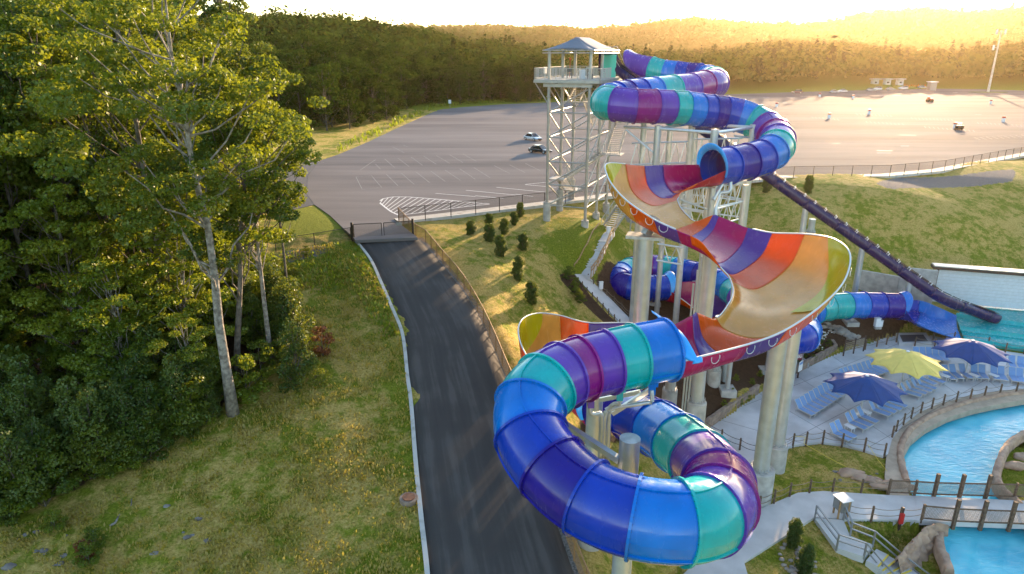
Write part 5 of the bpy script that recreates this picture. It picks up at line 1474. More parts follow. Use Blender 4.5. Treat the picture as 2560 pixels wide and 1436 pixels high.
for v in me.vertices:
    f = .5 + v.co.x / (wv * 1.12); c = sga + d_ * (Ls * f) + n_ * (.16 + v.co.z); z = zs - .75 + .33 * math.sin(math.pi * f)
    v.co = Vector((c[0], c[1], z + v.co.y * 1.15)) - Vector(WL[sg.name])
me.materials.append(M['whitepaint']); me.name = 'lettering'
lt = link('lettering', me, WL[sg.name], sg)
mb = MB(); c = sgb + n_ * .12; mb.box((c[0], c[1], sgb[2] + 1.25), (.75, .04, 1.0), math.atan2(d_[1], d_[0])); mb.build('notice_panel', M['whitepaint'], sg)
mb = MB(); mb.box((c[0] - n_[0] * -.03, c[1] - n_[1] * -.03, sgb[2] + 1.55), (.65, .02, .22), math.atan2(d_[1], d_[0])); mb.build('notice_heading', M['sling'], sg)

# ------------------------------------------------------------------ splash lane, wall, white building
def lane_pts(l, z): return [G(x, y, z) for x, y in l]
lane = thing('splash_lane', 'turquoise run-out lanes at the foot of both slides', 'splash lane', tuple(G(2450, 830, 1.3)))
LZ = 1.75
pl = gpoly([(2390, 792), (2412, 852), (2560, 872), (2800, 905), (2800, 790), (2560, 757), (2430, 744)], LZ - .35)
tri_sheet('lane_floor', pl, LZ - .35, M['aqua'], depth=.6, parent=lane)
for l, h_ in (([(2390, 790), (2420, 797), (2560, 815), (2800, 848)], .38), ([(2400, 824), (2425, 829), (2560, 846), (2800, 878)], .45), ([(2412, 850), (2440, 856), (2560, 872), (2800, 905)], .32), ([(2430, 745), (2560, 758), (2800, 790)], .5)):
    q = resamp(np.array(lane_pts(l, LZ - .35)), 24)
    mb = MB(); a, b = offset(q, .18), offset(q, -.18); c0, c1 = offset(q, .07), offset(q, -.07)
    for k in (c0, c1): k[:, 2] += h_
    mb.grid(np.array([a, c0, c1, b]).transpose(1, 0, 2)); mb.build('lane_divider', M['aqua'], lane, smooth=True)
# open blue channel from the last tube to the lanes
c, t, s_, u = mouth(p4, True)
E = [mst(p4, True)]
for (lx, ly, lz), (fx, fy, fz), (rx, ry, rz) in (((2300, 752, 4.0), (2300, 785, 2.2), (2290, 806, 3.6)), ((2345, 768, 3.0), (2345, 800, 1.7), (2345, 832, 2.5)), ((2392, 789, 2.0), (2394, 822, 1.42), (2410, 852, 1.9))):
    E.append((G(lx, ly, lz), G(fx, fy, fz), G(rx, ry, rz)))
bowl(E, [(0, 1, 'navy'), (1, 3, 'blue')], lambda a, b, n: n)
M['lanewater'] = water_mat()
# concrete wall and building at the foot of the hillside
cw = [G(2143, 716, 3.2), G(2240, 738, 3.0), G(2330, 752, 2.8)]
w = thing('concrete_wall', 'grey board-marked concrete wall behind the last tube', 'wall', tuple(cw[0]))
for i, (p, q, y0) in enumerate(((cw[0], cw[1], 675), (cw[1], cw[2], 668))):
    zt = zat(p[0], p[1], y0)
    mb = MB(); mb.bar(np.r_[p[:2], (p[2] - .5 + zt) / 2], np.r_[q[:2], (p[2] - .5 + zt) / 2], .3, zt - p[2] + .5); mb.build('wall_panel', M['concrete'], w)
    for k in range(4):
        for j in range(2):
            c = p + (q - p) * ((k + .5) / 4) + np.array([.0, -.16, .8 + 1.1 * j]); mb = MB(); mb.cyl(c, c + [0, -.012, 0], .05, n=8); mb.build('tie_hole', M['joint'], w)
b0, b1 = G(2332, 742, 2.2), G(2560, 762, 2.2)
bl = thing('pump_building', 'low white block building with brown eaves behind the splash lane', 'building', tuple(b0))
dv = (b1 - b0); dv[2] = 0; LB = np.linalg.norm(dv); dv /= LB; bk_ = np.array([-dv[1], dv[0], 0])
zt = zat(b0[0], b0[1], 672)
LBx = LB * 1.9
M['whiteblock'] = mat('white_block', (0.62, 0.64, 0.68), rough=0.7, var=0.05, vscale=3)
q = [b0, b0 + dv * LBx, b0 + dv * LBx + bk_ * .7, b0 + bk_ * .7]
mb = MB(); mb.prism([tuple(k[:2]) for k in q], 1.6, zt); mb.build('wall', M['whiteblock'], bl)
for r in range(1, int((zt - 2.0) / .4)):
    mb = MB(); z = 2.0 + .4 * r; mb.bar(b0 - bk_ * .004 + [0, 0, z - b0[2]], b0 + dv * LBx - bk_ * .004 + [0, 0, z - b0[2]], .01, .03); mb.build('block_course', M['lframe'], bl)
q = [b0 - dv * .7 - bk_ * .5, b0 + dv * (LBx + .7) - bk_ * .5, b0 + dv * (LBx + .7) + bk_ * .8, b0 - dv * .7 + bk_ * .8]
mb = MB(); mb.prism([tuple(k[:2]) for k in q], zt + .02, zt + .34); mb.build('eaves', M['brownmetal'], bl)
mb = MB(); mb.prism([tuple((k + (0.1 * dv if i in (0, 3) else -0.1 * dv))[:2]) for i, k in enumerate(q)], zt + .342, zt + .45); mb.build('roof', M['galvd'], bl)
mb = MB(); mb.bar(b0 - bk_ * .08 - dv * .05 + [0, 0, -.3], b0 - bk_ * .08 - dv * .05 + [0, 0, zt - b0[2]], .16, .16); mb.build('corner_trim', M['brownmetal'], bl)

# ------------------------------------------------------------------ bridge, ramp and stairs in the corner
br = thing('pool_bridge', 'concrete footbridge with timber posts and mesh rails over the pool', 'bridge', tuple(G(2300, 1270, 1.0)))
q = gpoly([(2290, 1240), (2560, 1252), (2800, 1262), (2800, 1345), (2560, 1312), (2400, 1306), (2290, 1301)], 1.12)
tri_sheet('bridge_deck', q, 1.12, M['walk'], depth=.35, parent=br)
M['mesh'] = None
def mesh_mat(name, col, dens=0.35, scale=18.0):
    m, n, l, b = nt(name)
    b.inputs['Base Color'].default_value = (*col, 1); b.inputs['Roughness'].default_value = 0.6
    geo = n.new('ShaderNodeNewGeometry'); mp = n.new('ShaderNodeMapping'); mp.inputs['Rotation'].default_value = (0.6, 0.7, 0.4); l.new(geo.outputs['Position'], mp.inputs[0])
    ck = n.new('ShaderNodeTexChecker'); ck.inputs['Scale'].default_value = scale; l.new(mp.outputs[0], ck.inputs['Vector'])
    tr = n.new('ShaderNodeBsdfTransparent'); mx = n.new('ShaderNodeMixShader'); ma = n.new('ShaderNodeMath'); ma.operation = 'MULTIPLY_ADD'; ma.inputs[1].default_value = dens; ma.inputs[2].default_value = dens * .35
    l.new(ck.outputs['Fac'], ma.inputs[0]); l.new(ma.outputs[0], mx.inputs[0]); l.new(tr.outputs[0], mx.inputs[1]); l.new(b.outputs[0], mx.inputs[2])
    l.new(mx.outputs[0], n['Material Output'].inputs[0])
    return m
M['netting'] = mesh_mat('rail_netting', (0.20, 0.17, 0.13), .55, 22)
M['chainlink'] = mesh_mat('black_chain_link', (0.03, 0.025, 0.02), .30, 30)
M['tanlink'] = mesh_mat('tan_chain_link', (0.42, 0.22, 0.08), .62, 30)
def net_rail(pts, tall, parent, h=1.05):
    pts = [np.array(p) for p in pts]
    for i, p in enumerate(pts):
        hh = 1.75 if i in tall else h + .12
        mb = MB(); mb.bar(p - [0, 0, .5], p + [0, 0, hh], .20 if i in tall else .13, .20 if i in tall else .13); mb.build('post', M['wood'], parent)
    for p, q in zip(pts[:-1], pts[1:]):
        for z in (h, .12):
            mb = MB(); mb.cyl(p + [0, 0, z], q + [0, 0, z], .055, n=7); mb.build('rail', M['wood'], parent, smooth=True, angle=40)
        mb = MB(); mb.add([p + [0, 0, .12], q + [0, 0, .12], q + [0, 0, h], p + [0, 0, h]], [(0, 1, 2, 3)]); mb.build('netting', M['netting'], parent)
net_rail([G(1800 + a / 3.293, 1000 + b / 3.293, 1.12) for a, b in ((1385, 772), (1600, 780), (1760, 790), (1970, 795), (2185, 800), (2420, 805), (2650, 812), (2900, 820))], (2, 3, 4), br)
net_rail([G(1800 + a / 3.293, 1000 + b / 3.293, 1.12) for a, b in ((1660, 985), (1925, 1010), (2150, 1020), (2385, 1028), (2640, 1040), (2900, 1052))], (1, 2, 3, 4), br)
# ramp and steps down to the lower pool side
rp_ = thing('ramp_stairs', 'sloping concrete ramp and yellow-edged steps with grey pipe rails', 'stairs', tuple(G(2100, 1340, 1.0)))
rampL = [G(2037, 1296, 1.12), G(2092, 1370, .7), G(2160, 1392, .55), G(2200, 1440, -.6), G(2260, 1500, -1.5)]
rampR = [G(2108, 1300, 1.12), G(2125, 1340, .7), G(2182, 1362, .55), G(2250, 1420, -.6), G(2330, 1480, -1.5)]
for i in range(2):
    a, b, c, d = rampL[i], rampR[i], rampR[i + 1], rampL[i + 1]
    lo = np.array([0, 0, .5]); mb = MB(); mb.add([a, b, c, d, a - lo, b - lo, c - lo, d - lo], [(0, 3, 2, 1), (0, 4, 7, 3), (1, 2, 6, 5), (2, 3, 7, 6), (0, 1, 5, 4)]); mb.build('ramp_slab', M['walk'], rp_)
M['yellowpaint'] = mat('yellow_edge', (0.75, 0.55, 0.06), 0.7)
for k in range(7):
    f = (k + .5) / 7; 
    def lp(l): 
        g = f * 2; i = int(g); return np.array(l[2 + i]) + (np.array(l[3 + i]) - np.array(l[2 + i])) * (g - i)
    a, b = lp(rampL), lp(rampR); z = .5 - .17 * (k + 1) - .02
    dd = np.array([b[1] - a[1], a[0] - b[0], 0]); dd /= np.linalg.norm(dd)
    if dd[1] > 0: dd = -dd
    quad = [a, b, b + dd * .75, a + dd * .75]; mb = MB(); mb.prism([tuple(t_[:2]) for t_ in quad], z - .6, z); s_o = mb.build('step', M['walk'], rp_)
    quad = [a + dd * .66, b + dd * .66, b + dd * .752, a + dd * .752]; mb = MB(); mb.prism([tuple(t_[:2]) for t_ in quad], z - .05, z + .006); mb.build('yellow_nosing', M['yellowpaint'], s_o)
def pipe_rail(pts, parent, h=1.0):
    pts = [np.array(p) for p in pts]
    for p in pts:
        mb = MB(); mb.bar(p - [0, 0, .2], p + [0, 0, h], .09, .09); mb.build('rail_post', M['greymetal'], parent)
    for z in (h, .55):
        mb = MB(); 
        for p, q in zip(pts[:-1], pts[1:]): mb.bar(p + [0, 0, z], q + [0, 0, z], .10, .07)
        mb.build('hand_rail', M['greymetal'], parent)
pipe_rail([rampL[0], rampL[1], rampL[2], rampL[3], rampL[4]], rp_); pipe_rail([rampR[0], rampR[1], rampR[2], rampR[3], rampR[4]], rp_)
# cabinet stand, red life-ring post, utility boxes, grey grate
p = G(2100, 1290, 1.11); cb = thing('tube_stand', 'grey box on a timber stand at the top of the ramp', 'cabinet', tuple(p))
mb = MB(); mb.box(p + [0, 0, .95], (.7, .8, .8), .3); mb.build('box', M['greymetal'], cb)
for a, b in ((-.3, -.32), (.3, -.32), (.3, .32), (-.3, .32)):
    mb = MB(); mb.bar(p + [a, b, 0], p + [a, b, 1.35], .09, .09); mb.build('leg', M['newwood'], cb)
mb = MB(); mb.box(p + [0, 0, 1.40], (.85, .95, .05), .3); mb.build('lid', M['whitepipe'], cb)
p = GT(2245, 1330); t_ = thing('rescue_post', 'dark post with a red rescue box beside the footpath', 'post', tuple(p))
mb = MB(); mb.bar(p - [0, 0, .1], p + [0, 0, 1.9], .14, .14); mb.build('post', M['brownmetal'], t_)
mb = MB(); mb.box(p + [-.06, -.14, 1.15], (.26, .16, .75)); mb.build('rescue_box', mat('rescue_red', (.45, .02, .02), .5), t_)
for px, py, w_, h_, lb in ((2190, 822, .55, .95, 'tall white utility box on legs near the last tube'), (2199, 822, .42, .65, 'smaller white utility box beside the tall one'), (1502, 728, .4, .75, 'white utility box on the brown bank by the lower walk'), (1521, 588, .45, .7, 'white utility box beside the top of the garden stairs'), (2200, 830, .2, .2, 'x')):
    if lb == 'x': continue
    p = GT(px, py); t_ = thing('utility_box', lb, 'utility box', tuple(p))
    mb = MB(); mb.box(p + [0, 0, .25 + h_ / 2], (w_, w_ * .7, h_), .2); b_ = mb.build('box', M['whitepaint'], t_); b_.modifiers.new('b', 'BEVEL').width = .03
    mb = MB(); mb.box(p + [0, 0, .12], (w_ * .7, w_ * .5, .34), .2); mb.build('plinth', M['concrete'], t_)
    mb = MB(); mb.box(p + [0, 0, .27 + h_], (w_ * 1.1, w_ * .8, .04), .2); mb.build('lid', M['whitepipe'], t_)
q = gpoly([(2240, 834), (2315, 833), (2330, 858), (2248, 860)], 1.3)
gp = thing('drain_pit', 'raised concrete pit with dark grating beside the rope fence', 'drain', (*q[0], 1.0))
tri_sheet('pit_kerb', q, 1.36, M['walk'], depth=.5, parent=gp)
q2 = gpoly([(2249, 838), (2308, 837), (2320, 853), (2257, 855)], 1.37); tri_sheet('grating', q2, 1.372, mat('dark_grating', (.06, .065, .07), .6), depth=.01, parent=gp)
# yellow caution tape across the lawn
mb = MB(); a = [G(1900 + x / 3.589, 840 + y / 3.589, z) for x, y, z in ((310, 900, 1.8), (410, 910, 1.75), (390, 965, 1.6), (600, 1085, 1.25), (800, 1190, 1.2))]
mb.sweep(resamp(np.array(a), 20), .02, 4); o = mb.build('caution_tape', M['yellowpaint']); tag(o, 'yellow caution tape strung slantwise across the small lawn', 'tape')
mb = MB(); a = [G(1900 + x / 3.589, 840 + y / 3.589, z) for x, y, z in ((970, 975, 1.8), (1050, 1100, 1.3), (1140, 1215, 1.2))]
mb.sweep(resamp(np.array(a), 12), .02, 4); o = mb.build('caution_tape', M['yellowpaint']); tag(o, 'short yellow caution tape hanging near the pool bend', 'tape')
p = GT(1022, 1252); t_ = thing('manhole', 'round concrete manhole with rusty lid in the grass by the road kerb', 'manhole', tuple(p))
mb = MB(); mb.cyl(p - [0, 0, .3], p + [0, 0, .22], .52, n=28); mb.build('collar', M['block'], t_, smooth=True, angle=40)
mb = MB(); mb.cyl(p + [0, 0, .22], p + [0, 0, .28], .36, n=28); mb.build('lid', mat('rusty_iron', (.16, .07, .04), .8, var=.3, vscale=6), t_, smooth=True, angle=40)
# ------------------------------------------------------------------ lot markings
lot = bpy.data.objects['parking_lot']
def line(a, b, w, m='wornpaint', z=LOT + .006, par=lot):
    mb = MB(); mb.bar(np.r_[a[:2], z - .003], np.r_[b[:2], z - .003], w, .006); return mb.build('painted_line', M[m], par)
def L7(x, y): return (650 + x / 2.5637, 200 + y / 2.5637)
def GL(x, y): return G(*L7(x, y), LOT)
# hatched island at the mouth of the service road
top = [GL(*q) for q in ((770, 775), (790, 762), (850, 750), (960, 751), (1100, 762), (1250, 775), (1400, 790), (1470, 795))]
bot = [GL(*q) for q in ((770, 790), (800, 815), (840, 845), (890, 868), (1000, 855), (1150, 836), (1300, 815), (1470, 797))]
ot = resamp(np.array(top), 40); ob = resamp(np.array(bot), 40)
for q in (ot, ob):
    for i in range(39): pass
    mb = MB(); q2 = q.copy(); q2[:, 2] = LOT + .004; a, b = offset(q2, .11), offset(q2, -.11); mb.grid(np.array([a, b])); mb.build('painted_line', M['paint'], lot)
for i in range(3, 38, 2):
    a = ot[i]; b = ob[max(0, i - 3)]
    line(a, b, .10, 'paint', LOT + .008)
for a, b, m in (((1125, 728), (1380, 748), 'paint'), ((1320, 708), (1640, 738), 'paint'), ((1515, 689), (1850, 722), 'paint'), ((1700, 670), (1850, 655), 'paint'), ((1700, 672), (1900, 690), 'paint'), ((1380, 743), (1560, 760), 'paint'), ((1640, 733), (1750, 748), 'paint')):
    line(GL(*a), GL(*b), .13, m)
# rows of faded stalls
stall = [((615, 622), (655, 703)), ((715, 615), (780, 690)), ((810, 605), (885, 680)), ((905, 598), (988, 670)), ((1000, 590), (1088, 660)), ((1095, 585), (1188, 652)), ((1185, 578), (1285, 645)), ((1280, 570), (1380, 638)), ((1370, 562), (1475, 628)),
         ((640, 580), (740, 512)), ((740, 540), (772, 572)), ((800, 508), (862, 562)), ((885, 503), (955, 556)), ((968, 495), (1042, 548)), ((1050, 490), (1130, 542)), ((1130, 485), (1215, 535)), ((1215, 480), (1300, 530)), ((1300, 475), (1385, 522)),
         ((615, 622), (715, 615)), ((655, 703), (780, 690)), ((850, 430), (925, 468)), ((920, 420), (950, 430)), ((1500, 550), (1600, 600)), ((1600, 545), (1700, 595)), ((1700, 535), (1800, 585))]
for a, b in stall: line(GL(*a), GL(*b), .09)
for a, b in (((215, 545), (320, 540)), ((300, 515), (415, 530)), ((205, 560), (240, 563)), ((255, 530), (350, 540)), ((140, 570), (170, 573))): line(GL(*a), GL(*b), .14, 'paint', LOT + .0)
def L6(x, y): return G(1900 + x / 2.8727, y / 2.8727, LOT)
for x0, x1, y0, y1, n in ((690, 960, 815, 828, 10), (1085, 1400, 845, 858, 12), (760, 1050, 872, 890, 10), (1180, 1560, 908, 938, 12), (1560, 1900, 878, 900, 11), (370, 580, 838, 856, 8)):
    for i in range(n):
        x = x0 + (x1 - x0) * i / n; y = y0 + (y1 - y0) * i / n
        line(L6(x, y), L6(x + 12, y + 13), .16)
    line(L6(x0, y0 + 7), L6(x1, y1 + 7), .10)
for i in range(9):
    x = 1540 + i * 42; line(L6(x, 990 - i * 2.5), L6(x + 45, 1006 - i * 2.5), .14)
line(L6(1530, 990), L6(1900, 962), .12); line(L6(1545, 1005), L6(1900, 1008), .12)
for x, y, w_ in ((190, 700, 60), (290, 693, 70), (680, 684, 90), (860, 690, 60), (950, 688, 60), (1385, 667, 34), (165, 741, 30), (1545, 825, 45), (20, 703, 50), (840, 1100, 100), (1010, 1050, 60)):
    line(L6(x, y), L6(x + w_, y), .7 if y < 760 else .25, 'paint')
# darker sealed cracks and patches
for x, y, w_ in ((840, 1082, 110), (520, 1030, 60), (1000, 970, 120), (300, 1005, 140), (600, 930, 200), (1250, 760, 180), (900, 1140, 260)):
    line(L6(x, y), L6(x + w_, y + 3), .25, 'lot' if w_ > 130 else 'road', LOT + .003)

# ------------------------------------------------------------------ cars
def car_mats(name, col):
    return mat(name, col, rough=0.25, metal=0.3, coat=0.8)
M['glass'] = mat('car_glass', (0.012, 0.014, 0.018), rough=0.06)
M['tyre'] = mat('tyre', (0.012, 0.012, 0.012), rough=0.8)
M['lamp'] = mat('headlamp', (0.7, 0.7, 0.72), rough=0.15)
M['tail'] = mat('tail_lamp', (0.4, 0.01, 0.01), rough=0.3)
def make_car(label, paint, suv=False):
    t = thing('parked_car', label, 'car', (0, 0, 0), 'cars parked on the lot')
    # side profile of lower body: (x, bottom, belt half-width)
    hb = .78 if not suv else .95
    xs = [-2.25, -2.15, -1.6, -.8, 0, .8, 1.45, 2.05, 2.28]
    tops = [hb - .12, hb + .02, hb + .06, hb + .05, hb + .03, hb + .02, hb - .02, hb - .14, hb - .32]
    bots = [.42, .30, .24, .22, .22, .22, .24, .28, .38]
    wid = [.70, .82, .89, .91, .92, .91, .89, .80, .62]
    rows = []
    for x, tp, bt, w_ in zip(xs, tops, bots, wid):
        rows.append([(x, -w_ * .9, bt), (x, -w_, bt + .12), (x, -w_, tp - .16), (x, -w_ * .93, tp - .02), (x, -w_ * .6, tp + .02), (x, w_ * .6, tp + .02), (x, w_ * .93, tp - .02), (x, w_, tp - .16), (x, w_, bt + .12), (x, w_ * .9, bt), (x, -w_ * .9, bt)])
    mb = MB(); mb.grid(np.array(rows), flip=True); mb.f.append(tuple(range(10))); mb.m.append(0); o0 = 8 * 11; mb.f.append(tuple(o0 + i for i in range(9, -1, -1))); mb.m.append(0)
    mb.build('body', paint, t, smooth=True, angle=35)
    rt = 1.45 if not suv else 1.72
    cx = [(-1.75 if not suv else -2.1), (-1.05 if not suv else -1.85), .15, 1.15]
    rows = []
    for x, z, w_ in ((cx[0], hb + .0, .80), (cx[1], rt - .02, .62), (cx[2], rt, .62), (cx[3], hb - .0, .80)):
        rows.append([(x, -w_, z), (x, -w_ * .5, z + (.03 if z > 1 else 0)), (x, w_ * .5, z + (.03 if z > 1 else 0)), (x, w_, z)])
    R_ = np.array(rows)
    mb = MB(); mb.grid(R_, flip=True)
    for s_ in (0, 3): mb.add([R_[0, s_], R_[1, s_], R_[2, s_], R_[3, s_]], [(0, 1, 2, 3) if s_ == 0 else (3, 2, 1, 0)])
    mb.build('windows', M['glass'], t)
    mb = MB(); mb.grid(R_[1:3] + [0, 0, .02], flip=True); r_ = mb.build('roof', paint, t, smooth=True)
    mb = MB()
    for i in range(3):
        for s_ in (0, 3): mb.bar(R_[i, s_], R_[i + 1, s_], .07, .06)
    mb.bar(R_[1, 0], R_[1, 3], .05, .04); mb.build('window_frame', paint, t)
    for x in (-1.42, 1.42):
        for s_ in (-1, 1):
            mb = MB(); mb.cyl((x, .70 * s_, .33), (x, .925 * s_, .33), .33, n=18); w_ = mb.build('wheel', M['tyre'], t, smooth=True, angle=40)
            mb = MB(); mb.cyl((x, .90 * s_, .33), (x, .935 * s_, .33), .20, n=12); mb.build('rim', M['galv'], w_)
    for s_ in (-1, 1):
        mb = MB(); mb.box((2.17, .56 * s_, hb - .26), (.16, .34, .14), -.25 * s_); mb.build('headlight', M['lamp'], t)
        mb = MB(); mb.box((-2.22, .60 * s_, hb - .14), (.10, .30, .14)); mb.build('tail_light', M['tail'], t)
        mb = MB(); mb.box((.85, .98 * s_, hb + .10), (.16, .16, .11)); mb.build('mirror', paint, t)
    mb = MB(); mb.box((2.27, 0, .50), (.06, .95, .16)); mb.build('grille', M['black'], t)
    return t
wh, bkp, sv, rd = car_mats('white_paintwork', (.62, .64, .66)), car_mats('black_paintwork', (.012, .012, .014)), car_mats('silver_paintwork', (.40, .41, .42)), car_mats('dark_red_paintwork', (.12, .03, .03))
def park(t, px, py, a):
    p = G(px, py, LOT); t.location = (p[0], p[1], LOT + .004); t.rotation_euler = (0, 0, math.radians(a))
c1 = make_car('white sedan parked behind the black one on the open lot', wh); park(c1, 1332, 351, -52)
c2 = make_car('black sedan parked on the open lot beside the tower', bkp); park(c2, 1350, 383, -38)
c3 = make_car('dark red off-roader parked alone near the far road', rd, True); park(c3, 1992, 234, 170)
c4 = make_car('white van parked in the far row below the toll booths', wh, True); park(c4, 2192, 226, 185)
c5 = make_car('silver car parked next to the white van', sv); park(c5, 2178, 228, 5)
for px, py, a, src, lb in ((2086, 233, 5, c5, 'silver car left of a white one in the far row'), (2105, 231, 182, c1, 'white car right of a silver one in the far row'), (2226, 226, 5, c5, 'silver car standing alone between the van and the pickup'), (2257, 224, 180, c4, 'white pickup-like car in front of the toll booths'), (2305, 221, 8, c5, 'silver car near the grey hut at the lot exit')):
    c = copy_tree(src, (0, 0, 0), 0, label=lb); park(c, px, py, a)

# ------------------------------------------------------------------ light bases, pole, booths
M['redband'] = mat('red_band', (.45, .05, .03), .6)
def light_base(px, py, label):
    p = G(px, py, LOT); t = thing('light_base', label, 'bollard', (p[0], p[1], LOT), 'white light bases on the lot')
    mb = MB(); mb.cyl((p[0], p[1], LOT - .1), (p[0], p[1], LOT + 1.05), .42, n=20); mb.build('drum', M['whitepaint'], t, smooth=True, angle=40)
    mb = MB(); mb.cyl((p[0], p[1], LOT + 1.05), (p[0], p[1], LOT + 1.5), .45, .42, n=20); mb.build('red_top', M['redband'], t, smooth=True, angle=40)
for x, y in ((495, 852), (782, 823), (118, 770), (668, 710), (1398, 925), (1745, 878), (1655, 748), (428, 698)):
    light_base(1900 + x / 2.8727, y / 2.8727, 'white drum with red top standing alone on the open lot')
light_base(2545, 330, 'white drum with red top standing alone on the open lot') if False else None
p = L6(1428, 935); t = thing('utility_cart', 'dark utility cart parked against a white drum', 'cart', (p[0], p[1], LOT))
mb = MB(); mb.box((p[0], p[1], LOT + .75), (1.6, 1.0, .7)); mb.build('body', M['black'], t)
mb = MB(); mb.box((p[0] - .1, p[1], LOT + 1.6), (1.2, .95, .08)); mb.build('canopy', M['brownmetal'], t)
for a, b in ((-.6, -.4), (.4, -.4), (.4, .4), (-.6, .4)):
    mb = MB(); mb.bar((p[0] + a, p[1] + b, LOT + 1.1), (p[0] + a, p[1] + b, LOT + 1.6), .05); mb.build('canopy_post', M['black'], t)
    mb = MB(); mb.cyl((p[0] + a, p[1] + b - .1, LOT + .28), (p[0] + a, p[1] + b + .1, LOT + .28), .28, n=12); mb.build('wheel', M['tyre'], t)
p = L6(1217, 733); t = thing('small_tractor', 'small red tractor standing on the open lot', 'tractor', (p[0], p[1], LOT))
mb = MB(); mb.box((p[0], p[1], LOT + .9), (2.0, .9, .7)); mb.box((p[0] - .5, p[1], LOT + 1.5), (.7, .8, .6)); mb.build('body', M['redband'], t)
for a in (-.7, .7):
    for b in (-.55, .55):
        mb = MB(); mb.cyl((p[0] + a, p[1] + b - .12, LOT + .5), (p[0] + a, p[1] + b + .12, LOT + .5), .5, n=14); mb.build('wheel', M['tyre'], t)
p = L6(1637, 664); t = thing('mast_light', 'tall slender lighting mast on a grass island in the lot', 'light mast', (p[0], p[1], LOT))
ht = zat(p[0], p[1], 75); mb = MB(); mb.cyl((p[0], p[1], LOT), (p[0], p[1], ht), .55, .22, n=14); mb.build('mast', M['galvd'], t, smooth=True, angle=40)
for dx, dz in ((-1.9, 0.2), (1.9, 0.2), (-1.9, -6.5)):
    mb = MB(); mb.bar((p[0], p[1], ht + dz - 1), (p[0] + dx, p[1], ht + dz - 1), .15); mb.build('lamp_arm', M['galvd'], t)
    mb = MB(); mb.box((p[0] + dx, p[1], ht + dz - 1), (.5, .7, 2.2)); mb.build('lamp_head', M['whitepaint'], t)
el = [(p[0] + 9 * math.cos(a), p[1] + 4 * math.sin(a)) for a in np.linspace(0, 2 * math.pi, 20, endpoint=False)]
o = tri_sheet('grass_island', el, LOT + .12, mat('island_grass', (.10, .13, .02), .95, var=.4, vscale=.8), depth=.3)
for x, lb in ((820, 'white toll booth nearest the far red car row'), (907, 'middle white toll booth of three'), (997, 'white toll booth nearest the orange cones')):
    p = L6(x, 620); t = thing('toll_booth', lb, 'booth', (p[0], p[1], LOT), 'toll booths at the far side of the lot')
    mb = MB(); mb.box((p[0], p[1], LOT + 1.5), (2.6, 2.4, 3.0)); mb.build('cabin', M['whitepaint'], t)
    mb = MB(); mb.box((p[0], p[1], LOT + 3.7), (4.4, 4.4, .5)); mb.build('canopy', M['whitepaint'], t)
    for a in (-1.9, 1.9):
        mb = MB(); mb.box((p[0] + a, p[1], LOT + 1.75), (.35, .35, 3.5)); mb.build('canopy_post', M['whitepaint'], t)
    mb = MB(); mb.box((p[0], p[1] - 1.215, LOT + 2.0), (1.5, .03, 1.0)); mb.build('window', M['glass'], t)
p = L6(1228, 650); t = thing('guard_hut', 'small grey hut at the far edge of the lot', 'hut', (p[0], p[1], LOT))
mb = MB(); mb.box((p[0], p[1], LOT + 1.9), (3.0, 3.0, 3.8)); mb.build('wall', M['greymetal'], t)
mb = MB(); mb.box((p[0], p[1], LOT + 3.95), (3.8, 3.8, .3)); mb.build('roof', M['whitepaint'], t)
for i in range(12):
    p = L6(1040 + i * 16, 622 + (i % 3) * 2); t = thing('traffic_cone', 'orange traffic cone in the row beside the toll booths', 'cone', (p[0], p[1], LOT), 'cones by the toll booths')
    mb = MB(); mb.cyl((p[0], p[1], LOT), (p[0], p[1], LOT + 1.1), .30, .05, n=8); mb.build('cone_body', M['orange'], t)
    mb = MB(); mb.box((p[0], p[1], LOT + .03), (.7, .7, .06)); mb.build('cone_base', M['black'], t)
p = G(1125, 270, LOT); t = thing('road_sign', 'small white sign on a post at the edge of the far wood', 'sign', tuple(p))
mb = MB(); mb.bar(p, p + [0, 0, 2.2], .12); mb.build('post', M['greymetal'], t); mb = MB(); mb.box(p + [0, -.1, 2.0], (.9, .05, 1.2)); mb.build('plate', M['whitepaint'], t)

# ------------------------------------------------------------------ chain-link fences and gate
def link_fence(pts, h, label, step, pm, lm, name='chain_link_fence', rail_r=.03):
    pts = np.asarray(pts, float); L = np.r_[0, np.cumsum(np.linalg.norm(np.diff(pts, axis=0), axis=1))]
    n = max(2, int(L[-1] / step)); q = resamp(pts, n + 1)
    t = thing(name, label, 'fence', tuple(q[0]))
    for p in q:
        mb = MB(); mb.cyl(p - [0, 0, .2], p + [0, 0, h + .05], .045, n=7); mb.build('post', M[pm], t)
    mb = MB(); mb.sweep(q + [0, 0, h], rail_r, 5); mb.build('top_rail', M[pm], t)
    mb = MB(); mb.grid(np.array([q + [0, 0, .04], q + [0, 0, h]])); mb.build('mesh', M[lm], t)
    return t
fa = lot_front.copy(); fa[:, 2] = LOT + .1
i_t = int(np.argmin(np.abs(np.array([pix(p)[0] for p in fa]) - 1560)))
link_fence(fa[:i_t + 1], 1.5, 'black chain-link fence along the lot walk from road to tower', 3.0, 'darkmetal', 'chainlink')
link_fence(fa[i_t:], 1.6, 'black chain-link fence along the lot walk above the hillside', 3.0, 'darkmetal', 'chainlink')
M['tanrail'] = mat('rusty_rail', (.30, .17, .08), .6, metal=.3)
FB = [(1034, 589), (1060, 601), (1104, 655), (1154, 714), (1201, 792), (1233, 861), (1262, 931), (1300, 1022), (1350, 1160), (1400, 1300), (1448, 1436), (1500, 1560)]
c0 = fa[0]
fb = [np.r_[c0[:2], LOT + .1]] + [np.r_[G(x, y, rz_(y))[:2], 0] for x, y in FB]
for p in fb[1:]: p[2] = h1(p[0], p[1]) + .02
fb = catmull(np.array(fb), 5)
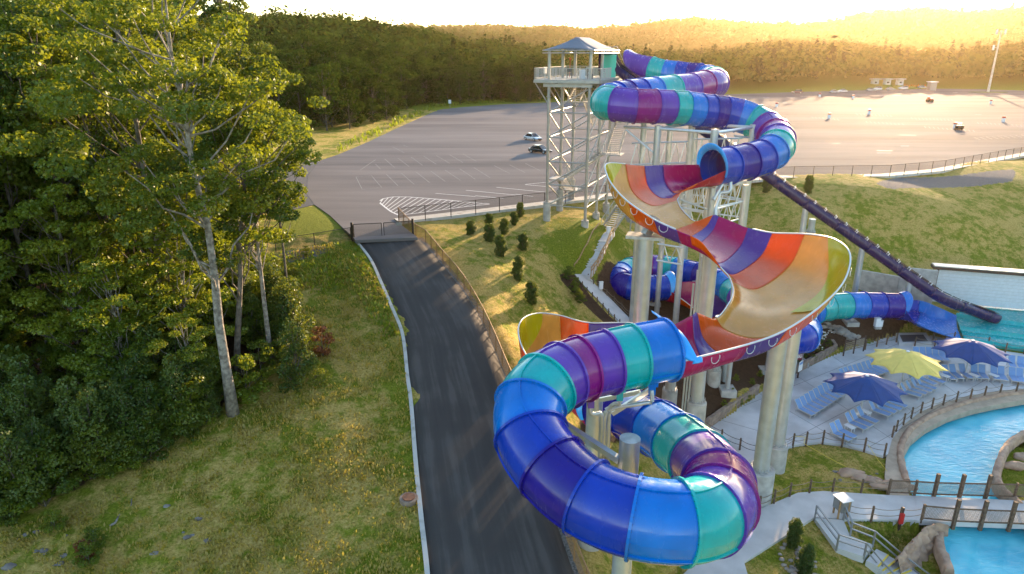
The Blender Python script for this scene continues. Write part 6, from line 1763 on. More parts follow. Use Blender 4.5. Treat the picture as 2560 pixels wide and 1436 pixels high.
for p in fb: p[2] = max(p[2], h1(p[0], p[1]) + .02) if p[1] < 72 else p[2]
link_fence(fb, 1.6, 'rusty tan chain-link fence curving down beside the service road', 1.9, 'tanrail', 'tanlink', rail_r=.04)
gl, gm, gr = G(882, 598, rz_(588)), G(957, 594, rz_(588)), G(1033, 588, rz_(586))
gt = thing('road_gate', 'double chain-link gate closed across the service road', 'gate', tuple(gl))
for p in (gl, gr):
    mb = MB(); mb.bar(p - [0, 0, .2], p + [0, 0, 1.75], .22, .22); mb.build('gate_post', M['darkmetal'], gt)
for a, b in ((gl, gm), (gm, gr)):
    d = (b - a) / np.linalg.norm(b - a); a2, b2 = a + d * .16 + [0, 0, .08], b - d * .06 + [0, 0, .08]
    mb = MB()
    for z in (0, 1.45): mb.cyl(a2 + [0, 0, z], b2 + [0, 0, z], .04, n=7)
    for p in (a2, b2): mb.cyl(p, p + [0, 0, 1.45], .04, n=7)
    mb.build('gate_frame', M['darkmetal'], gt)
    mb = MB(); mb.add([a2, b2, b2 + [0, 0, 1.45], a2 + [0, 0, 1.45]], [(0, 1, 2, 3)]); mb.build('gate_mesh', M['chainlink'], gt)
mb = MB(); c = gm * .45 + gr * .55 + np.array([0, -.06, 1.3]); mb.box(c, (.6, .03, .3)); mb.build('gate_plate', M['greymetal'], gt)
gf = [GT(878, 600), GT(818, 610), GT(750, 622), GT(690, 630)]
link_fence(np.array(gf), 1.3, 'black chain-link fence running from the gate into the wood', 2.6, 'darkmetal', 'chainlink')
p = GT(1078, 550); mb = MB(); mb.box(p + [0, 0, .05], (1.2, .8, .12), .1); o = mb.build('valve_cover', M['walk']); tag(o, 'small pale concrete cover in the lawn near the gate', 'cover')
# ------------------------------------------------------------------ foliage
def leaf_mat(name, stops, trans=0.45, nscale=0.25, tcol=(0.42, 0.40, 0.01), attr=None):
    m = bpy.data.materials.new(name); m.use_nodes = True; n, l = m.node_tree.nodes, m.node_tree.links; n.clear()
    out = n.new('ShaderNodeOutputMaterial'); geo = n.new('ShaderNodeNewGeometry'); oi = n.new('ShaderNodeObjectInfo')
    nz = n.new('ShaderNodeTexNoise'); nz.inputs['Scale'].default_value = nscale; nz.inputs['Detail'].default_value = 3; l.new(geo.outputs['Position'], nz.inputs['Vector'])
    nf = n.new('ShaderNodeTexWhiteNoise'); nf.noise_dimensions = '1D'; l.new(geo.outputs['Random Per Island'], nf.inputs['W'])
    a = n.new('ShaderNodeMath'); a.operation = 'MULTIPLY_ADD'; a.inputs[1].default_value = 0.35; l.new(oi.outputs['Random'], a.inputs[0])
    l.new(nz.outputs[0], a.inputs[2])
    b = n.new('ShaderNodeMath'); b.operation = 'MULTIPLY_ADD'; b.inputs[1].default_value = 0.22; l.new(nf.outputs[0], b.inputs[0]); l.new(a.outputs[0], b.inputs[2])
    if attr:
        va = n.new('ShaderNodeVertexColor'); va.layer_name = attr; b3 = n.new('ShaderNodeMath'); b3.operation = 'MULTIPLY_ADD'; b3.inputs[1].default_value = .55; l.new(va.outputs[0], b3.inputs[0]); l.new(b.outputs[0], b3.inputs[2]); b = b3
    r = n.new('ShaderNodeValToRGB'); el = r.color_ramp.elements
    while len(el) < len(stops): el.new(.5)
    for e_, (p, c) in zip(el, stops): e_.position = p; e_.color = (*c, 1)
    l.new(b.outputs[0], r.inputs[0])
    df = n.new('ShaderNodeBsdfDiffuse'); tr = n.new('ShaderNodeBsdfTranslucent'); gl_ = n.new('ShaderNodeBsdfGlossy'); gl_.inputs['Roughness'].default_value = 0.45
    l.new(r.outputs[0], df.inputs[0])
    mc = n.new('ShaderNodeMix'); mc.data_type = 'RGBA'; mc.inputs[0].default_value = 0.36; l.new(r.outputs[0], mc.inputs[6]); mc.inputs[7].default_value = (*tcol, 1); l.new(mc.outputs[2], tr.inputs[0])
    mx = n.new('ShaderNodeMixShader'); mx.inputs[0].default_value = trans; l.new(df.outputs[0], mx.inputs[1]); l.new(tr.outputs[0], mx.inputs[2])
    m2 = n.new('ShaderNodeMixShader'); m2.inputs[0].default_value = 0.0 if attr or 'far' in name else 0.03; l.new(mx.outputs[0], m2.inputs[1]); l.new(gl_.outputs[0], m2.inputs[2])
    l.new(m2.outputs[0], out.inputs[0])
    return m
M['leaf'] = leaf_mat('broad_leaves', [(.35, (.020, .050, .006)), (.65, (.055, .110, .009)), (1.0, (.140, .180, .013))], .45)
M['leafy'] = leaf_mat('bright_leaves', [(.35, (.042, .090, .005)), (.65, (.095, .160, .008)), (1.0, (.18, .225, .014))])
M['needle'] = leaf_mat('pine_needles', [(.35, (.024, .052, .012)), (.65, (.050, .095, .016)), (1.0, (.10, .14, .022))], .3)
M['farleaf'] = leaf_mat('far_leaves', [(.40, (.008, .020, .004)), (.65, (.026, .052, .007)), (.95, (.065, .095, .014))], .12, .11, (.2, .22, .02))
M['massleaf'] = leaf_mat('mass_leaves', [(.45, (.008, .018, .005)), (.62, (.020, .042, .007)), (.8, (.044, .072, .010)), (1.0, (.075, .095, .014))], .10, .11, (.2, .2, .02), attr='tv')
M['redleaf'] = leaf_mat('dead_red_leaves', [(.3, (.10, .02, .012)), (1.0, (.22, .06, .02))], .2)
M['bark'] = mat('grey_bark', (.17, .145, .12), rough=.95, col2=(.07, .055, .045), vscale=3, bump=.6, bscale=8)
M['palebark'] = mat('pale_bark', (.33, .30, .26), rough=.95, col2=(.12, .10, .085), vscale=3.5, bump=.9, bscale=7)

def quads_mesh(name, C, U, V, material):
    """leaf faces from centres and half axes"""
    n = len(C)
    v = np.empty((n, 4, 3)); v[:, 0] = C - U; v[:, 1] = C - V * .62 + U * .1; v[:, 2] = C + U; v[:, 3] = C + V * .62 + U * .1
    me = bpy.data.meshes.new(name)
    me.vertices.add(n * 4); me.vertices.foreach_set('co', v.ravel())
    me.loops.add(n * 4); me.loops.foreach_set('vertex_index', np.arange(n * 4))
    me.polygons.add(n); me.polygons.foreach_set('loop_start', np.arange(0, n * 4, 4)); me.polygons.foreach_set('loop_total', np.full(n, 4))
    me.update(calc_edges=True); me.materials.append(material)
    return me
def unit(a): return a / (np.linalg.norm(a, axis=-1, keepdims=True) + 1e-9)
def leaves(rg, centers, radii, per, size, flat=.6, up=.5):
    C, U, V = [], [], []
    for c, r in zip(centers, radii):
        n = int(per * (r / np.mean(radii)) ** 2)
        d = unit(rg.normal(size=(n, 3))); rad = r * rg.uniform(.45, 1.0, (n, 1)) ** .6
        p = c + d * rad * np.array([1, 1, flat])
        nrm = unit(d * .5 + rg.normal(size=(n, 3)) * .6 + np.array([0, 0, up]))
        u = unit(np.cross(nrm, rg.normal(size=(n, 3)))); w_ = np.cross(nrm, u)
        s_ = size * rg.uniform(.55, 1.25, (n, 1))
        C.append(p); U.append(u * s_); V.append(w_ * s_)
    return np.concatenate(C), np.concatenate(U), np.concatenate(V)
def limb_path(rg, a, b, n=5, wob=.25):
    t = np.linspace(0, 1, n)[:, None]; L = np.linalg.norm(b - a)
    p = a + (b - a) * t; p[1:-1] += rg.normal(size=(n - 2, 3)) * wob * L * .12; p[:, 2] += (np.sin(math.pi * t[:, 0]) * -.06 * L); return p

def tree_proto(name, seed, h, r0, cb, cr, nclump, per, size, leafm, barkm, label, cat='tree', clr=(.75, 1.35), flat=.62, top=1.0, shape='round', group=None, lean=(0, 0)):
    rg = np.random.default_rng(seed)
    t = thing(name, label, cat, (0, 0, 0), group)
    zs = np.linspace(0, h * .93, 9); tp = np.c_[rg.normal(size=9) * .12 * np.linspace(0, 1, 9) * h * .06 + lean[0] * zs, rg.normal(size=9) * .12 * np.linspace(0, 1, 9) * h * .06 + lean[1] * zs, zs]
    tp[0] = (0, 0, -.5)
    mb = MB(); mb.sweep(tp, r0 * (1 - .86 * (zs / zs[-1]) ** .9) * np.where(zs < .3, 1.25, 1.0), 9)
    tr_ = mb.build('trunk', M[barkm], t, smooth=True)
    cen, rad = [], []
    tries = 0
    while len(cen) < nclump and tries < nclump * 40:
        tries += 1
        f = rg.uniform(0, 1); z = cb + (h - cb) * f
        if shape == 'round': rr2 = cr * math.sqrt(max(0.02, 1 - (2 * f - .85) ** 2 * (.85 if f < .5 else .75)))
        elif shape == 'cone': rr2 = cr * (1 - f) ** .8 + .15
        else: rr2 = cr * (.45 + .55 * math.sin(math.pi * min(1, f * .9 + .1)))
        rr2 *= 1 + .28 * math.sin(3 * f * 5 + seed)
        a = rg.uniform(0, 2 * math.pi); q = rr2 * rg.uniform(.35, 1.0) ** .6
        lob = 1 + .25 * math.sin(a * 3 + seed) + .15 * math.sin(a * 5 + 2 * seed)
        tx = np.interp(z, zs, tp[:, 0]); ty = np.interp(z, zs, tp[:, 1])
        c = np.array([tx + math.cos(a) * q * lob, ty + math.sin(a) * q * lob, z])
        rc = rg.uniform(*clr)
        if all(np.linalg.norm((c - k) * [1, 1, 1.3]) > .62 * (rc + r_) * top for k, r_ in zip(cen, rad)): cen.append(c); rad.append(rc)
    mb = MB()
    for c, rc in list(zip(cen, rad))[: (40 if nclump > 30 else 12)]:
        z0 = max(cb * .55, c[2] - rg.uniform(.15, .35) * (h - cb) - .4); z0 = min(z0, h * .88)
        a = np.array([np.interp(z0, zs, tp[:, 0]), np.interp(z0, zs, tp[:, 1]), z0]); pth = limb_path(rg, a, c)
        mb.sweep(pth, np.linspace(r0 * .32 * (1 - .6 * z0 / h), .025, 5), 5, cap=False)
    mb.build('limbs', M[barkm], tr_, smooth=True)
    me = quads_mesh('crown', *leaves(rg, np.array(cen), np.array(rad), per, size, flat), M[leafm])
    o = link('crown', me, (0, 0, 0), t)
    return t

protos = {}
def hide_proto(k, t): protos[k] = [t, False]
def plant(k, loc, rz, sc, label, group=None):
    t, used = protos[k]
    if not used:
        protos[k][1] = True
        t.location = tuple(map(float, loc)); t.rotation_euler = (0, 0, rz); t.scale = (sc, sc, sc) if np.isscalar(sc) else sc
        t['label'] = label
        if group: t['group'] = group
        return t
    return copy_tree(t, loc, rz, sc, label, group)

# the tall oak in front
oak = tree_proto('oak_tree', 21, 27.5, .36, 13.0, 5.6, 92, 290, .125, 'leaf', 'palebark', 'tall oak with long bare pale trunk standing at the wood edge', clr=(.7, 1.3), flat=.5, top=1.0)
p = GT(583, 1034); oak.location = tuple(p + [0, 0, -.1]); oak.rotation_euler = (0, 0, 2.0)
# its low spreading branch towards the road
rg = np.random.default_rng(5); arm_ = [P(508, 470, 50), P(560, 430, 49), P(640, 395, 48.5), P(705, 345, 48), P(760, 300, 47.6)]
side = tree_proto('oak_tree', 33, 21.5, .25, 9.5, 4.2, 66, 280, .12, 'leaf', 'bark', 'leaning oak with gold-lit crown reaching over the road bend', clr=(.6, 1.15), flat=.5, top=.95, lean=(.16, 0.02))
p = GT(590, 940); side.location = tuple(p + [0, 0, -.1])
thin1 = tree_proto('slim_tree', 44, 20.0, .20, 9.5, 2.4, 40, 230, .125, 'leafy', 'palebark', 'slim pale-trunked tree beside the tall oak', clr=(.6, 1.0), top=.9)
p = GT(680, 915); thin1.location = tuple(p)
thin2 = tree_proto('slim_tree', 45, 17.0, .14, 9.0, 1.7, 22, 200, .12, 'leaf', 'bark', 'thin dark-trunked sapling at the top of the grassy bank', clr=(.5, .9), top=.9)
p = GT(728, 805); thin2.location = tuple(p)

hide_proto('d1', tree_proto('broadleaf_tree', 1, 25, .30, 7, 4.6, 90, 190, .165, 'leaf', 'bark', 'x', top=.85))
hide_proto('d2', tree_proto('broadleaf_tree', 2, 22, .26, 4.5, 4.2, 80, 190, .165, 'leaf', 'bark', 'x', top=.85))
hide_proto('d3', tree_proto('broadleaf_tree', 3, 18, .22, 3.0, 4.0, 70, 190, .155, 'leafy', 'bark', 'x', top=.85, flat=.45))
hide_proto('d4', tree_proto('maple_tree', 4, 12, .14, 1.8, 3.4, 56, 200, .14, 'leafy', 'palebark', 'x', clr=(.6, 1.15), flat=.38, top=.85))
hide_proto('pn', tree_proto('pine_tree', 6, 26, .30, 11, 3.4, 56, 200, .15, 'needle', 'bark', 'x', clr=(.6, 1.1), flat=.5, top=.9))
hide_proto('sh', tree_proto('leafy_shrub', 8, 3.6, .05, .2, 1.5, 26, 130, .095, 'leaf', 'bark', 'x', 'shrub', clr=(.35, .65), top=.8))
hide_proto('yp', tree_proto('young_pine', 9, 4.6, .06, .2, 1.2, 34, 120, .09, 'needle', 'bark', 'x', 'pine', clr=(.28, .5), shape='cone', flat=1.1, top=.75))
hide_proto('by', tree_proto('leafy_shrub', 10, 3.0, .04, .3, 1.1, 18, 130, .095, 'leafy', 'bark', 'x', 'shrub', clr=(.35, .6), top=.8))

LBL = {'d1': ['tall dark broadleaf tree deep in the left wood', 'tall dark broadleaf tree at the back of the left wood'], 'd2': ['mid-height broadleaf tree of the left wood', 'mid-height broadleaf tree behind the oak'], 'd3': ['bright green layered tree in the left wood', 'bright green layered tree behind the shrubs'],
       'd4': ['small layered maple under the tall trees', 'small layered maple near the wood edge'], 'pn': ['tall pine with bare lower trunk in the left wood'] * 2, 'sh': ['dark leafy shrub along the wood edge'] * 2, 'yp': ['young pine in the thicket at the wood edge'] * 2, 'by': ['bright green shrub at the wood edge'] * 2}
rr = random.Random(12)
placed = []
def far_enough(x, y, d): return all((x - a) ** 2 + (y - b) ** 2 > d * d for a, b in placed)
# wood behind the edge
n_w = 0
for it in range(6000):
    if n_w >= 150: break
    Z = rr.uniform(40, 112); px = rr.uniform(-260, 700)
    y = Z / CP * 1.0; x = (px - 1280) / FPX * (Z * 1.06)
    y = Z
    if not inpoly(np.array([x]), np.array([y]), WOOD)[0] and not (y > 68 and pix((x, y, 11))[0] < 650): continue
    if (x - (-18)) ** 2 + (y - 41) ** 2 < 16: continue
    qx, qy, _ = pix((x, y, 10))
    if 560 < qx and qy > 620: continue
    if not far_enough(x, y, 3.3): continue
    placed.append((x, y)); n_w += 1
    edge_ = qy > 860 or (qx > 480 and qy > 700)
    k = rr.choice(['d4', 'd3', 'd4', 'd2']) if edge_ else rr.choice(['d1', 'd1', 'd2', 'd2', 'd3', 'pn', 'd1'])
    if y > 75: k = rr.choice(['d1', 'd2', 'd3', 'd2'])
    sc = rr.uniform(.85, 1.12) * (.85 if edge_ else 1.0)
    if y > 78: sc *= .8 if qx > 420 else 1.0
    plant(k, (x, y, h1(x, y) - .15), rr.uniform(0, 6.28), sc, LBL[k][0] if y < 62 else LBL[k][1], 'trees of the left wood')
# thicket along the edge
EDGE = np.array(resamp(np.array([GT(x, y) for x, y in ((-60, 1330), (60, 1300), (180, 1262), (300, 1205), (400, 1135), (500, 1085), (580, 1050), (650, 1005), (700, 960), (735, 905), (720, 830))]), 200))
for i in range(190):
    b = EDGE[rr.randrange(200)]; d = abs(rr.gauss(0, 4.2)) + .3
    x, y = b[0] - d * rr.uniform(.5, 1.0), b[1] + d * rr.uniform(.2, .9)
    qx, qy, _ = pix((x, y, h1(x, y)))
    if 540 < qx < 705 and qy > 870: continue
    k = rr.choice(['sh', 'sh', 'yp', 'yp', 'yp', 'by']); sc = rr.uniform(.55, 1.15)
    plant(k, (x, y, h1(x, y) - .1), rr.uniform(0, 6.28), sc, ('knee-high ' if sc < .7 else 'chest-high ' if sc < .92 else 'tall ') + LBL[k][0], 'thicket along the wood edge')
for i in range(46):
    p = GT(rr.uniform(-40, 500), rr.uniform(760, 1060)); k = rr.choice(['sh', 'by', 'd4', 'sh', 'yp'])
    plant(k, p - [0, 0, .1], rr.uniform(0, 6), rr.uniform(.45, .7) if k == 'd4' else rr.uniform(.7, 1.2), {'sh': 'dark shrub of the understorey among the trunks', 'by': 'bright shrub of the understorey among the trunks', 'd4': 'young layered maple of the understorey', 'yp': 'young pine of the understorey among the trunks'}[k], 'understorey of the left wood')
for px, py, k, sc, lb in ((790, 965, 'sh', .55, 'round dark shrub standing out in the meadow'), (745, 960, 'yp', 1.0, 'young pine at the end of the thicket by the meadow'), (740, 880, 'yp', 1.2, 'tall young pine below the thin sapling'), (620, 1000, 'by', 1.1, 'bright green bush beside the oak trunk'), (655, 950, 'sh', .8, 'dark bush right of the oak trunk'), (735, 690, 'sh', .35, 'small dark bush on the grassy bank'), (765, 640, 'sh', .3, 'small dark bush by the chain-link fence'), (690, 760, 'by', 1.0, 'yellow-green bush on the grassy bank'), (650, 690, 'by', 1.2, 'yellow-green bush under the slim tree'), (610, 640, 'by', 1.4, 'tall yellow-green bush behind the oak trunk'), (705, 690, 'by', .6, 'low yellow-green bush near the slim tree')):
    p = GT(px, py); plant(k, p - [0, 0, .1], rr.uniform(0, 6), sc, lb)
red = tree_proto('dead_shrub', 60, 2.2, .04, .2, .8, 12, 60, .11, 'redleaf', 'bark', 'rust-red withered shrub at the edge of the thicket', 'shrub', clr=(.25, .45), top=.8); red.location = tuple(GT(808, 890))
red2 = copy_tree(red, GT(212, 1400), 1.0, .5, 'small rust-red seedling in the clearing')
# dead snags
for (bx, by), (tx, ty), Z, r_, lb in (((335, 960), (293, 768), 46, .13, 'crooked dead grey snag in the wood edge'), ((370, 885), (352, 775), 50, .20, 'pale broken trunk among the shrubs'), ((125, 850), (118, 790), 50, .2, 'short broken stump in the thicket')):
    p = P(bx, by, Z); q = P(tx, ty, Z * .97); gz = h1(p[0], p[1]); pa = np.array([p[0], p[1], min(gz, p[2]) - .2]); rg = np.random.default_rng(int(bx))
    mb = MB(); pth = limb_path(rg, pa, q, 8, .5); mb.sweep(pth, np.linspace(r_, r_ * .45, 8), 8); o = mb.build('dead_snag', M['palebark'], smooth=True); tag(o, lb, 'dead tree')
mb = MB(); a, b = GT(275, 1318), GT(330, 1252); mb.sweep(limb_path(np.random.default_rng(3), a + [0, 0, .06], b + [0, 0, .12], 6), np.linspace(.07, .03, 6), 6); o = mb.build('fallen_branch', M['palebark'], smooth=True); tag(o, 'bare fallen branch at the border of wood and meadow', 'branch')

# planted saplings on the lawn
sap = tree_proto('evergreen_sapling', 71, 1.75, .035, .05, .44, 60, 90, .055, 'needle', 'bark', 'x', 'sapling', clr=(.11, .2), shape='egg', flat=1.1, top=.55)
hide_proto('sap', sap)
SAP = [((1350, 990), .95, 'beside the far end of the row near the gate'), ((1468, 935), .9, 'in the pair by the lot fence'), ((1468, 1035), 1.0, 'between the gate-side one and the lone lower ones'), ((1565, 985), .95, 'in the middle of the group'), ((1628, 930), .9, 'just below the one by the lot fence'), ((1668, 880), .95, 'closest to the lot fence'), ((1540, 1130), 1.1, 'standing lower down the lawn toward the road'), ((1685, 1090), 1.1, 'on the tower side, half way down the lawn'), ((1652, 1280), 1.2, 'tall and slim, alone near the brown bed'), ((1738, 1430), 1.2, 'broad and yellowish, lowest on the lawn')]
for (x, y), sc, lb in SAP:
    p = GT(*L7(x, y)); plant('sap', p - [0, 0, .05], rr.uniform(0, 6), (sc * rr.uniform(.85, 1.3), sc * rr.uniform(.85, 1.3), sc * rr.uniform(.85, 1.1)), 'dark evergreen sapling ' + lb, 'saplings on the lawn')
for px, py, lb in ((1916, 480, 'small evergreen on the hillside beside the tube column'), (2019, 482, 'small evergreen on the hillside under the speed slide')):
    p = GT(px, py); plant('sap', p - [0, 0, .05], rr.uniform(0, 6), 1.35, lb, 'saplings on the hillside')
arb = tree_proto('columnar_evergreen', 72, 2.05, .05, .02, .34, 110, 110, .045, 'needle', 'bark', 'slim columnar evergreen by the footpath, ringed with cobbles', 'evergreen', clr=(.12, .19), shape='egg', flat=1.3, top=.45)
p = GT(1980, 1368); arb.location = tuple(p)
p = GT(2010, 1440); copy_tree(arb, p, 1.0, 1.05, 'columnar evergreen beside the stairs, nearer the ramp rail')
# flower bed and mulch plants
rr = random.Random(3)
for i, (px, py) in enumerate(((2022, 880), (2045, 862), (2010, 895), (2052, 885), (2030, 905), (2070, 868), (1990, 915), (2000, 880))):
    p = GT(px, py); plant('sh', p - [0, 0, .1], i, .24, 'low green shrub in the planter bed', 'shrubs in the planter')
M['flower'] = mat('white_petals', (.80, .80, .76), .8)
for i, (px, py) in enumerate(((2028, 876), (2060, 845), (2015, 880), (2056, 858), (2040, 880))):
    p = GT(px, py); t = thing('white_flower_clump', 'clump of white flowers in the planter behind the ride sign', 'flowers', tuple(p), 'flowers in the planter')
    mb = MB()
    for k in range(14):
        q = p + np.array([rr.uniform(-.5, .5), rr.uniform(-.5, .5), rr.uniform(.35, .9)]); mb.box(q, (.10, .10, .07), k)
    mb.build('petals', M['flower'], t); mb = MB()
    for k in range(8): mb.bar(p - [0, 0, .1], p + [rr.uniform(-.4, .4), rr.uniform(-.4, .4), .6], .03)
    mb.build('stems', M['needle'], t)
for i, (x, y) in enumerate(((330, 1270), (322, 1305), (392, 1362), (384, 1400), (385, 1436), (415, 1470), (425, 1500))):
    px, py = 1320 + x / 3.263, 300 + y / 3.263
    p = GT(px, py); plant('sh', p - [0, 0, .1], i, .30, 'small round grass clump in the brown bed beside the lower walk', 'clumps beside the lower walk')
for i, (px, py) in enumerate(((1870, 1000), (1850, 1010), (1830, 985), (1810, 1015), (1880, 960), (1900, 940), (1840, 950))):
    p = GT(px, py); plant('by', p - [0, 0, .1], i, .22, 'tiny green plant in the bed above the block retaining wall', 'plants above the retaining wall')
for px, py, lb in ((225, 1410, 'bright yellow-green weed in the clearing'), (240, 1370, 'leafy weed in the clearing'), (140, 1325, 'weed beside field stones'), (20, 1310, 'bright bush at the wood corner')):
    p = GT(px, py); plant('by', p - [0, 0, .05], 1, .45, lb)

# ------------------------------------------------------------------ wooded hill beyond the lot
hide_proto('h1', tree_proto('hill_tree', 81, 14.5, .22, 2.0, 5.4, 40, 70, .36, 'farleaf', 'bark', 'x', clr=(1.1, 1.9), top=.75))
hide_proto('h2', tree_proto('hill_tree', 82, 12, .20, 1.0, 5.0, 36, 70, .36, 'farleaf', 'bark', 'x', clr=(1.1, 1.8), top=.75))
hide_proto('h3', tree_proto('hill_tree', 83, 16, .2, 2.0, 3.9, 34, 70, .34, 'farleaf', 'bark', 'x', clr=(1.0, 1.6), top=.75))
rr = random.Random(99)
cand = []
for it in range(9000):
    th = math.radians(rr.uniform(-27, 15)); r = math.sqrt(rr.uniform(110 ** 2, 480 ** 2))
    x, y = r * math.sin(th), r * math.cos(th)
    if inpoly(np.array([x]), np.array([y]), lot_poly)[0]: continue
    if math.degrees(th) > 4 and r < 255: continue
    qx, qy, _ = pix((x, y, LOT))
    if qx < 560 or (qy > 332 and qx < 900): continue
    if 690 < qx < 880 and qy > 345: continue
    cand.append((x, y, r))
lp_ = np.array(lot_poly)
dense = []
for x, y, r in sorted(cand, key=lambda q: q[2]):
    dm = np.min(np.hypot(lp_[:, 0] - x, lp_[:, 1] - y)) if r < 300 else 99
    if not all((x - a) ** 2 + (y - b) ** 2 > 5.6 ** 2 for a, b, _ in dense[-160:]): continue
    dense.append((x, y, r))
def seg_d(x, y):
    a, b = lp_, np.roll(lp_, -1, axis=0); ab = b - a; t = np.clip(((x - a[:, 0]) * ab[:, 0] + (y - a[:, 1]) * ab[:, 1]) / ((ab ** 2).sum(1) + 1e-9), 0, 1)
    return np.min(np.hypot(a[:, 0] + ab[:, 0] * t - x, a[:, 1] + ab[:, 1] * t - y))
dense = [q for q in dense if seg_d(q[0], q[1]) > 6.5]
solo, mass = dense[:190], dense[190:]
for x, y, r in solo:
    k = rr.choice(['h1', 'h1', 'h2', 'h3']); e_ = seg_d(x, y)
    plant(k, (x, y, h1(x, y) - .3), rr.uniform(0, 6.28), rr.uniform(.7, 1.1) * (.62 if e_ < 11 else 1.0), {'h1': 'broad', 'h2': 'low rounded', 'h3': 'slender'}[k] + ' green tree in the front ranks of the wooded hill beyond the lot' if e_ > 11 else 'low bushy tree on the grass verge where the wooded hill meets the lot', 'trees of the wooded hill')
def blob_forest(name, pts, sizes, per, leaf, label, seed, material):
    rg = np.random.default_rng(seed); Cs, Us, Vs, tv = [], [], [], []
    for (x, y, z), s_ in zip(pts, sizes):
        n = per; d = unit(rg.normal(size=(n, 3))); d[:, 2] = np.abs(d[:, 2]) * 1.0 - .25 * (rg.random(n) < .3)
        lob = 1 + .28 * np.sin(3 * np.arctan2(d[:, 1], d[:, 0]) + x)[:, None] + .15 * np.sin(5 * d[:, 2] + y)[:, None]
        pine = rg.random() < .06; k = np.array([.45, .45, 1.4]) if pine else np.array([1.05, 1.05, rg.uniform(.75, 1.0)])
        p = np.array([x, y, z + s_ * .95]) + d * s_ * lob * rg.uniform(.72, 1.05, (n, 1)) * k
        if pine: p[:, :2] = np.array([x, y]) + (p[:, :2] - np.array([x, y])) * np.clip(1.25 - (p[:, 2:3] - z) / (2.4 * s_), .1, 1.2)
        nr = unit(d + rg.normal(size=(n, 3)) * .30); u = unit(np.cross(nr, rg.normal(size=(n, 3)))); w_ = np.cross(nr, u); q = leaf * s_ * rg.uniform(.55, 1.3, (n, 1))
        Cs.append(p); Us.append(u * q); Vs.append(w_ * q); tv.append(np.full(n * 4, 0.0 if pine else rg.random()))
    me = quads_mesh(name, np.concatenate(Cs), np.concatenate(Us), np.concatenate(Vs), material)
    ca = me.color_attributes.new('tv', 'FLOAT_COLOR', 'POINT'); t4 = np.ones((len(me.vertices), 4)); t4[:, :3] = np.concatenate(tv)[:, None]; ca.data.foreach_set('color', t4.ravel())
    o = link(name, me); tag(o, label, 'forest', kind='stuff'); return o
pts = [(x, y, h1(x, y)) for x, y, r in mass]
blob_forest('hill_wood', pts, [rr.choice([rr.uniform(3.2, 5.5), rr.uniform(5, 8.5)]) for _ in pts], 110, .15, 'dense wood covering the near hill beyond the lot', 1, M['massleaf'])
# lower wood beyond the far edge of the lot, and the hazy ridges
pts, sz = [], []
for it in range(5200):
    th = math.radians(rr.uniform(-2, 42)); r = math.sqrt(rr.uniform(255 ** 2, 760 ** 2)); x, y = r * math.sin(th), r * math.cos(th)
    if inpoly(np.array([x]), np.array([y]), lot_poly)[0] or seg_d(x, y) < 22: continue
    if math.degrees(th) < 10 and r < 480: continue
    pts.append((x, y)); sz.append(rr.uniform(4.5, 8.5))
zz = H([p[0] for p in pts], [p[1] for p in pts])
blob_forest('far_wood', [(x, y, z) for (x, y), z in zip(pts, zz)], sz, 56, .20, 'golden hazy wood along the far side of the lot', 2, M['massleaf'])
pts, sz = [], []
for it in range(9000):
    th = math.radians(rr.uniform(-44, 44)); r = 760 * (3300 / 760) ** rr.random(); x, y = r * math.sin(th), r * math.cos(th)
    pts.append((x, y)); sz.append(rr.uniform(6, 10) * (.75 + r / 2600))
zz = H([p[0] for p in pts], [p[1] for p in pts])
blob_forest('ridge_wood', [(x, y, z - s_ * .6) for (x, y), z, s_ in zip(pts, zz, sz)], sz, 26, .36, 'hazy wooded ridges on the horizon', 3, M['massleaf'])

# ------------------------------------------------------------------ grass
def grass(name, polys, n, h, label, seed, material, rej=None):
    rg = np.random.default_rng(seed); C = []
    pts = []
    for poly_ in polys:
        q = np.array(poly_); lo, hi = q.min(0), q.max(0)
        xy = rg.uniform(lo, hi, (n, 2)); m = inpoly(xy[:, 0], xy[:, 1], poly_)
        if rej is not None:
            for rj in rej: m &= ~inpoly(xy[:, 0], xy[:, 1], rj)
        xy = xy[m]; pn = fbm(xy[:, 0], xy[:, 1], .55, seed) + .6 * fbm(xy[:, 0], xy[:, 1], 1.9, seed + 1)
        pts.append(xy[pn > rg.uniform(-1.2, 1.2, len(pn))])
    xy = np.concatenate(pts); z = H(xy[:, 0], xy[:, 1]); k = len(xy)
    hh = h * rg.uniform(.5, 1.4, (k, 1)); a = rg.uniform(0, 6.28, k)
    tip = np.c_[np.cos(a), np.sin(a), np.zeros(k)] * hh * rg.uniform(.2, .8, (k, 1)) + np.c_[np.zeros(k), np.zeros(k), np.ones(k)] * hh
    U = tip / 2; Cc = np.c_[xy, z - .02] + U; V = np.c_[-np.sin(a), np.cos(a), np.zeros(k)] * hh * .38
    me = quads_mesh(name, Cc, U, V, material); o = link(name, me); tag(o, label, 'grass', kind='stuff')
M['grassblade'] = leaf_mat('grass_blades', [(.3, (.18, .18, .015)), (.6, (.31, .26, .03)), (1.0, (.46, .34, .09))], .45, .5, (.62, .48, .06))
M['lushblade'] = leaf_mat('lush_grass_blades', [(.3, (.10, .15, .010)), (.6, (.17, .22, .012)), (1.0, (.28, .29, .03))], .4, .5, (.35, .40, .03))
meadow = poly_px([(0, 1330), (230, 1250), (450, 1110), (640, 1020), (740, 900), (720, 780), (700, 640), (870, 600), (945, 700), (1000, 830), (1025, 1010), (1050, 1300), (1060, 1500), (0, 1700)])
grass('meadow_grass', [meadow], 95000, .20, 'uneven dry and green grass of the meadow beside the road', 4, M['grassblade'])
bank = poly_px([(640, 640), (770, 630), (890, 610), (945, 700), (1000, 840), (960, 860), (880, 720), (760, 740), (680, 740)])
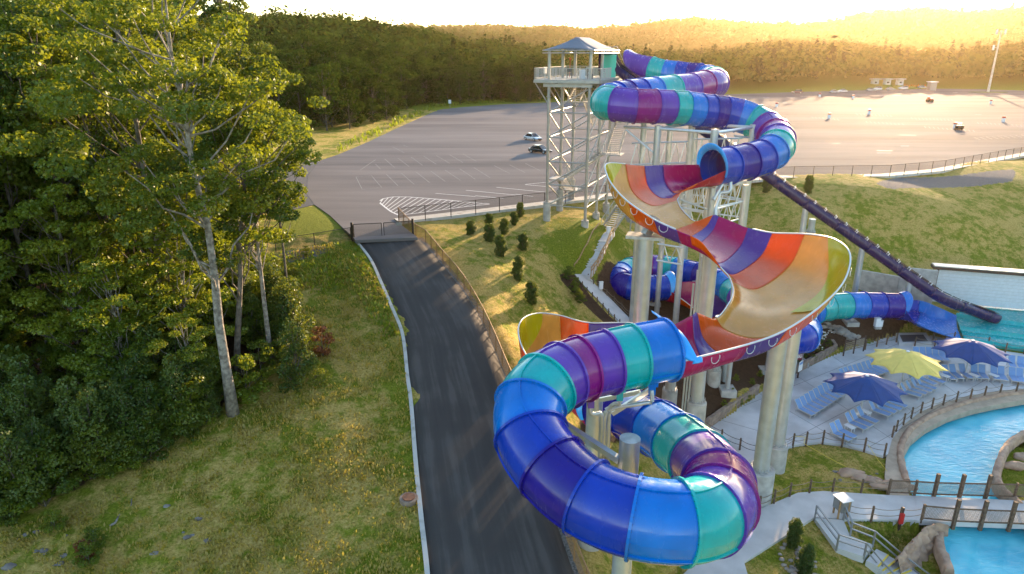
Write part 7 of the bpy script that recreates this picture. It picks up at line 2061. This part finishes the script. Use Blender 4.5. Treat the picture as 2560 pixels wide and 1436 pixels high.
grass('bank_weeds', [bank], 9000, .34, 'tall sunlit weeds on the bank below the gate', 5, M['lushblade'])
lawn = poly_px([(1060, 560), (1360, 515), (1420, 540), (1540, 590), (1440, 690), (1400, 700), (1540, 830), (1300, 900), (1250, 850), (1150, 690)])
grass('lawn_grass', [lawn], 16000, .11, 'thin patchy grass of the lawn below the tower', 6, M['grassblade'])
verge = [G(x, y, LOT)[:2] for x, y in ((845, 384), (923, 351), (1001, 314), (1098, 271), (1160, 265), (1260, 258), (1390, 252), (1390, 248), (1260, 253), (1160, 260), (1085, 266), (990, 300), (915, 335), (840, 370))]
grass('verge_weeds', [verge], 12000, .9, 'bright weeds along the far kerb of the lot', 7, M['lushblade'])
rlawn = poly_px([(1930, 1150), (1990, 1118), (2060, 1112), (2140, 1126), (2205, 1150), (2210, 1235), (2060, 1222), (1990, 1228), (1920, 1258)])
isl = poly_px([(2510, 1145), (2560, 1110), (2700, 1110), (2700, 1240), (2500, 1215)])
low_ = poly_px([(1870, 1410), (2035, 1303), (2090, 1370), (2190, 1440), (2150, 1500), (1880, 1500)])
low2 = poly_px([(2120, 1310), (2300, 1306), (2270, 1400), (2190, 1360), (2130, 1335)])
grass('park_grass', [rlawn, isl, low_, low2], 9000, .09, 'short mown grass between path, pool and stairs', 8, M['lushblade'])

# ------------------------------------------------------------------ air
bx = bpy.data.meshes.new('haze'); 
mb = MB(); mb.box((0, 0, 73.5), (10900, 10900, 165))
hz = mb.build('haze', bpy.data.materials.new('haze_air'), org=(0, 0, 0)); hz['kind'] = 'stuff'; tag(hz, 'thin golden evening haze over the whole valley', 'haze')
hm = hz.data.materials[0]; hm.use_nodes = True; hn = hm.node_tree.nodes; hn.clear()
pv = hn.new('ShaderNodeVolumePrincipled'); ou = hn.new('ShaderNodeOutputMaterial')
pv.inputs['Color'].default_value = (1.0, 0.74, 0.46, 1); pv.inputs['Density'].default_value = 0.000042; pv.inputs['Anisotropy'].default_value = 0.76
hm.node_tree.links.new(pv.outputs[0], ou.inputs['Volume'])
